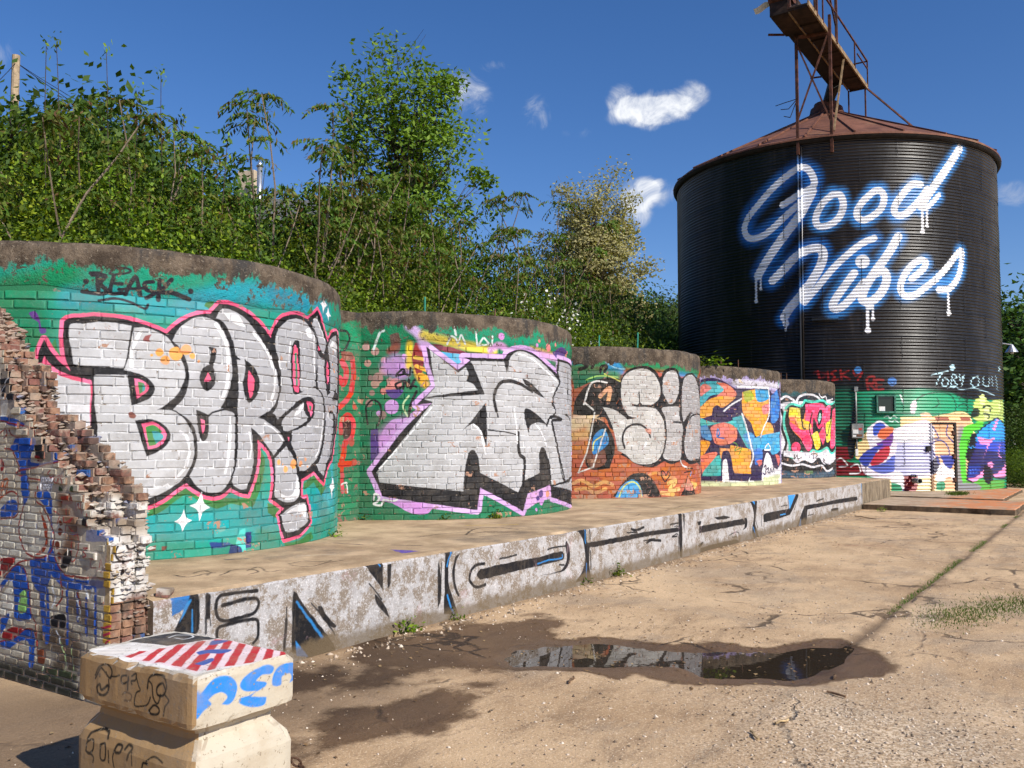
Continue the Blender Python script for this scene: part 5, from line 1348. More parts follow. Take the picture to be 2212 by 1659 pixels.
def place_bricks(root, spots, mats, L, H, D, keep_score, limit=300, seed=1, rough=.004, part='brick', rest='brickwork'):
    """spots: list of (x, y, z, rz, sx, jitter_out). The `limit` best scored are objects, the rest one joined part."""
    protos = [brick_mesh(part, L, H, D, mats, seed*10+q, rough) for q in range(5)]
    meshes = []
    for q, (vs, fs) in enumerate(protos): meshes.append(make_mesh(part, vs, fs, mats))
    order = sorted(range(len(spots)), key=lambda q: -keep_score[q]); ind = set(q for q in order[:limit] if keep_score[q] > 0)
    r_ = random.Random(seed); allv = []; allf = []; off = 0
    rl = root.location
    for q, (x, y, z, rz, sx, jo) in enumerate(spots):
        w = r_.randrange(5); tilt = r_.uniform(-.02, .02); yaw = rz+r_.uniform(-.012, .012)
        if q in ind:
            o = bpy.data.objects.new(part, meshes[w]); o.parent = root; o.location = (x-rl.x, y-rl.y, z-rl.z); o.rotation_euler = (r_.uniform(-.015, .015), tilt*.5, yaw); o.scale = (sx, 1, 1); COL.objects.link(o)
        else:
            vs = np.array(protos[w][0]); c, s = math.cos(yaw), math.sin(yaw); px = vs[:, 0]*sx
            wv = np.c_[x-rl.x+px*c-vs[:, 1]*s, y-rl.y+px*s+vs[:, 1]*c, z-rl.z+vs[:, 2]]
            allv.append(wv); allf += [tuple(i_+off for i_ in f) for f in protos[w][1]]; off += len(vs)
    if allv: tag(mobj(rest, make_mesh(rest, np.concatenate(allv), allf, mats), root), kind='stuff')

def seen(x, y, z):           # rough size on the picture: closeness
    return 1.0/((x+5.729)**2+(y+5.318)**2+(z-1.7)**2)
COURSE, BL = .0795, .248
TANK_INFO = [
 ('large round brick tank nearest the camera, teal with silver BERSK lettering', ),
 ('round brick tank, second in the row, green with large angular silver letters outlined in lilac', ),
 ('round brick tank, third in the row, orange brown below with rounded silver bubble letters', ),
 ('round brick tank, fourth in the row, painted in orange, blue and purple patches', ),
 ('smallest looking round brick tank beside the silo, with pink and yellow letters on black', )]
M_pin = plain('rusty_rod', (.16, .08, .05), .7, .4, .4, 30); M_pin_green = plain('green_painted_rod', (.03, .22, .15), .6, 0., .3, 30)
tank_roots = []
for ti, (tx, ty) in enumerate(TANKS):
    w_c = 9.6; cv = canvas('TANK%d' % (ti+1), w_c, HT+.02, T_PX[ti], T_BASE[ti])
    # sprayed background is never even: blotches of neighbouring tones
    img = to_image('tank_paint_%d' % (ti+1), cv)
    spec = ('cyl', tx, ty, R_T, math.radians(AZH[ti]-34), w_c, Z_D, HT+.02)
    mb = brick_paint('painted_brick_%d' % (ti+1), img, spec, (.665, .645, .60, .65, .63)[ti], dirt_z=Z_D-.06)
    mm = mortar_paint('painted_mortar_%d' % (ti+1), img, spec)
    mr = rim_paint('rim_concrete_%d' % (ti+1), img, spec, Z_T-(.20, .22, .30, .26, .36)[ti], (.55, .6, .5, .7, .4)[ti])
    root = thing('brick_tank', (tx, ty, Z_D), TANK_INFO[ti][0], 'tank', 'round brick tanks on the dock'); tank_roots.append(root)
    camang = math.atan2(-5.318-ty, -5.729-tx)
    zr = Z_T-.42                                        # where brickwork gives way to the cast rim
    # mortar core
    n = 144; core = MB(); rc = R_T-.0085
    ring = [(math.cos(2*math.pi*q/n), math.sin(2*math.pi*q/n)) for q in range(n)]
    vs = [(c*rc, s*rc, -.02) for c, s in ring]+[(c*rc, s*rc, zr+.1-Z_D) for c, s in ring]; core.add(vs, [(q, (q+1) % n, n+(q+1) % n, n+q) for q in range(n)])
    core.build('mortar', mm, root, True)
    # cast rim with broken upper and lower edges
    n = 300; ang = np.arange(n)*2*math.pi/n; prof = []
    lowz = zr+fbm(ang*R_T, ang*0, 80+ti, 4, 1.2)*.07; topz = Z_T+fbm(ang*R_T, ang*0, 90+ti, 4, 1.0)*.028
    prof.append((R_T-.004+ang*0, lowz)); 
    for fr in (.06, .25, .45, .65, .82, .93): prof.append((R_T+.007+fbm(ang*R_T*2, ang*0+fr*3, 100+ti, 4, 2.0)*.012+(-.012 if fr > .9 else 0), lowz+(topz-lowz)*fr))
    prof.append((R_T-.03+fbm(ang*R_T*3, ang*0, 110+ti)*.015, topz)); prof.append((R_T-.12+ang*0, topz+.006+fbm(ang*R_T*3, ang*0+5, 111+ti)*.012)); prof.append((R_T-.23+ang*0, topz-.004)); prof.append((R_T-.25+ang*0, topz-.05)); prof.append((R_T-.25+ang*0, ang*0+zr-.6))
    V = np.concatenate([np.c_[np.cos(ang)*pr, np.sin(ang)*pr, pz-Z_D] for pr, pz in prof]); m_ = len(prof); i = np.arange(n*m_).reshape(m_, n); i2 = np.roll(i, -1, 1)
    Fq = np.stack([i[:-1], i2[:-1], i2[1:], i[1:]], -1).reshape(-1, 4)
    mobj('rim', make_mesh('rim', V, Fq, mr, True), root)
    spots = []; score = []; nc = int((zr+.03-Z_D)/COURSE)
    for c_ in range(nc):
        z = Z_D+.035+c_*COURSE; header = (c_ % 6 == 5); L = BL if not header else BL*.5; step = (L+.010)/R_T
        a0 = camang-math.radians(104)+(.5*step if c_ % 2 else 0)+random.uniform(-.02, .02); nb = int(math.radians(208)/step)
        for q in range(nb):
            a = a0+q*step; out = random.gauss(0, .0025); rr = R_T+out
            x, y = tx+math.cos(a)*rr, ty+math.sin(a)*rr; sx = (.5 if header else 1.0)*random.uniform(.965, 1.01)
            zz = z+random.gauss(0, .002)
            spots.append((x, y, zz, a+math.pi/2, sx, out))
            d = Vector((-5.729-x, -5.318-y)); face = (d.normalized().x*math.cos(a)+d.normalized().y*math.sin(a))
            vis = face
            sxn = ((x+5.729)*right.x+(y+5.318)*right.y)/max(.1, (x+5.729)*fwd.x+(y+5.318)*fwd.y)
            lim = (-.47, -.19, .068, .212, .302)[ti]
            if sxn < lim or sxn < -.575: vis = 0
            score.append(max(0, vis-.08)*seen(x, y, zz)*(.6 if header else 1))
    place_bricks(root, spots, mb, BL, COURSE-.010, .075, score, 300, 200+ti, .005)
# rods left standing in the rims
def rod(ti, alpha, ln, lean, green):
    tx, ty = TANKS[ti]; a = math.radians(alpha); x, y = math.cos(-a)*(R_T-.12), math.sin(-a)*(R_T-.12)
    MB().tube((x, y, HT-.08), (x+lean, y+lean*.4, HT+ln), .014 if green else .011, None, 6).build('rod', M_pin_green if green else M_pin, tank_roots[ti])
rod(1, 136, .22, .0, True); rod(2, 140, .22, .06, True); rod(2, 122, .30, .10, True); rod(1, 112, .12, .02, False)
rod(3, 150, .22, .0, False); rod(3, 132, .16, .14, False); rod(3, 121, .18, .0, False); rod(4, 150, .15, .0, False); rod(4, 138, .18, .0, False); rod(4, 134, .18, .0, False)

# short straight wall linking first and second tank
lk_img = to_image('link_wall_paint', canvas('LINK', 3.2, HT+.02, .006, '1a7a50'))
lk_spec = ('pl', 0, 0.0, 1.0, 2, -Z_D, 1.0, 3.2, HT+.02)
root = thing('link_wall', (2.6, 2.93, Z_D), 'narrow green wall with red letters between the first two tanks', 'wall')
mb = brick_paint('painted_brick_link', lk_img, lk_spec, .585, dirt_z=Z_D); mm = mortar_paint('painted_mortar_link', lk_img, lk_spec); mr = rim_paint('rim_concrete_link', lk_img, lk_spec, Z_T-.16, .35)
MB().box(-.32, .38, .0085, .3, -.02, HT-.4).build('mortar', mm, root)
MB().box(-.33, .39, -.004, .3, HT-.42, HT-.02, bev=.012).build('rim', mr, root)
spots = []; score = []
for c_ in range(int((HT-.40)/COURSE)):
    x = 2.28+(0.14 if c_ % 2 else 0)
    while x < 2.95: spots.append((x+BL/2-.15, 2.93+random.gauss(0, .003), Z_D+.035+c_*COURSE, 0, 1, 0)); score.append(1); x += BL+.012
place_bricks(root, spots, mb, BL, COURSE-.010, .075, score, 300, 300, .005)

# ------------------------------------------------------------------ ruined brick wall at the near end of the dock
wl_img = to_image('ruin_paint', canvas('WALL', 3.2, 2.76, .005, 'b9b09c')); we_img = to_image('ruin_end_paint', canvas('WALLEND', .8, 1.62, .005, '9a8a78'))
def ruin_material(mortar=False):
    t = NT('ruin_mortar' if mortar else 'ruin_brick')
    c, s_, u, v = paint_image(t, wl_img, ('pl', 1, 3.0, -1.0, 2, 0, 1.0, 3.2, 2.76), .004)
    ce, s2, u2, v2 = paint_image(t, we_img, ('pl', 0, 2.45, 1.0, 2, 0, 1.0, .8, 1.62), .004)
    nrm = t._p.outputs['Normal']; N_ = t.sep(nrm); side = t.math('GREATER_THAN', t.math('MULTIPLY', N_[1], -1), .55)
    P_ = t.sep(t.pos()); inner = t.ramp(P_[0], -2.36, -2.33)
    r_ = t.rand(); raw = t.mix(t.ramp(t.noise(12, 6, .7), .3, .7), (.15, .062, .04), (.32, .15, .09)); raw = t.hsv(raw, t.math('ADD', .48, t.math('MULTIPLY', r_, .04)), .9, t.math('ADD', .8, t.math('MULTIPLY', r_, .4)))
    raw = t.mix(t.math('MULTIPLY', t.ramp(t.noise(7, 6, .7), .50, .66), .8), raw, (.36, .29, .22)); raw = t.mix(t.math('MULTIPLY', t.ramp(t.noise(5, 5, .7, dist=.6), .50, .60), .75), raw, (.07, .055, .045)); rawf = raw
    blue = t.math('MULTIPLY', t.math('GREATER_THAN', r_, .94), t.ramp(t.noise(6, 5, .7), .42, .5)); raw = t.mix(blue, raw, (.03, .10, .30))
    white = t.math('MULTIPLY', t.math('LESS_THAN', t.math('ADD', P_[2], t.math('MULTIPLY', r_, .25)), 1.42), t.math('GREATER_THAN', P_[2], .66)); 
    endc = t.mix(t.math('MULTIPLY', white, t.ramp(t.noise(8, 6, .7), .36, .52)), raw, ce)
    c = t.mix(t.ramp(t.noise(12, 8, .74, dist=.5), .645, .69), c, rawf)
    facing = t.math('LESS_THAN', N_[0], -.55)
    c = t.mix(t.math('MULTIPLY', facing, t.math('SUBTRACT', 1.0, inner)), endc, c)
    if mortar: c = t.mix(.5, c, t.mix(t.noise(20, 5, .7), (.26, .21, .155), (.58, .50, .40)))
    c = t.mix(t.math('MULTIPLY', t.ramp(t.noise(4, 6, .7), .5, .7), .45), c, (.10, .08, .06))
    t.bsdf(c, .85, 0., t.bump(t.math('ADD', t.noise(30, 7, .72), t.math('MULTIPLY', t.noise(9, 5, .7), .6)), .9, .008), .2); return t.mat
M_ruin = ruin_material(); M_ruinm = ruin_material(True)
FRONT_EDGE = [(0, .0), (1.0, .0), (1.044, .06), (1.152, .233), (1.335, .323), (1.537, .642), (1.759, 1.013), (1.994, 1.269), (2.342, 1.504), (2.8, 1.80)]   # z, y where the outer face ends
BACK_EDGE = [(0, .0), (1.27, .0), (1.32, .05), (1.464, .2), (1.546, .34), (1.70, .587), (1.787, .747), (1.84, .77), (1.86, 1.0), (1.93, 1.19), (2.2, 1.21), (2.3, 1.474), (2.5, 1.67), (2.755, 2.06)]
def lerp_tab(tab, z):
    for (z0, y0), (z1, y1) in zip(tab[:-1], tab[1:]):
        if z0 <= z <= z1: return y0+(y1-y0)*(z-z0)/(z1-z0)
    return tab[-1][1]
root = thing('ruined_brick_wall', (-2.39, 1.2, 0), 'broken stepped end of a brick wall with blue and dark red graffiti, left foreground', 'wall')
rc_, rl_, wd = .0535, .162, .088
spots = []; score = []; core = MB()
for c_ in range(51):
    z = .03+c_*rc_; nw = 3 if z > .66 else (4 if z > .45 else 5)
    for w_ in range(nw):
        xf = -2.39+w_*wd; fr = min(1, w_/2.0); ye = lerp_tab(FRONT_EDGE, z)*(1-fr)+lerp_tab(BACK_EDGE, z)*fr
        if z <= .66: ye = .0
        ye += random.uniform(-.03, .035) if z > 1.0 else random.uniform(-.004, .012)
        y = ye; first = True; ln0 = (1.0 if (c_+w_) % 2 else .5)
        core.add([(xf+.0075, ye+.03, z-rc_/2), (xf+wd, ye+.03, z-rc_/2), (xf+wd, 3.4, z-rc_/2), (xf+.0075, 3.4, z-rc_/2), (xf+.0075, ye+.03, z+rc_/2), (xf+wd, ye+.03, z+rc_/2), (xf+wd, 3.4, z+rc_/2), (xf+.0075, 3.4, z+rc_/2)],
                 [(0, 1, 5, 4), (0, 4, 7, 3), (4, 5, 6, 7), (1, 2, 6, 5)])
        nb = 0
        ymax = 3.35 if w_ == 0 else ye+.55
        while y < ymax:
            sx = ln0 if first else 1.0
            if first and z > 1.0: sx *= random.uniform(.55, 1.0)
            L = rl_*sx
            yaw_ = random.gauss(0, .045) if (nb < 2 and z > .62) else 0
            if first and z > 1.0 and random.random() < .12: y += L*.6; first = False; continue
            spots.append((xf+random.gauss(0, .0015)+(random.uniform(-.015, .02) if nb < 2 and z > .62 else 0), y+L/2, z+random.gauss(0, .0015)+(random.uniform(-.006, .006) if nb < 2 and z > 1 else 0), -math.pi/2+yaw_, sx*.95, 0))
            sc = (1.0 if w_ == 0 else (.9 if nb < 2 else 0.0))
            if y > 1.95 and w_ == 0: sc = .0
            score.append(sc*seen(xf, y, z)); y += L+.009; first = False; nb += 1
lump = MB(); rl2 = random.Random(5)
for _ in range(760):                       # crumbled mortar left on the break
    z = rl2.uniform(.35, 2.7); fr = rl2.random(); ye = (lerp_tab(FRONT_EDGE, z)*(1-fr)+lerp_tab(BACK_EDGE, z)*fr) if z > .66 else 0.0; xf = -2.39+fr*.26+(.16*rl2.random() if z < .66 else 0); r0 = rl2.uniform(.009, .034)*(1.0 if z > .66 else .7)
    cx, cy_, cz = xf+.02-2.39+2.39, ye+rl2.uniform(-.006, .09), z; vs = [(cx+r0*rl2.uniform(.7, 1.4)*dx, cy_+r0*rl2.uniform(.7, 1.5)*dy, cz+r0*rl2.uniform(.35, .8)*dz) for dx, dy, dz in ((1, 0, 0), (0, 1, 0), (-1, 0, 0), (0, -1, 0), (0, 0, 1), (0, 0, -1), (.7, -.7, .3), (-.6, -.7, -.4))]
    lump.add(vs, [(0, 1, 4), (1, 2, 4), (2, 7, 4), (7, 3, 4), (3, 6, 4), (6, 0, 4), (1, 0, 5), (2, 1, 5), (7, 2, 5), (3, 7, 5), (6, 3, 5), (0, 6, 5)])
lump.v = [(a+2.39, b-1.2, c) for a, b, c in lump.v]
core.v = [(a+2.39, b-1.2, c) for a, b, c in core.v]
core.build('mortar', M_ruinm, root); tag(lump.build('crumbled_mortar', M_ruinm, root), kind='stuff')
place_bricks(root, spots, M_ruin, rl_, rc_-.008, .075, score, 300, 400, .004)

bvs, bfs = brick_mesh('loose_brick', .19, .055, .09, M_ruin, 77, .006, .008); lb = make_mesh('loose_brick', bvs, bfs, M_ruin)
for q, (x, y, z, rz, rx, lab) in enumerate(((-1.83, -.10, .03, .5, 0, 'loose brick lying at the dock foot beside the broken wall'), (-2.02, -.03, .36, -1.2, .2, 'loose brick resting on the lowest steps of the broken wall'), (-1.93, .02, .66, .8, .1, 'half buried brick on the dock edge by the broken wall'))):
    o = mobj('loose_brick', lb, None, (x, y, z)); o.rotation_euler = (rx, .05*q, rz); tag(o, lab, 'brick')
# ------------------------------------------------------------------ precast concrete block in front
bt = to_image('block_top_paint', canvas('BTOP', .72, 1.0, .004, 'd8d0c0'), .9); bs = to_image('block_side_paint', canvas('BSIDE', .8, .75, .004, 'c6bca8'), .9); bf = to_image('block_face_paint', canvas('BFACE', 1.0, .75, .004, 'a6865c'), .9)  # left face base is darkened: its shade is put into the colour
def block_material():
    t = NT('precast_block'); P_ = t.sep(t.pos()); N_ = t.sep(t._p.outputs['Normal'])
    ct, a1, _, _ = paint_image(t, bt, ('pl', 0, 3.4, 1.0, 1, -1.2, -1.0, .72, 1.0), .002)
    cs, a2, _, _ = paint_image(t, bs, ('pl', 0, 3.4, 1.0, 2, 0, 1.0, .8, .75), .002)
    cf, a3, _, _ = paint_image(t, bf, ('pl', 1, -1.2, -1.0, 2, 0, 1.0, 1.0, .75), .002)
    conc = t.mix(t.ramp(t.noise(9, 7, .7), .35, .68), (.38, .32, .24), (.64, .57, .46))
    c = t.mix(t.math('GREATER_THAN', t.math('MULTIPLY', N_[1], -1), .7), conc, cs); c = t.mix(t.math('LESS_THAN', N_[0], -.7), c, cf); c = t.mix(t.math('GREATER_THAN', N_[2], .85), c, t.mix(t.math('GREATER_THAN', P_[2], .66), conc, ct))
    c = t.mix(t.math('MULTIPLY', t.ramp(t.noise(5, 7, .7), .45, .7), .3), c, (.34, .24, .14))
    c = t.mix(t.math('MULTIPLY', t.ramp(t.noise(2.5, 5, .7, stretch=(1, 1, .4)), .48, .66), .4), c, (.30, .25, .19))
    c = t.mix(t.ramp(t.noise(38, 5, .75), .60, .64), c, (.25, .20, .14)); c = t.mix(t.ramp(t.noise(14, 5, .75, dist=.5), .66, .69), c, (.40, .33, .24))
    t.bsdf(c, .8, 0., t.bump(t.math('ADD', t.noise(40, 7, .72), t.math('MULTIPLY', t.noise(12, 5), .5)), .6, .006), .25); return t.mat
X0, X1, Y0, Y1 = -3.31, -2.75, -2.09, -1.20
prof = [(.0, 0, 0), (.02, .33, 0), (.0, .345, 0)][:0]
rings = [(-.03, 0.0), (.30, 0.0), (.345, .010), (.375, .035), (.41, .064), (.435, .068), (.455, .055), (.472, .014), (.482, .0), (.502, -.002), (.67, -.003), (.69, .002), (.699, .011)]
vs = []; fs = []; nseg = 26
def rect_ring(z, ins, seed):
    pts = []; a, b, c, d = X0+ins, X1-ins, Y0+ins, Y1-ins; r_ = .018
    for (p, q) in (((a, c), (b, c)), ((b, c), (b, d)), ((b, d), (a, d)), ((a, d), (a, c))):
        for k in range(nseg):
            f_ = (k+.5)/nseg; pts.append((p[0]+(q[0]-p[0])*f_, p[1]+(q[1]-p[1])*f_))
    P2 = np.array(pts); jit = fbm(P2[:, 0]*9, P2[:, 1]*9+z*7, 130, 4)*.007-(np.clip(fbm(P2[:, 0]*16, P2[:, 1]*16, 133, 4)-.05, 0, 1)*.05 if (z > .685 or abs(z-.482) < .012) else 0)
    cen = np.array(((X0+X1)/2, (Y0+Y1)/2)); dirn = (P2-cen)/np.linalg.norm(P2-cen, axis=1)[:, None]
    corner = np.clip(.06-np.minimum(np.minimum(abs(P2[:, 0]-a), abs(P2[:, 0]-b))+np.minimum(abs(P2[:, 1]-c), abs(P2[:, 1]-d)), .06), 0, .06)
    P2 = P2+dirn*jit[:, None]-dirn*(corner*(.25+.6*np.clip(fbm(P2[:, 0]*20, P2[:, 1]*20+z*30, 131), 0, 1)))[:, None]
    return [(x, y, z+(np.clip(fbm(np.array([x*14]), np.array([y*14]), 132)[0], -1, .3)*.008 if z > .66 else 0)) for x, y in P2]
for z, ins in rings: vs += rect_ring(z, ins, 1)
m_ = 4*nseg
for r_ in range(len(rings)-1): fs += [(r_*m_+q, r_*m_+(q+1) % m_, (r_+1)*m_+(q+1) % m_, (r_+1)*m_+q) for q in range(m_)]
k = len(vs); vs.append(((X0+X1)/2, (Y0+Y1)/2, .702)); base = (len(rings)-1)*m_
fs += [(base+q, base+(q+1) % m_, k) for q in range(m_)]
cb_ = Vector(((X0+X1)/2, (Y0+Y1)/2, 0)); blk = make_mesh('concrete_block', [(x-cb_.x, y-cb_.y, z) for x, y, z in vs], fs, block_material())
tag(mobj('concrete_block', blk, None, cb_), 'waisted pale concrete block with red stripes on top and blue paint, in front', 'block')
# rusty chain beside it
M_rust = plain('chain_rust', (.10, .055, .035), .75, .5, .5, 60); M_steel = plain('shackle_steel', (.32, .34, .38), .4, .8, .2, 40)
root = thing('rusty_chain', (-2.6, -2.05, 0), 'short rusty chain hanging from the right of the pale block', 'chain')
cp = [(-2.74, -2.06, .20), (-2.71, -2.08, .165), (-2.685, -2.10, .13), (-2.65, -2.12, .095), (-2.62, -2.135, .06), (-2.585, -2.155, .035), (-2.55, -2.17, .02), (-2.51, -2.18, .018), (-2.47, -2.20, .018)]
for q, (a, b) in enumerate(zip(cp[:-1], cp[1:])):
    a, b = Vector(a), Vector(b); d = (b-a).normalized(); sd = d.orthogonal().normalized(); sd = sd if q % 2 else d.cross(sd); mid = (a+b)/2; lk = MB(); pts = []
    for s_ in range(13):
        th_ = 2*math.pi*s_/12; pts.append(mid+d*(math.cos(th_)*.03)+sd*(math.sin(th_)*.017)-root.location)
    lk.path(pts, .0055, 5).build('chain_link', M_rust, root, True)
MB().tube((.12, -.15, .02), (.16, -.16, .02), .018, None, 8).build('shackle', M_steel, root)

# ------------------------------------------------------------------ corrugated silo
SX, SY, SR, SH = 29.548, 3.652, 5.762, 11.73
s_img = to_image('silo_paint', canvas('SILO', 19.2, 11.8, .015, '0b0b0d'), .98); s_spec = ('cyl', SX, SY, SR, math.radians(300-34), 19.2, 0.0, 11.8)
def silo_material():
    t = NT('painted_corrugated_steel'); c, s_, u, v = paint_image(t, s_img, s_spec, .004)
    P_ = t.sep(t.pos()); dx = t.math('SUBTRACT', P_[0], SX); dy = t.math('SUBTRACT', P_[1], SY); al = t.math('ARCTAN2', dy, dx)
    # sheet seams by angle; lap shadow is painted along them below
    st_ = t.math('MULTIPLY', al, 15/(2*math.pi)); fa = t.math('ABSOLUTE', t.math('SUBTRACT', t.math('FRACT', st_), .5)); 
    c = t.mix(t.math('MULTIPLY', t.ramp(t.noise(1.2, 6, .7, stretch=(1, 1, .25)), .45, .7), .10), c, (.22, .22, .23))
    c = t.mix(t.math('MULTIPLY', t.ramp(t.noise(6, 7, .75), .60, .70), .35), c, (.05, .05, .05))
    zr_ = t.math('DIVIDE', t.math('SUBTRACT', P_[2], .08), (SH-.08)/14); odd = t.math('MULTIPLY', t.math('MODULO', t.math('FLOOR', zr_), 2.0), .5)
    sv = t.math('ABSOLUTE', t.math('SUBTRACT', t.math('FRACT', t.math('ADD', t.math('ADD', st_, odd), 100.0)), .5)); lap_shade = t.math('GREATER_THAN', .0035, sv)
    hz_ = t.math('ABSOLUTE', t.math('SUBTRACT', t.math('FRACT', t.math('ADD', zr_, .5)), .5)); lap_shade = t.math('MAXIMUM', lap_shade, t.math('MULTIPLY', t.math('LESS_THAN', hz_, .02), .6))
    c = t.mix(t.math('MULTIPLY', lap_shade, t.ramp(t.noise(5, 4), .35, .55)), c, (.015, .014, .014))  # dark lap shadow put into the wall colour along the sheet joints
    c = t.mix(t.math('MULTIPLY', t.ramp(t.noise(1.8, 5, .75, stretch=(3, 3, .18)), .56, .70), .22), c, (.16, .12, .09))
    rough = t.math('ADD', .25, t.math('MULTIPLY', t.noise(3, 5, .7), .16))
    t.bsdf(c, rough, 0., t.bump(t.noise(30, 4), .08, .01), .65); return t.mat
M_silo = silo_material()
M_roof = NT('rusty_roof_sheet'); t = M_roof
c = t.mix(t.ramp(t.noise(1.2, 7, .7), .3, .7), (.11, .045, .028), (.235, .10, .06)); c = t.mix(t.ramp(t.noise(.5, 5, .65), .55, .75), c, (.30, .20, .11)); c = t.mix(t.ramp(t.noise(7, 6, .7), .62, .72), c, (.05, .03, .025))
t.bsdf(c, .7, .15, t.bump(t.noise(14, 6), .3, .02)); M_roof = t.mat
M_rusty = plain('rusty_steel', (.105, .042, .026), .75, .35, .5, 6, .4, (.04, .025, .02)); M_rustlight = plain('weathered_edge_steel', (.25, .17, .09), .7, .2, .4, 5); M_dark = plain('dark_sheet', (.02, .017, .015), .7, .1, .4, 4)
silo = thing('grain_silo', (SX, SY, 0), 'tall black corrugated silo with GOOD VIBES lettering and a rusty cone roof', 'silo')
# wall sheets: 14 rings of 15 curved sheets, joints staggered ring by ring
PITCH_C = .1066; NR = 14; ring_h = (SH-.08)/NR; seg = math.radians(24.0); ns = 14
nzs = int(round(ring_h/PITCH_C*8)); zz = np.linspace(-.012, ring_h+.012, nzs+1); aa = np.linspace(-seg/2-.0022, seg/2+.0022, ns+1)
rr = SR+.021*np.cos(2*math.pi*zz/PITCH_C+.3); A, Zz = np.meshgrid(aa, zz); Rr = np.repeat(rr[:, None], ns+1, 1)
V = np.stack([Rr*np.cos(A), Rr*np.sin(A), Zz], -1).reshape(-1, 3); i = np.arange((nzs+1)*(ns+1)).reshape(nzs+1, ns+1)
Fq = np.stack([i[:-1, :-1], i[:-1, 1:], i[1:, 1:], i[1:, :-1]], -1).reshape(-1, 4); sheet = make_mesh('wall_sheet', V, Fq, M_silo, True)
bolt_me = MB()
for k in range(10): 
    q = MB(); bolt_me.tube((SR+.012, 0, .06+k*.078), (SR+.034, 0, .06+k*.078), .016, .012, 6)
bolt_mesh = bolt_me.mesh('bolt_row', plain('bolt_heads', (.05, .05, .052), .45, .4, .2, 30))
for r_ in range(NR):
    for q in range(15):
        a = q*seg+(seg/2 if r_ % 2 else 0)
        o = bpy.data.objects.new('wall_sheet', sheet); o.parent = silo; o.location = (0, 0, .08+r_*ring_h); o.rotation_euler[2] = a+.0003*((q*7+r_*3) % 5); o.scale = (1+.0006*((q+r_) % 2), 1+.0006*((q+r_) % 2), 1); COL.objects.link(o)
        mid = math.degrees(a+seg/2) % 360
        if 150 < mid < 290:
            o = tag(bpy.data.objects.new('bolt_row', bolt_mesh), kind='stuff'); o.parent = silo; o.location = (0, 0, .08+r_*ring_h); o.rotation_euler[2] = a+seg/2; COL.objects.link(o)
b_ = MB(); n = 96
for (z0, z1, ra, rb) in ((-.05, .10, SR+.05, SR+.03),):
    vs = [(math.cos(2*math.pi*q/n)*ra, math.sin(2*math.pi*q/n)*ra, z0) for q in range(n)]+[(math.cos(2*math.pi*q/n)*rb, math.sin(2*math.pi*q/n)*rb, z1) for q in range(n)]
    b_.add(vs, [(q, (q+1) % n, n+(q+1) % n, n+q) for q in range(n)])
b_.build('base_ring', M_dark, silo)
# roof: 24 sheets with raised ribs, eave band, cap
AP = 14.62; nr = 24; ER = SR+.17; CR = .55
zc = lambda r_: AP-(AP-(SH-.04))*(r_/ER)
rs = [CR, 2.0, 3.6, 5.0, ER]; sg = 2*math.pi/nr
vs = []; 
for r_ in rs:
    for f_ in (-.5, -.25, 0, .25, .5): vs.append((r_*math.cos(sg*f_), r_*math.sin(sg*f_), zc(r_)-.02*(1-abs(f_)*2)*(r_/ER)))
fs = [(a*5+b, a*5+b+1, (a+1)*5+b+1, (a+1)*5+b) for a in range(len(rs)-1) for b in range(4)]
fs += [(20+b, 20+b+1, 25+b+1, 25+b) for b in range(4)]
for f_ in (-.5, -.25, 0, .25, .5): vs.append((ER*math.cos(sg*f_), ER*math.sin(sg*f_), zc(ER)-.07))
roof_me = make_mesh('roof_sheet', vs, fs, M_roof)
rib_me = MB().bar((CR, 0, zc(CR)+.02), (ER, 0, zc(ER)+.02), .05, .07).mesh('roof_rib', M_roof)
for q in range(nr):
    o = bpy.data.objects.new('roof_sheet', roof_me); o.parent = silo; o.rotation_euler[2] = q*sg; COL.objects.link(o)
    o = bpy.data.objects.new('roof_rib', rib_me); o.parent = silo; o.rotation_euler[2] = (q+.5)*sg; COL.objects.link(o)
n = 96; b_ = MB(); lv = [(SR+.17, SH-.13), (SR+.12, SH-.22), (SR+.02, SH-.24), (SR-.1, SH-.1)]
vs = [(math.cos(2*math.pi*q/n)*r_, math.sin(2*math.pi*q/n)*r_, z) for r_, z in lv for q in range(n)]
b_.add(vs, [(a*n+q, a*n+(q+1) % n, (a+1)*n+(q+1) % n, (a+1)*n+q) for a in range(3) for q in range(n)]); b_.build('eave_band', M_dark, silo, True)
b_ = MB(); lv = [(.75, AP-.42), (.62, AP-.1), (.60, AP+.02), (.50, AP+.05), (.46, AP+.22), (.30, AP+.28), (0.02, AP+.3)]; n = 24
vs = [(math.cos(2*math.pi*q/n)*r_, math.sin(2*math.pi*q/n)*r_, z) for r_, z in lv for q in range(n)]
b_.add(vs, [(a*n+q, a*n+(q+1) % n, (a+1)*n+(q+1) % n, (a+1)*n+q) for a in range(len(lv)-1) for q in range(n)]); b_.build('roof_cap', M_rusty, silo)
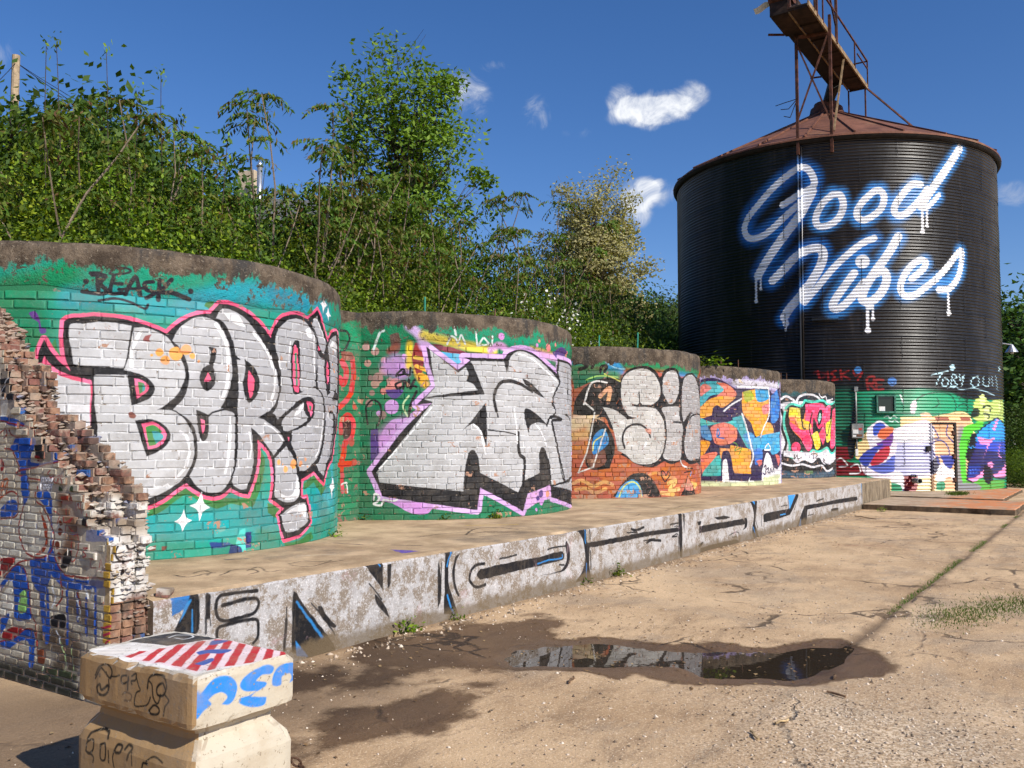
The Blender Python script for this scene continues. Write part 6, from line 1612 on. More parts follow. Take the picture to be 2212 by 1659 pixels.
# fittings on the wall; al = degrees round the wall, measured from the row axis towards the yard
def on_wall(al, out, z): a = -math.radians(al); return Vector((math.cos(a)*(SR+out), math.sin(a)*(SR+out), z))
def wall_box(name, al, z0, z1, w, d, mat, d0=.0, bev=.01):
    b_ = MB().box(d0, d0+d, -w/2, w/2, z0, z1, 0, bev); o = b_.build(name, mat, silo); o.location = on_wall(al, 0, 0); o.rotation_euler[2] = -math.radians(al); return o
M_silo_plain = M_silo; M_cond = plain('conduit_black', (.02, .022, .026), .5, .2, .3, 20); M_box = plain('meter_box_grey', (.21, .22, .21), .5, .2, .3, 8, .2, (.45, .42, .38)); M_white = plain('white_label', (.75, .75, .72), .6, 0., .1, 20)
b_ = MB(); b_.tube(on_wall(173.8, .07, SH-.25), on_wall(174.3, .07, 3.0), .032, None, 8); b_.build('conduit', M_silo, silo, True)
wall_box('conduit_channel', 174.9, 2.6, SH-.3, .05, .13, M_silo)
b_ = MB(); b_.tube(on_wall(158.7, .06, 3.3), on_wall(158.7, .06, 2.15), .03, None, 8); b_.tube(on_wall(158.7, .06, 1.8), on_wall(158.7, .06, 1.3), .03, None, 8); b_.build('service_conduit', M_box, silo, True)
wall_box('junction_box', 158.6, 3.26, 3.42, .12, .10, M_box)
mbx = wall_box('meter_box', 158.5, 1.77, 2.23, .36, .17, M_box)
for (yy, z_, w_, h_, m_) in ((-.06, 1.98, .16, .13, M_white), (.08, 2.06, .10, .07, plain('red_sticker', (.5, .06, .05), .5)), (.05, 1.86, .16, .07, plain('brown_sticker', (.16, .07, .04), .5)), (-.1, 1.84, .10, .06, M_white)):
    o = MB().box(.172, .176, yy-w_/2, yy+w_/2, z_-h_/2, z_+h_/2).build('sticker', m_, mbx)
wall_box('meter_tag', 158.8, 1.20, 1.42, .09, .05, M_white, .05)
# hatch window: frame, dark opening, flap
al = 149.7
M_pane = NT('hatch_glass'); M_pane.bsdf((.012, .02, .016), .12, 0., None, .6); M_pane = M_pane.mat; M_frame = plain('hatch_frame_green', (.05, .17, .12), .6, .1, .4, 8)
wf = wall_box('hatch_window', al, 2.60, 3.12, .56, .02, M_pane, .012, .0)
for (y0, y1, z0, z1) in ((-.30, -.25, 2.57, 3.15), (.25, .30, 2.57, 3.15), (-.25, .25, 2.57, 2.62), (-.25, .25, 3.10, 3.15)):
    MB().box(.0, .10, y0, y1, z0, z1, 0, .004).build('hatch_frame', M_frame, wf)
MB().box(.033, .038, -.2, -.02, 2.64, 2.78).build('paper_scrap', M_white, wf)
# door: corrugated leaf proud of the wall, with frame posts
b_ = MB(); n = 10; a0, a1 = math.radians(-134.6), math.radians(-126.9); zz = np.linspace(.10, 2.22, 160); vs = []
for z in zz:
    for q in range(n+1):
        a = a0+(a1-a0)*q/n; rad = SR+.05+.018*math.cos(2*math.pi*z/PITCH_C); vs.append((math.cos(a)*rad, math.sin(a)*rad, z))
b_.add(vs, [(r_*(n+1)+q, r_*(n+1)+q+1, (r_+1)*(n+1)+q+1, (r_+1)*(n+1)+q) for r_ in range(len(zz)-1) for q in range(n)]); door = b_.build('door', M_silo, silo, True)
wall_box('door_post', 126.1, .08, 2.28, .10, .07, M_dark); wall_box('door_post', 135.0, .08, 2.26, .03, .06, M_silo)
for z_ in (.45, 1.2, 1.95): wall_box('door_hinge', 126.9, z_-.07, z_+.07, .12, .095, M_rusty)
b_ = MB()
for q in range(8):
    f0 = 126.1+9*q/8; f1 = 126.1+9*(q+1)/8; b_.bar(on_wall(f0, .06, 2.27), on_wall(f1, .05, 2.26), .05, .035)
b_.build('door_head', M_dark, silo)
o = wall_box('door_hasp', 136.2, 1.36, 1.52, .14, .09, M_dark)
# pipe stubs low on the wall, rain hood higher up
for (al, z, r_, ln) in ((141.2, .43, .085, .42), (141.9, .585, .045, .30)):
    b_ = MB(); d = on_wall(al, 1, 0)-on_wall(al, 0, 0); p0 = on_wall(al, -.05, z); p1 = p0+d*ln; n = 14; b_.tube(p0, p1, r_, None, n, 0, False); b_.tube(p0, p1, r_*.8, None, n, 0, False)
    u = d.orthogonal().normalized(); w = d.cross(u); vs = [p1+(u*math.cos(2*math.pi*q/n)+w*math.sin(2*math.pi*q/n))*r_*k for k in (1, .8) for q in range(n)]; b_.add(vs, [(q, (q+1) % n, n+(q+1) % n, n+q) for q in range(n)])
    b_.build('pipe_stub', M_box, silo, True)
b_ = MB(); n = 8
for q in range(n):
    f0 = 163.4+8*q/n; f1 = 163.4+8*(q+1)/n; b_.add([on_wall(f0, .0, 5.70), on_wall(f1, .0, 5.70), on_wall(f1, .13, 5.64), on_wall(f0, .13, 5.64), on_wall(f1, .13, 5.60), on_wall(f0, .13, 5.60), on_wall(f1, 0, 5.60), on_wall(f0, 0, 5.60)], [(0, 1, 2, 3), (3, 2, 4, 5), (5, 4, 6, 7)])
b_.build('rain_hood', M_silo, silo)

# ------------------------------------------------------------------ conveyor gantry over the silo (runs along the row axis)
gz = 15.17
g = thing('conveyor_gantry', (24.0, 2.6, 11.0), 'rusty conveyor gantry with railings and braced legs above the silo roof', 'conveyor')
def gp(name, mb_, mat): 
    mb_.v = [(x-24.0, y-2.6, z-11.0) for x, y, z in mb_.v]; return mb_.build(name, mat, g)
def beam(name, p0, p1, w=.07, h=None, mat=None): return gp(name, MB().bar(p0, p1, w, h or w), mat or M_rusty)
M_under = plain('gantry_sheet', (.045, .026, .018), .8, .2, .5, 3, .4, (.018, .013, .011))
gp('walkway_pan', MB().box(21.65, 29.65, 2.17, 2.76, gz, gz+.05), M_under)
for x in np.arange(21.7, 29.6, 1.3): beam('cross_rib', (x, 2.17, gz-.03), (x, 2.76, gz-.03), .05, .06, M_under)
beam('edge_channel', (21.65, 2.14, gz+.04), (29.68, 2.14, gz+.04), .05, .16, M_rustlight); beam('edge_channel', (21.9, 2.80, gz+.02), (29.4, 2.80, gz+.02), .04, .10, M_rustlight)
gp('conveyor_trough', MB().box(22.5, 28.95, 2.84, 3.36, gz+.06, gz+.75, 0, .02), M_dark)
gp('trough_hood', MB().box(21.9, 23.6, 2.78, 3.42, gz+.02, gz+.85, 0, .02), M_under)
b_ = MB(); b_.tube((22.1, 2.70, gz+.75), (22.1, 3.44, gz+.75), .36, None, 16); gp('drive_drum', b_, M_rusty)
gp('drop_spout', MB().tube((28.6, 3.1, gz+.05), (29.5, 3.6, 14.8), .24, .2, 10), M_dark)
beam('bracket_arm', (23.4, 3.4, gz+.02), (23.1, 3.85, gz+.02), .06); beam('bracket_arm', (27.8, 3.36, gz+.1), (27.7, 3.75, gz+.1), .05)
L1, L2 = (24.18, 3.20), (23.95, 2.06)
def wallpt(al, out, z): p = on_wall(al, out, z); return (p.x+SX, p.y+SY, p.z)
w1, w2 = wallpt(174.7, .10, 11.15), wallpt(164.3, .10, 11.1)
t1, t2 = (w1[0], w1[1], gz+.1), (w2[0], w2[1], gz+.55)
beam('leg', w1, t1, .09); beam('leg', w2, t2, .09)
beam('cross_beam', (t1[0], t1[1], gz-.04), (t2[0], t2[1], gz-.04), .08, .1)
def between(a, b, f_): return tuple(a[k]+(b[k]-a[k])*f_ for k in range(3))
beam('brace', between(w1, t1, .28), between(w2, t2, .90), .055); beam('brace', between(w1, t1, .92), between(w2, t2, .22), .055)
def roofpt(r_, al): a = -math.radians(al); return (SX+math.cos(a)*r_, SY+math.sin(a)*r_, zc(r_)+.03)
beam('brace', (26.3, 2.2, gz), roofpt(5.5, 163.5), .055, None, M_rustlight)
beam('leg', (29.55, 2.2, gz), (29.55, 2.2, roofpt(1.5, 90)[2]), .055); beam('leg', (29.5, 2.8, gz), (29.5, 2.8, roofpt(.9, 95)[2]), .05)
beam('brace', (29.62, 2.16, gz), roofpt(4.6, 65), .055)
# railing along the yard side
rz_ = gz+1.05
for x in (22.3, 23.3, 24.9, 27.6, 29.62): beam('rail_post', (x, 2.12, gz+.05), (x, 2.12, rz_), .045)
beam('handrail', (21.7, 2.12, rz_), (29.64, 2.12, rz_), .05)
beam('mid_rail', (28.0, 2.12, gz+.75), (29.64, 2.12, gz+.75), .04)
beam('handrail', (29.62, 2.12, rz_), (29.62, 2.78, rz_), .045)
for x, y in ((21.75, 2.75), (22.6, 2.14), (25.0, 2.12)): beam('tower_post', (x, y, gz), (x, y, gz+4.5), .085)
beam('tower_brace', (21.75, 2.75, gz+.5), (22.6, 2.14, gz+2.4), .06); beam('tower_brace', (22.6, 2.14, gz+.6), (25.0, 2.12, gz+3.4), .06); beam('tower_brace', (22.6, 2.14, gz+3.0), (25.0, 2.12, gz+.5), .05)
beam('tower_beam', (21.75, 2.75, gz+1.3), (21.75, 3.9, gz+1.4), .07); beam('tower_beam', (21.75, 2.75, gz+1.2), (22.6, 2.14, gz+1.2), .06)
# torn cable on the left leg
b_ = MB(); p = between(w1, t1, .46)
for e in ((0, .55, -.25), (.1, .75, -.05), (0, .45, -.5)):
    b_.path([p, (p[0]-.05, p[1]+e[1]*.5, p[2]+e[2]*1.2), (p[0]+e[0], p[1]+e[1], p[2]+e[2])], .014, 5)
gp('torn_cable', b_, M_dark)
b_ = MB(); vs = []
for q in range(9):
    f_ = q/8; vs += [(22.2, 3.42+f_*.62, gz+.62+.08*math.sin(f_*5)+.05*f_), (22.35, 3.42+f_*.60, gz+.50+.10*math.sin(f_*4+1)+.06*f_)]
b_.add(vs, [(2*q, 2*q+1, 2*q+3, 2*q+2) for q in range(8)]); me = b_.mesh('plastic_scrap', M_white); o = mobj('plastic_scrap', me); mod = o.modifiers.new('t', 'SOLIDIFY'); mod.thickness = .012
tag(o, 'small white plastic scrap fluttering from the top end of the gantry', 'plastic')

# ------------------------------------------------------------------ vegetation
def leaf_material(name, cols, trans=.32):
    t = NT(name); r_ = t.island(); oi = t.n('ShaderNodeObjectInfo').outputs['Random']
    cr = t.n('ShaderNodeValToRGB'); t.set(cr.inputs[0], r_); el = cr.color_ramp.elements
    el[0].position = 0; el[0].color = (*cols[0], 1); el[1].position = 1; el[1].color = (*cols[-1], 1)
    for q, c in enumerate(cols[1:-1]): e_ = el.new((q+1)/(len(cols)-1)); e_.color = (*c, 1)
    c = t.hsv(cr.outputs[0], t.math('ADD', .485, t.math('MULTIPLY', oi, .03)), 1.0, t.math('ADD', .8, t.math('MULTIPLY', oi, .4)))
    d = t.n('ShaderNodeBsdfPrincipled'); t.set(d.inputs['Base Color'], c); d.inputs['Roughness'].default_value = .6; d.inputs['Specular IOR Level'].default_value = .2
    tr = t.n('ShaderNodeBsdfTranslucent'); t.set(tr.inputs[0], t.mix(1.0, c, (1.15, 1.2, .35), 'MULTIPLY'))
    mx = t.n('ShaderNodeMixShader'); mx.inputs[0].default_value = trans; t.t.links.new(d.outputs[0], mx.inputs[1]); t.t.links.new(tr.outputs[0], mx.inputs[2]); t.t.links.new(mx.outputs[0], t.out.inputs[0]); return t.mat
M_leaf_shrub = leaf_material('shrub_leaf', [(.03, .058, .005), (.08, .14, .009), (.15, .23, .013), (.27, .35, .026)])
M_leaf_shrub2 = leaf_material('shrub_leaf_dark', [(.022, .045, .006), (.05, .095, .012), (.09, .15, .02), (.15, .21, .03)])
M_leaf_shrub3 = leaf_material('shrub_leaf_yellow', [(.06, .085, .006), (.13, .18, .01), (.21, .27, .015), (.32, .37, .03)])
M_leaf_sapl = leaf_material('sapling_leaf', [(.04, .08, .012), (.08, .15, .018), (.13, .21, .028), (.16, .16, .035), (.15, .07, .035)])
M_leaf_tree = leaf_material('tree_leaf', [(.07, .125, .012), (.135, .215, .02), (.22, .31, .04)])
M_leaf_pale = leaf_material('pale_tree_leaf', [(.38, .36, .15), (.50, .47, .21), (.46, .46, .19)])
M_leaf_dark = leaf_material('dark_tree_leaf', [(.035, .07, .014), (.06, .11, .02), (.10, .16, .03)])
M_flower = plain('white_blossom', (.75, .74, .66), .7, 0., .1)
M_bark = plain('grey_bark', (.14, .105, .075), .9, 0., .4, 12, .8); M_stem = plain('pale_stem', (.19, .145, .10), .8, 0., .35, 15, .5); M_barkdark = plain('dark_bark', (.06, .045, .035), .9, 0., .4, 12, .8)
def leaves(C, L, W, r_, updir=.35, droop=None, outn=None):
    """C (n,3) centres -> rhombic leaf faces"""
    n = len(C); d = r_.normal(size=(n, 3)); d[:, 2] = d[:, 2]*.6-.15
    if droop is not None: d = d*.45+droop
    d /= np.linalg.norm(d, axis=1)[:, None]; nn = r_.normal(size=(n, 3))*.55; nn[:, 2] += updir+(.6 if outn is None else .25)
    if outn is not None: nn += outn*1.0
    s = np.cross(d, nn); s /= np.linalg.norm(s, axis=1)[:, None]+1e-9; nn = np.cross(s, d)
    l = (L*r_.uniform(.7, 1.25, n))[:, None]; w = (W*r_.uniform(.75, 1.25, n))[:, None]
    V = np.stack([C-d*l*.5, C+s*w*.5-nn*w*.12, C+d*l*.5, C-s*w*.5-nn*w*.12], 1).reshape(-1, 3); return V, np.arange(4*n).reshape(n, 4)
def crown_points(r_, nclump, per, size, hollow=.42, clump=.14):
    c = r_.normal(size=(nclump, 3)); c /= np.linalg.norm(c, axis=1)[:, None]; c *= (hollow+(1-hollow)*r_.uniform(0, 1, nclump)**.5)[:, None]
    c[:, 2] = np.abs(c[:, 2]+.25) ; sz = np.array(size)
    P = np.repeat(c, per, 0)+np.clip(r_.normal(size=(nclump*per, 3)), -1.7, 1.7)*clump*np.repeat(r_.uniform(.5, 1.4, nclump), per)[:, None]; return P*sz
def shrub(seed, mat=None, L=.075, W=.044, n=95, per=66, size=(1.55, 1.55, 2.3), fl=0):
    r_ = np.random.default_rng(seed); P = crown_points(r_, n, per, size); P[:, 2] = np.maximum(P[:, 2], .03); O_ = P/np.array(size)-np.array((0, 0, .35)); O_ /= np.linalg.norm(O_, axis=1)[:, None]+1e-6; V, Fq = leaves(P, L, W, r_, .35, None, O_)
    b_ = MB()
    for q in range(7):
        a = r_.uniform(0, 6.28); e = P[r_.integers(len(P))]; b_.path([(math.cos(a)*.15, math.sin(a)*.15, -.25), tuple(e*np.array((.4, .4, .5))), tuple(e*np.array((.75, .75, .8)))], .009, 4)
    out_ = [('foliage', make_mesh('foliage', V, Fq, mat or M_leaf_shrub)), ('stems', b_.mesh('stems', M_stem))]
    if fl:
        Q = crown_points(r_, fl, 14, tuple(1.04*s for s in size), .8, .06); V, Fq = leaves(Q, .07, .07, r_); out_.append(('blossom', make_mesh('blossom', V, Fq, M_flower)))
    return out_
def sapling(seed, H=5.0, nbr=3, mat=None, reddish=True):
    r_ = np.random.default_rng(seed); b_ = MB(); stems = []; p = np.array((0., 0., -.3)); d = np.array((r_.normal()*.05, r_.normal()*.05, 1)); pts = [p]
    for q in range(8): d = d+r_.normal(size=3)*(.07, .07, 0); d /= np.linalg.norm(d); p = p+d*(H+.3)/8; pts.append(p)
    rad = np.linspace(.032, .010, 9)
    for q in range(8): b_.tube(pts[q], pts[q+1], rad[q], rad[q+1], 5, 0, False)
    tips = [(pts[-1], d, 9), (pts[-2], d, 6), (pts[-3], d, 4)]
    for q in range(nbr):
        k = r_.integers(3, 7); a = r_.uniform(0, 6.28); dd = np.array((math.cos(a)*.55, math.sin(a)*.55, .8)); e = pts[k]; prev = e
        for s_ in range(3): dd = dd+np.array((0, 0, .15)); dd /= np.linalg.norm(dd); e = prev+dd*H*.10; b_.tube(prev, e, .018-.003*s_, .014-.003*s_, 4, 0, False); prev = e
        tips += [(e, dd, 8), (e-dd*H*.06, dd, 4)]
    C = []; D = []
    for (tp, td, nl) in tips:
        for q in range(nl):                         # a whorl of pinnate leaves
            a = r_.uniform(0, 6.28); ln = r_.uniform(.32, .62); o = np.array((math.cos(a), math.sin(a), r_.uniform(.15, .75))); pos = np.array(tp); 
            for k in range(8):
                o = o+np.array((0, 0, -.16)); o /= np.linalg.norm(o); pos = pos+o*ln/8; sd = np.cross(o, (0, 0, 1)); sd /= np.linalg.norm(sd)+1e-9
                if k < 1: continue
                for sg_ in (-1, 1): C.append(pos+sd*sg_*.055+np.array((0, 0, -.015))); D.append(sd*sg_*.75+o*.45+np.array((0, 0, -.55)))
    V, Fq = leaves(np.array(C), .125, .042, r_, .35, np.array(D)); return [('foliage', make_mesh('foliage', V, Fq, mat or M_leaf_sapl)), ('stem', b_.mesh('stem', M_stem))]
def bare_shoot(seed, H=3.0):
    r_ = np.random.default_rng(seed); b_ = MB(); p = np.array((0., 0., -.3)); d = np.array((r_.normal()*.1, r_.normal()*.1, 1)); C = []
    for q in range(10):
        d = d+r_.normal(size=3)*(.04, .04, 0); d /= np.linalg.norm(d); e = p+d*(H+.3)/10; b_.tube(p, e, .017-.0012*q, .0158-.0012*q, 5, 0, False); p = e
        if q > 3:
            C.append(p+r_.normal(size=3)*.03)
    for k in range(13): C.append(p+np.clip(r_.normal(size=3), -1.5, 1.5)*.055)
    V, Fq = leaves(np.array(C), .06, .035, r_); b_.add([tuple(v) for v in V], [tuple(f) for f in Fq.tolist()], 1); return b_.mesh('bare_shoot', [M_barkdark, M_leaf_tree])
def tree(seed, H=10.0, spread=.42, leafmat=None, barkmat=None, L=.12, W=.07, per=9, depth=6, trunk=.22, first=.22, lift=.22, puff=.16):
    r_ = np.random.default_rng(seed); b_ = MB(); tips = []
    def grow(p, d, ln, rad, lev):
        nseg_ = 3 if lev < 3 else 2; q = p
        for s_ in range(nseg_):
            d = d+r_.normal(size=3)*.10+np.array((0, 0, .05 if lev else 0)); d /= np.linalg.norm(d); e = q+d*ln/nseg_; b_.tube(q, e, rad*(1-.25*s_/nseg_), rad*(1-.25*(s_+1)/nseg_), 6 if lev < 2 else 4 if lev < 4 else 3, 0, False); q = e
            if lev >= depth-2: tips.append(q)
            if 0 < lev < depth-1 and s_ < nseg_-1 and r_.uniform() < .75: side(q, d, ln*.62, rad*.5, lev+1)
        if lev < depth:
            for k in range(2 if lev else 4): side(q, d, ln*r_.uniform(.62, .82), rad*.62, lev+1)
    def side(p, d, ln, rad, lev):
        o = r_.normal(size=3); o -= d*(o@d); o /= np.linalg.norm(o); nd = d*r_.uniform(.6, .9)+o*spread*r_.uniform(.8, 1.5)+np.array((0, 0, lift)); nd /= np.linalg.norm(nd); grow(p, nd, ln, max(rad, .006), lev)
    grow(np.array((0., 0., -.5)), np.array((0., 0., 1.)), H*first+.5, trunk, 0)
    Tp = np.array(tips); C = np.repeat(Tp, per, 0)+r_.normal(size=(len(Tp)*per, 3))*puff
    zmax = C[:, 2].max(); O_ = C-np.array((0, 0, zmax*.5)); O_ /= np.linalg.norm(O_, axis=1)[:, None]; V, Fq = leaves(C, L, W, r_, .35, None, O_); k = H/zmax
    bv = np.array(b_.v)*k; b_.v = [tuple(v) for v in bv]
    return [('crown', make_mesh('crown', V*k, Fq, leafmat or M_leaf_tree)), ('trunk', b_.mesh('trunk', barkmat or M_bark))]
def round_tree(seed, H, W, leafmat, barkmat, nclump=90, per=60, L=.12, W_=.06, puff=.28, bole=.22, zc_=.60, rz=.41):
    r_ = np.random.default_rng(seed); b_ = MB(); top = np.array((r_.normal()*.2, r_.normal()*.2, H*.86)); pts = [np.array((0, 0, -.5)), np.array((.05, .0, H*bole)), np.array((-.08, .1, H*.5)), top]
    for a, b, r0, r1 in zip(pts[:-1], pts[1:], (.20, .15, .09), (.15, .09, .02)): b_.tube(a, b, r0*H/10, r1*H/10, 7, 0, False)
    c = r_.normal(size=(nclump, 3)); c /= np.linalg.norm(c, axis=1)[:, None]; c *= (r_.uniform(0, 1, nclump)**.42)[:, None]; c *= (1+r_.normal(size=nclump)*.10)[:, None]
    C = c*np.array((W/2, W/2, H*rz))+np.array((0, 0, H*zc_)); C[:, 2] = np.clip(C[:, 2], H*.18, H)
    for q in range(nclump):
        e = C[q]; h0 = max(H*bole*.9, e[2]-np.hypot(e[0], e[1])*r_.uniform(.7, 1.2)); f0 = min(.84, h0/H); st = np.array((0, 0, f0*H)); mid = (st+e)/2+np.array((0, 0, -.10*H*.3))+r_.normal(size=3)*.12; b_.tube(st, mid, .028*H/10, .018*H/10, 4, 0, False); b_.tube(mid, e, .018*H/10, .007*H/10, 4, 0, False)
        for k in range(4): t_ = e+r_.normal(size=3)*puff*1.1; b_.tube(mid+(e-mid)*r_.uniform(.4, 1), t_, .008*H/10, .004*H/10, 3, 0, False)
    P = np.repeat(C, per, 0)+np.clip(r_.normal(size=(nclump*per, 3)), -1.8, 1.8)*puff*np.repeat(r_.uniform(.6, 1.3, nclump), per)[:, None]*np.array((1.1, 1.1, .75))
    O_ = P-np.array((0, 0, H*zc_)); O_ /= np.linalg.norm(O_, axis=1)[:, None]; V, Fq = leaves(P, L, W_, r_, .35, None, O_)
    return [('crown', make_mesh('crown', V, Fq, leafmat)), ('trunk', b_.mesh('trunk', barkmat))]
def plant(parts, name, x, y, z, s, label, cat, group, rz=None, sz=None):
    o = thing(name, (x, y, z), label, cat, group, random.uniform(0, 6.28) if rz is None else rz); o.scale = (s, s, s if sz is None else sz)
    for nm, me in parts: mobj(nm, me, o)
    return o
SHRUBS = [shrub(500+q, (M_leaf_shrub, M_leaf_shrub2, M_leaf_shrub3, M_leaf_shrub, M_leaf_shrub2)[q], (.062, .088, .075, .08, .07)[q], (.038, .054, .046, .05, .044)[q], (190, 135, 155, 145, 160)[q], (78, 66, 70, 70, 72)[q]) for q in range(5)]; SHRUB_FL = shrub(520, fl=30); SHRUB_DK = [shrub(530+q, M_leaf_dark, .10, .06) for q in range(2)]
SAPL = [sapling(540+q, 5.0, q % 3+1) for q in range(6)]; SHOOT = [bare_shoot(560+q) for q in range(4)]
TREE_BIG = round_tree(573, 10.0, 4.7, M_leaf_tree, M_barkdark, 135, 110, .17, .09, .30, .2); TREE_PALE = round_tree(575, 12.0, 5.6, M_leaf_pale, M_bark, 170, 130, .20, .115, .40, .18, .62, .38); TREE_DARK = tree(578, 9.0, .5, M_leaf_dark, M_barkdark, .16, .09, 14, 5, .18, .12, .1, .34)
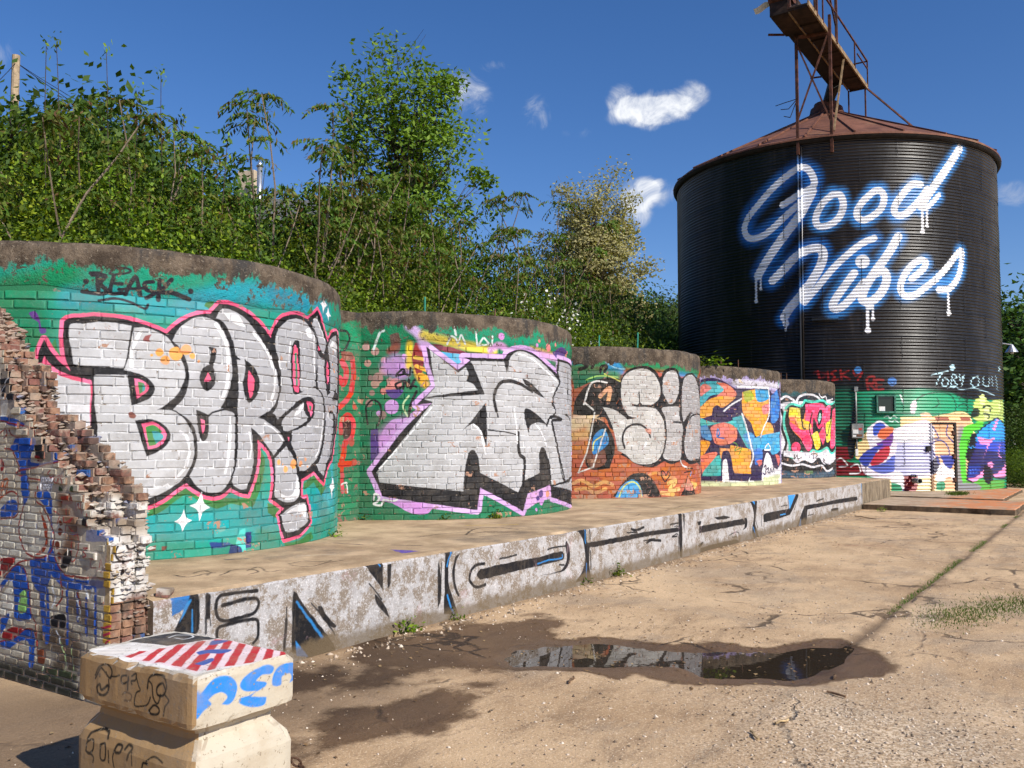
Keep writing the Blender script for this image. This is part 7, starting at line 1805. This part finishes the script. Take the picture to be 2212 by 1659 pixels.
VEG = [('s', 0.53, 8.37, 5.43, -0.612), ('s', 0.61, 8.51, 5.5, -0.59), ('s', 1.0, 8.46, 5.33, -0.575), ('s', 1.23, 8.44, 5.52, -0.549), ('s', 1.67, 8.52, 5.65, -0.529), ('s', 1.97, 8.4, 5.84, -0.505), ('s', 2.31, 8.49, 5.57, -0.49), ('s', 2.4, 8.48, 5.98, -0.469), ('s', 2.7, 8.87, 5.69, -0.455), ('s', 3.04, 7.93, 5.87, -0.429), ('s', 3.4, 8.17, 5.96, -0.41), ('s', 3.94, 8.9, 5.93, -0.388), ('s', 4.09, 8.23, 6.07, -0.373), ('s', 4.55, 8.29, 6.14, -0.349), ('s', 4.95, 8.8, 6.08, -0.332), ('s', 5.26, 8.9, 5.83, -0.311), ('s', 5.84, 9.06, 5.89, -0.29), ('s', 6.0, 8.4, 5.54, -0.273), ('s', 6.61, 8.12, 5.38, -0.26), ('s', 7.1, 8.59, 5.61, -0.239), ('s', 7.7, 8.9, 5.51, -0.216), ('s', 8.03, 8.34, 5.22, -0.199), ('s', 1.62, 10.02, 7.05, -0.602), ('s', 1.88, 10.83, 6.93, -0.578), ('s', 2.17, 11.09, 7.24, -0.557), ('s', 2.59, 10.72, 7.26, -0.529), ('s', 2.8, 10.65, 7.37, -0.513), ('s', 3.45, 11.62, 7.63, -0.479), ('s', 3.59, 10.46, 7.71, -0.461), ('s', 4.04, 11.07, 7.41, -0.436), ('s', 4.66, 10.28, 7.42, -0.41), ('s', 5.3, 10.52, 7.64, -0.39), ('s', 5.74, 10.9, 7.43, -0.368), ('s', 6.15, 10.27, 7.3, -0.343), ('s', 6.61, 10.42, 6.91, -0.323), ('s', 7.2, 10.79, 6.62, -0.297), ('s', 7.76, 10.13, 6.82, -0.276), ('s', 8.66, 10.6, 6.87, -0.246), ('s', 9.34, 9.99, 6.79, -0.22), ('s', 2.29, 12.21, 8.24, -0.599), ('s', 2.77, 12.24, 8.61, -0.576), ('s', 2.98, 13.08, 8.83, -0.563), ('s', 3.45, 12.45, 8.95, -0.53), ('s', 3.92, 12.46, 8.85, -0.512), ('s', 4.4, 12.72, 9.16, -0.481), ('s', 4.99, 13.27, 9.28, -0.456), ('s', 5.25, 12.69, 9.59, -0.44), ('s', 5.86, 13.05, 9.37, -0.411), ('s', 6.32, 12.02, 9.26, -0.389), ('s', 6.97, 12.81, 8.89, -0.364), ('s', 7.65, 12.51, 8.81, -0.341), ('s', 9.33, 12.8, 7.74, -0.274), ('s', 10.44, 12.95, 8.54, -0.241), ('s', 10.92, 12.28, 8.76, -0.227), ('s', 11.88, 12.42, 8.9, -0.197), ('s', 12.8, 12.44, 8.88, -0.166), ('s', 13.93, 11.72, 8.69, -0.144), ('s', 15.08, 12.71, 9.33, -0.111), ('s', 16.09, 12.44, 9.53, -0.089), ('s', 17.31, 12.01, 9.71, -0.063), ('s', 8.16, 8.54, 5.28, -0.197), ('s', 8.95, 8.88, 5.29, -0.177), ('s', 9.43, 9.72, 5.37, -0.156), ('s', 10.2, 8.78, 5.49, -0.133), ('s', 10.92, 8.86, 5.41, -0.111), ('s', 11.54, 8.75, 5.69, -0.095), ('s', 12.03, 9.03, 5.49, -0.076), ('s', 12.84, 9.28, 5.55, -0.055), ('s', 13.78, 9.04, 5.91, -0.034), ('s', 14.78, 8.89, 6.08, -0.011), ('s', 15.85, 8.72, 6.13, 0.011), ('s', 16.62, 8.07, 6.09, 0.028), ('s', 17.33, 9.4, 6.31, 0.045), ('s', 18.93, 8.19, 6.21, 0.073), ('s', 10.27, 11.54, 6.69, -0.193), ('s', 11.28, 9.9, 7.19, -0.164), ('s', 11.83, 10.26, 7.3, -0.145), ('s', 12.9, 10.53, 7.27, -0.115), ('s', 13.99, 11.41, 7.69, -0.092), ('s', 14.47, 10.79, 7.85, -0.076), ('s', 15.43, 10.62, 7.44, -0.058), ('s', 16.85, 10.28, 8.15, -0.025), ('s', 17.79, 10.42, 8.06, -0.005), ('s', 19.03, 11.17, 7.95, 0.012), ('s', 20.46, 10.53, 7.49, 0.041), ('s', 21.19, 11.12, 8.04, 0.058), ('d', 20.59, 13.03, 9.43, -0.026), ('d', 21.66, 14.08, 9.63, -0.008), ('d', 23.37, 13.84, 9.69, 0.019), ('d', 25.06, 14.43, 9.61, 0.044), ('d', 26.23, 13.34, 10.0, 0.06), ('d', 27.76, 13.24, 9.61, 0.08), ('d', 28.88, 14.11, 9.52, 0.096), ('d', 30.63, 13.73, 9.81, 0.117), ('d', 32.62, 13.6, 9.84, 0.136), ('d', 34.94, 13.66, 9.51, 0.159), ('d', 37.5, 13.84, 9.4, 0.184), ('d', 39.37, 14.04, 9.44, 0.199), ('d', 20.73, 10.12, 7.21, 0.071), ('d', 21.8, 9.81, 7.43, 0.085), ('d', 22.99, 10.06, 7.64, 0.102), ('d', 24.72, 10.58, 7.79, 0.127), ('d', 25.81, 10.57, 7.76, 0.14), ('d', 27.39, 10.22, 7.48, 0.159), ('d', 28.37, 10.09, 7.5, 0.17), ('d', 30.36, 10.39, 7.23, 0.193), ('s', 18.57, 9.03, 5.62, 0.066), ('s', 19.72, 9.31, 5.58, 0.085), ('s', 20.98, 9.22, 5.67, 0.107), ('s', 22.27, 8.36, 5.68, 0.126), ('s', 23.46, 8.37, 5.92, 0.143), ('s', 24.62, 8.17, 5.8, 0.158), ('s', 26.72, 8.48, 6.04, 0.185), ('s', 27.66, 8.79, 5.88, 0.195), ('f', 12.12, 8.61, 5.36, -0.081), ('f', 14.7, 8.69, 5.99, -0.013), ('f', 15.53, 9.3, 5.82, 0.002), ('f', 17.31, 8.89, 7.2, 0.038), ('f', 17.6, 9.24, 6.69, 0.046), ('a', 2.66, 11.71, 7.86, -0.552), ('a', 3.96, 11.83, 8.55, -0.495), ('a', 4.25, 11.47, 8.84, -0.462), ('a', 5.05, 12.65, 9.39, -0.441), ('a', 5.12, 11.5, 9.13, -0.418), ('a', 5.63, 11.55, 8.78, -0.389), ('a', 5.93, 10.73, 8.12, -0.366), ('a', 1.64, 9.61, 7.81, -0.573), ('a', 1.19, 9.53, 8.24, -0.583), ('a', 6.37, 10.21, 6.78, -0.311), ('a', 8.34, 10.65, 10.25, -0.267), ('a', 8.1, 10.65, 9.98, -0.256), ('a', 9.16, 10.7, 10.32, -0.236), ('a', 8.47, 9.97, 8.99, -0.228), ('a', 9.78, 11.21, 9.93, -0.216), ('a', 9.24, 10.44, 8.87, -0.203), ('a', 11.17, 11.67, 9.94, -0.19), ('a', 10.75, 10.83, 9.02, -0.172), ('a', 12.74, 11.69, 10.24, -0.159), ('a', 11.7, 10.52, 8.54, -0.143), ('a', 11.73, 10.02, 7.96, -0.127), ('a', 13.4, 11.08, 8.9, -0.112), ('a', 13.57, 10.54, 8.59, -0.094), ('a', 13.47, 10.08, 8.38, -0.078), ('a', 15.39, 11.04, 9.25, -0.063), ('a', 15.33, 10.57, 9.01, -0.05), ('a', 16.13, 10.4, 8.89, -0.034), ('a', 16.19, 9.95, 8.57, -0.016), ('a', 18.18, 10.7, 9.44, -0.006), ('a', 19.49, 11.49, 10.63, 0.006), ('a', 19.72, 10.99, 10.55, 0.023), ('a', 20.81, 11.28, 11.25, 0.029), ('a', 20.77, 11.36, 10.35, 0.041), ('a', 20.34, 10.05, 8.17, 0.062), ('a', 21.8, 9.76, 7.77, 0.085), ('a', 22.8, 9.93, 7.93, 0.101), ('a', 24.69, 9.99, 7.88, 0.126), ('b', 2.56, 11.23, 9.24, -0.538), ('b', 3.35, 10.95, 9.3, -0.498), ('b', 3.94, 11.05, 9.92, -0.462), ('b', 4.65, 10.7, 10.13, -0.425), ('b', 4.35, 10.91, 9.35, -0.444), ('b', 5.87, 11.02, 9.86, -0.368), ('b', 5.63, 10.47, 9.03, -0.361), ('b', 6.37, 10.33, 8.77, -0.331), ('b', 6.54, 10.4, 8.0, -0.322), ('B', 17.41, 15.13, 15.5, -0.123), ('P', 44.35, 22.0, 18.6, 0.093), ('D', 7.44, 18.81, 12.18, -0.511), ('D', 7.15, 20.35, 12.06, -0.542), ('D', 7.68, 17.55, 11.63, -0.48), ('D', 5.17, 16.79, 10.25, -0.558), ('D', 9.24, 17.91, 11.34, -0.423), ('D', 14.17, 22.12, 12.05, -0.355), ('D', 16.73, 20.04, 11.51, -0.252), ('D', 16.75, 18.09, 11.17, -0.21), ('D', 65.24, 25.88, 15.67, 0.178), ('D', 69.09, 29.91, 16.66, 0.152), ('D', 71.38, 34.51, 19.22, 0.121), ('D', 48.48, 25.57, 14.44, 0.069), ('D', 54.264, -1.27, 12.768, 0.575), ('D', 48.067, -2.811, 10.641, 0.603), ('D', 63.111, -0.08, 12.725, 0.564), ('D', 74.252, 1.287, 13.085, 0.556), ('d', 40.082, -1.704, 4.438, 0.564), ('d', 38.108, -2.354, 3.512, 0.58), ('s', 35.565, -2.16, 1.924, 0.569), ('s', 32.404, -2.839, 1.565, 0.585), ('f', 38.954, -1.819, 2.144, 0.567), ('s', 36.558, -1.844, 1.071, 0.563), ('d', 43.182, -2.723, 5.453, 0.598), ('d', 49.123, -0.8, 5.985, 0.559)]
NAMES = {'s': ('shrub', 'shrub'), 'f': ('blossom_shrub', 'shrub'), 'd': ('dark_shrub', 'shrub'), 'a': ('sapling', 'sapling'), 'b': ('bare_shoot', 'sapling'), 'B': ('broadleaf_tree', 'tree'), 'P': ('pale_tree', 'tree'), 'D': ('dark_tree', 'tree')}
ZONES = [(-99, -.19, 'behind the first tank'), (-.19, .07, 'behind the second tank'), (.07, .20, 'behind the third tank'), (.20, 99, 'right of the silo')]
KLAB = {'s': 'green shrub', 'f': 'white blossomed shrub', 'd': 'dark green shrub', 'a': 'feathery sapling', 'b': 'almost bare shoot with budding tip', 'B': 'tall open tree with fresh leaves and dark branches', 'P': 'pale yellow green tree with rounded twiggy crown', 'D': 'dark leafy tree'}
ORD = 'first second third fourth fifth sixth seventh eighth ninth tenth eleventh twelfth thirteenth fourteenth fifteenth sixteenth seventeenth eighteenth nineteenth twentieth'.split(); ORD += ['twenty-'+w for w in ORD[:9]]
def zone_of(tx_): return next(zn for a, b, zn in ZONES if a <= tx_ < b)
def row_of(kd, y, tx_):
    if tx_ > .2 or kd not in 'sd': return ''
    return ' in the front row' if y < 9.7 else ' in the middle row' if y < 11.6 else ' in the back row'
LABELS = {}; cnt = {}
for q, (kd, x, y, zt_, tx_) in sorted(enumerate(VEG), key=lambda e: e[1][4]):
    key = (kd, zone_of(tx_), row_of(kd, y, tx_)); cnt.setdefault(key, []).append(q)
for key, ids in cnt.items():
    for k, q in enumerate(ids): LABELS[q] = KLAB[key[0]]+key[2]+' '+key[1]+('' if len(ids) == 1 else ', %s from the left' % ORD[min(k, 28)])
for q, (kd, x, y, zt_, tx_) in enumerate(VEG):
    zb = hill_at(x, y) if y > 7.3 else 0.0; h = max(.6, zt_-zb); nm, cat = NAMES[kd]
    zone = zone_of(tx_); lab = LABELS[q]; grp = nm.replace('_', ' ')+'s '+zone
    if kd in 'sfd':
        parts = SHRUB_FL if kd == 'f' else SHRUB_DK[q % 2] if kd == 'd' else SHRUBS[q % 5]; s = h/3.45; s2 = min(max(s, .75), 1.25); plant(parts, nm, x, y, zb-.1, s2, lab, cat, grp, None, s)
    elif kd == 'a': s = h/5.45; plant(SAPL[q % 6], nm, x, y, zb, min(max(s, .7), 1.35), lab, cat, grp, None, s)
    elif kd == 'b': s = h/3.1; o = mobj(nm, SHOOT[q % 4], None, (x, y, zb)); o.scale = (min(s, 1.3), min(s, 1.3), s); o.rotation_euler[2] = q*1.3; tag(o, lab, cat, grp)
    elif kd == 'B': plant(TREE_BIG, nm, x, y, zb-.3, (h+.3)/10, lab, cat, None, 2.1)
    elif kd == 'P': plant(TREE_PALE, nm, x, y, zb-.3, (h+.3)/12, lab, cat, None, .4)
    else: plant(TREE_DARK, nm, x, y, zb-.3, (h+.3)/9, lab, cat, grp)

# ------------------------------------------------------------------ weeds, grass, gravel, litter
def weed(seed, n=60, s=.12, L=.06, W=.025):
    r_ = np.random.default_rng(seed); P = np.abs(r_.normal(size=(n, 3)))*(0, 0, .5)+r_.normal(size=(n, 3))*(.5, .5, .12); P[:, 2] = np.abs(P[:, 2]); V, Fq = leaves(P*s, L, W, r_, .2); V[:, 2] = np.maximum(V[:, 2], .0); return make_mesh('weed', V, Fq, M_leaf_shrub)
WEEDS = [weed(600), weed(601, 80, .14), weed(602, 40, .09, .05, .02)]
for q, (x, y, z, s, lab) in enumerate([(0.347, -0.002, 0, 1.1, 'bushy green weed at the dock foot nearest the camera'),
 (0.457, -0.072, 0, 0.7, 'small weed just right of the bushy one at the dock foot'),
 (1.072, -0.098, 0, 0.9, 'low weed at the dock foot by the first black joint'),
 (3.602, 0.006, 0, 1.0, 'green weed at the dock foot below the rounded letter'),
 (4.399, -0.077, 0, 1.0, 'green weed at the dock foot right of the rounded letter'),
 (4.151, 1.591, 0.6473904752124475, 0.8, 'weed at the base of the green tank, under its black shadow'),
 (3.616, 2.059, 0.6473904752124475, 0.7, 'weed at the left base of the green tank'),
 (3.024, 2.873, 0.6473904752124475, 0.9, 'weed where the link wall meets the green tank'),
 (1.304, 1.718, 0.6473904752124475, 1.0, 'weed at the right base of the teal tank'),
 (3.406, 2.332, 0.6473904752124475, 0.6, 'tiny weed below the lilac blob of the green tank'),
 (4.18, 1.622, 0.6473904752124475, 0.8, 'weed below the black arrow of the green tank'),
 (17.071, -0.64, 0, 1.2, 'dry weeds in the corner of dock and low slab'),
 (13.966, 2.275, 3.391335590588687, 2.2, 'bushy weed growing on top of the fourth tank'),
 (13.717, 2.538, 3.391335590588687, 1.4, 'small weed on top of the fourth tank, left')]):
    o = mobj('weed', WEEDS[q % 3], None, (x, y, z)); o.scale = (s, s, s); o.rotation_euler[2] = q*1.7; tag(o, lab, 'weed', None)
def blades(n, fn, h, seed, w=.006):
    r_ = np.random.default_rng(seed); P = fn(r_, n); a = r_.uniform(0, 6.28, n); ln = h*r_.uniform(.4, 1.2, n); le = r_.normal(size=(n, 2))*.5*ln[:, None]; sx = np.cos(a)*w; sy = np.sin(a)*w
    V = np.stack([P+np.c_[-sx, -sy, 0*a], P+np.c_[sx, sy, 0*a], P+np.c_[le[:, 0], le[:, 1], ln]], 1).reshape(-1, 3); return V, np.arange(3*n).reshape(n, 3)
M_grass = leaf_material('grass_blade', [(.04, .085, .012), (.07, .14, .016), (.11, .18, .025), (.15, .18, .04)], .3)
def joint_pts(r_, n):
    x = 1.8+r_.uniform(0, 1, n)**1.1*16; keep = fbm(x, x*0, 141, 3, 1.1); y = -3.43+r_.normal(size=n)*.045; P = np.c_[x, y, x*0-.012]; return P[keep > -.12]if False else np.where((keep > -.05)[:, None], P, np.c_[x, y, x*0-.3])
V, Fq = blades(4200, joint_pts, .028, 142, .004); tag(mobj('joint_grass', make_mesh('joint_grass', V, Fq, M_grass)), 'low grass growing in the joint between the yard slabs', 'grass', kind='stuff')
def patch_pts(r_, n):
    c = np.array([(3.9, -4.05), (4.3, -4.15), (5.0, -4.35), (4.7, -4.5), (4.1, -3.9), (5.3, -4.5), (3.6, -3.95), (4.6, -4.2), (5.6, -4.7)]); k = r_.integers(0, len(c), n); return np.c_[c[k]+r_.normal(size=(n, 2))*(.26, .15), np.full(n, .0)]
V, Fq = blades(3800, patch_pts, .036, 143, .007); tag(mobj('grass_patch', make_mesh('grass_patch', V, Fq, M_grass)), 'worn grass patch on the bare ground at the right', 'grass', kind='stuff')
def verge_pts(r_, n):
    x = r_.uniform(20, 60, n); y = -3.7-r_.uniform(0, 1, n)*14; return np.c_[x, y, x*0]
V, Fq = blades(42000, verge_pts, .16, 144, .012); tag(mobj('verge_grass', make_mesh('verge_grass', V, Fq, M_grass)), 'longer grass on the verge right of the silo', 'grass', kind='stuff')
def tuft_pts(r_, n): return np.c_[24.1+r_.normal(size=n)*.35, -1.35+r_.normal(size=n)*.12, np.full(n, .09)]
V, Fq = blades(900, tuft_pts, .09, 145, .01); tag(mobj('grass_tuft', make_mesh('grass_tuft', V, Fq, M_grass)), 'small grass tuft at the foot of the silo', 'grass', kind='stuff')
# loose stones
def stones(n, fn, smin, smax, seed, mat, name, label):
    r_ = np.random.default_rng(seed); P = fn(r_, n); n = len(P); base = np.array([(1, 0, 0), (0, 1, 0), (-1, 0, 0), (0, -1, 0), (0, 0, .8), (0, 0, -.5), (.7, .7, .3), (-.7, -.6, .35)])[:6]
    fs = np.array([(0, 1, 4), (1, 2, 4), (2, 3, 4), (3, 0, 4), (1, 0, 5), (2, 1, 5), (3, 2, 5), (0, 3, 5)]); s = (smin*(smax/smin)**(r_.uniform(0, 1, n)**2.2))[:, None, None]
    V = base[None]*(1+r_.normal(size=(n, 6, 3))*.25)*s*r_.uniform(.6, 1.3, (n, 1, 3)); a = r_.uniform(0, 6.28, n); c, s_ = np.cos(a)[:, None], np.sin(a)[:, None]
    V = np.stack([V[..., 0]*c-V[..., 1]*s_, V[..., 0]*s_+V[..., 1]*c, V[..., 2]], -1)+P[:, None]; Fq = (fs[None]+6*np.arange(n)[:, None, None]).reshape(-1, 3)
    tag(mobj(name, make_mesh(name, V.reshape(-1, 3), Fq, mat)), label, 'gravel', kind='stuff')
tst = NT('loose_stone'); r_i = tst.island(); cr = tst.n('ShaderNodeValToRGB'); tst.set(cr.inputs[0], r_i); e_ = cr.color_ramp.elements; e_[0].color = (.10, .075, .055, 1); e_[1].color = (.72, .62, .50, 1); q_ = e_.new(.5); q_.color = (.42, .31, .21, 1); tst.bsdf(cr.outputs[0], .85); M_stone = tst.mat
def gz_(P): return np.c_[P, ground_z(P[:, 0], P[:, 1])+.001]
def grav_pts(r_, n):
    P = np.c_[r_.uniform(-4.2, 4, n), r_.uniform(-5.6, -2.2, n)]; w, d, g = ground_attr(P[:, 0], P[:, 1]); return gz_(P[(r_.uniform(0, 1, n) < .12+g*.9) & (puddle_depth(P[:, 0], P[:, 1]) > .7)])
def edge_pts(r_, n):
    x = r_.uniform(-2.2, 17, n); y = -.09-np.abs(r_.normal(size=n))*.16; P = np.c_[x, y]; return gz_(P)
def yard_pts(r_, n): P = np.c_[r_.uniform(-4, 16, n), r_.uniform(-5, -.2, n)]; return gz_(P[puddle_depth(P[:, 0], P[:, 1]) > .66])
stones(19000, grav_pts, .004, .015, 151, M_stone, 'gravel', 'loose gravel scattered over the near right ground')
stones(1500, edge_pts, .006, .028, 152, M_stone, 'edge_stones', 'stones and chips along the foot of the dock')
stones(5000, yard_pts, .004, .014, 153, M_stone, 'yard_grit', 'grit scattered over the yard concrete')
M_dry = leaf_material('dry_leaf', [(.10, .06, .03), (.24, .15, .07), (.36, .26, .13)], .1)
r_ = np.random.default_rng(161); P = np.c_[r_.uniform(-3.5, 12, 900), -.08-np.abs(r_.normal(size=900))*1.1]; P[:260] = np.c_[r_.uniform(.0, 2.2, 260), r_.uniform(-3.5, -1.2, 260)]; P = np.c_[P, ground_z(P[:, 0], P[:, 1])]; P[:, 2] = np.maximum(P[:, 2], -.0125)+.004
V, Fq = leaves(P, .035, .02, r_, 3.0); V[:, 2] = np.repeat(P[:, 2], 4)+r_.uniform(-.002, .010, len(V)); tag(mobj('leaf_litter', make_mesh('leaf_litter', V, Fq, M_dry)), 'dry leaf litter scattered along the dock foot and puddle', 'leaf litter', kind='stuff')
M_twig = plain('dry_twig', (.15, .09, .05), .9, 0., .4, 20); M_twigpale = plain('pale_twig', (.42, .30, .16), .9, 0., .3, 20)
for (x, y, ln, rz, pale, lab) in [(-0.189, -2.095, 0.16, 0.3, 0, 'dark twig below the puddle'),
 (-0.656, -3.567, 0.14, 0.6, 1, 'pale twig on the gravel'),
 (0.454, -3.737, 0.14, 1.2, 0, 'short dark twig at right of the puddle'),
 (0.941, -3.604, 0.12, 0.2, 0, 'tiny dark twig near the puddle tip'),
 (-0.322, -3.618, 0.12, -0.4, 1, 'small pale twig right of the gravel'),
 (0.318, -0.049, 0.32, 0.5, 1, 'pale stick lying beside the weed at the dock foot'),
 (14.984, -0.727, 0.8, 0.75, 0, 'long dark stick near the low slab')]:
    o = MB().path([(-ln/2, 0, .012), (-ln*.1, ln*.06, .016), (ln*.25, -.02*ln, .012), (ln/2, ln*.05, .014)], .008, 5).build('twig', M_twigpale if pale else M_twig, None, False, (x, y, float(ground_z(np.array([x]), np.array([y]))[0]))); o.rotation_euler[2] = rz; tag(o, lab, 'twig')

# ------------------------------------------------------------------ houses, pole, lamp beyond
M_roofgrey = plain('grey_shingles', (.10, .10, .105), .9, 0., .25, 6); M_cream = plain('cream_siding', (.50, .40, .28), .85, 0., .15, 3); M_whitewall = plain('white_siding', (.66, .66, .63), .8, 0., .1, 3); M_metal = plain('galvanised_flue', (.55, .57, .60), .35, .8, .1, 5); M_glass = plain('window_glass', (.03, .04, .05), .1, 0., .2, 2)
def house(name, loc, rz, w, d, h, rh, wall, label, chimney=None, flue=None):
    o = thing(name, loc, label, 'house', None, rz); MB().box(-w/2, w/2, -d/2, d/2, -2.5, h).add([(-w/2, -d/2, h), (w/2, -d/2, h), (0, -d/2, h+rh), (-w/2, d/2, h), (w/2, d/2, h), (0, d/2, h+rh)], [(0, 1, 2), (4, 3, 5)]).build('wall', wall, o)
    b_ = MB()
    for s_ in (-1, 1): b_.add([(s_*(w/2+.35), -d/2-.4, h-.28), (s_*(w/2+.35), d/2+.4, h-.28), (0, d/2+.4, h+rh+.06), (0, -d/2-.4, h+rh+.06), (s_*(w/2+.35), -d/2-.4, h-.40), (s_*(w/2+.35), d/2+.4, h-.40), (0, d/2+.4, h+rh-.06), (0, -d/2-.4, h+rh-.06)], [(0, 1, 2, 3), (4, 7, 6, 5), (0, 3, 7, 4), (1, 5, 6, 2), (0, 4, 5, 1)])
    rf = b_.build('roof', M_roofgrey, o)
    for s_ in (-1, 1):
        MB().bar((s_*(w/2+.3), -d/2-.43, h-.30), (0, -d/2-.43, h+rh), .05, .24).build('barge_board', M_whitewall, rf)
    for xx in (-w*.22, w*.22):
        wn_ = MB().box(xx-.5, xx+.5, -d/2-.05, -d/2+.02, h*.35, h*.35+1.4).build('window', M_whitewall, o); MB().box(xx-.42, xx+.42, -d/2-.06, -d/2-.045, h*.35+.08, h*.35+1.32).build('pane', M_glass, wn_)
    if chimney: x, y, cw, ch = chimney; MB().box(x-cw/2, x+cw/2, y-cw*.35, y+cw*.35, h, h+ch, 0, .03).build('chimney', M_cream, rf)
    if flue: x, y, ch = flue; b_ = MB().tube((x, y, h), (x, y, h+ch), .14, None, 10); b_.tube((x, y, h+ch), (x, y, h+ch+.28), .20, .04, 10); b_.build('flue_pipe', M_metal, rf, True)
    return o
house('hill_house', (24.72, 31.80, 7.35), 1.9, 4.2, 4.6, 4.0, 1.9, M_cream, 'grey roofed house with tan chimney and metal flue behind the shrubs', (0, 0, 1.0, 4.3), (-1.2, 1.0, 4.2))
house('hill_house', (20.46, 23.81, 6.57), .75, 6, 7, 2.8, 2.6, M_whitewall, 'white gabled house half hidden by the saplings')
M_wood = plain('pole_wood', (.36, .27, .17), .9, 0., .3, 6); M_wire = plain('wire_black', (.02, .02, .02), .6)
(px_, py_, pz_) = (10.103, 26.646, 15.3)
po = thing('utility_pole', (px_, py_, 0), 'weathered wooden utility pole among the shrubs at far left', 'pole'); MB().tube((0, 0, hill_at(px_, py_)-.4), (0, 0, pz_), .16, .13, 10).build('post', M_wood, po)
for e in [(26.327, 32.995, 16.952), (1.694, 15.866, 8.81), (26.052, 33.403, 16.257)]:
    b_ = MB(); p0 = Vector((0, 0, pz_-.25)); p1 = Vector(e)-Vector((px_, py_, 0)); pts = [p0+(p1-p0)*f_-Vector((0, 0, 4*.9*f_*(1-f_))) for f_ in np.linspace(0, 1, 14)]; b_.path(pts, .012, 4).build('wire', M_wire, po)
(lx, ly, lz) = (34.28, -2.043, 5.371)
la = thing('wall_lamp', (lx, ly, lz), 'small grey lamp on an arm at the right edge of the silo', 'lamp')
_w = Vector((SX-lx, SY-ly, 0)); _w = _w*(1-SR/_w.length)
MB().path([(0, 0, .10), tuple(_w*.3+Vector((0, 0, .16))), tuple(_w+Vector((0, 0, .08)))], .025, 6).build('arm', M_metal, la); MB().tube((0, 0, -.2), (0, 0, .10), .24, .05, 14).build('lamp_shade', M_metal, la); MB().tube((0, 0, -.26), (0, 0, -.16), .07, None, 10).build('bulb', M_white, la)
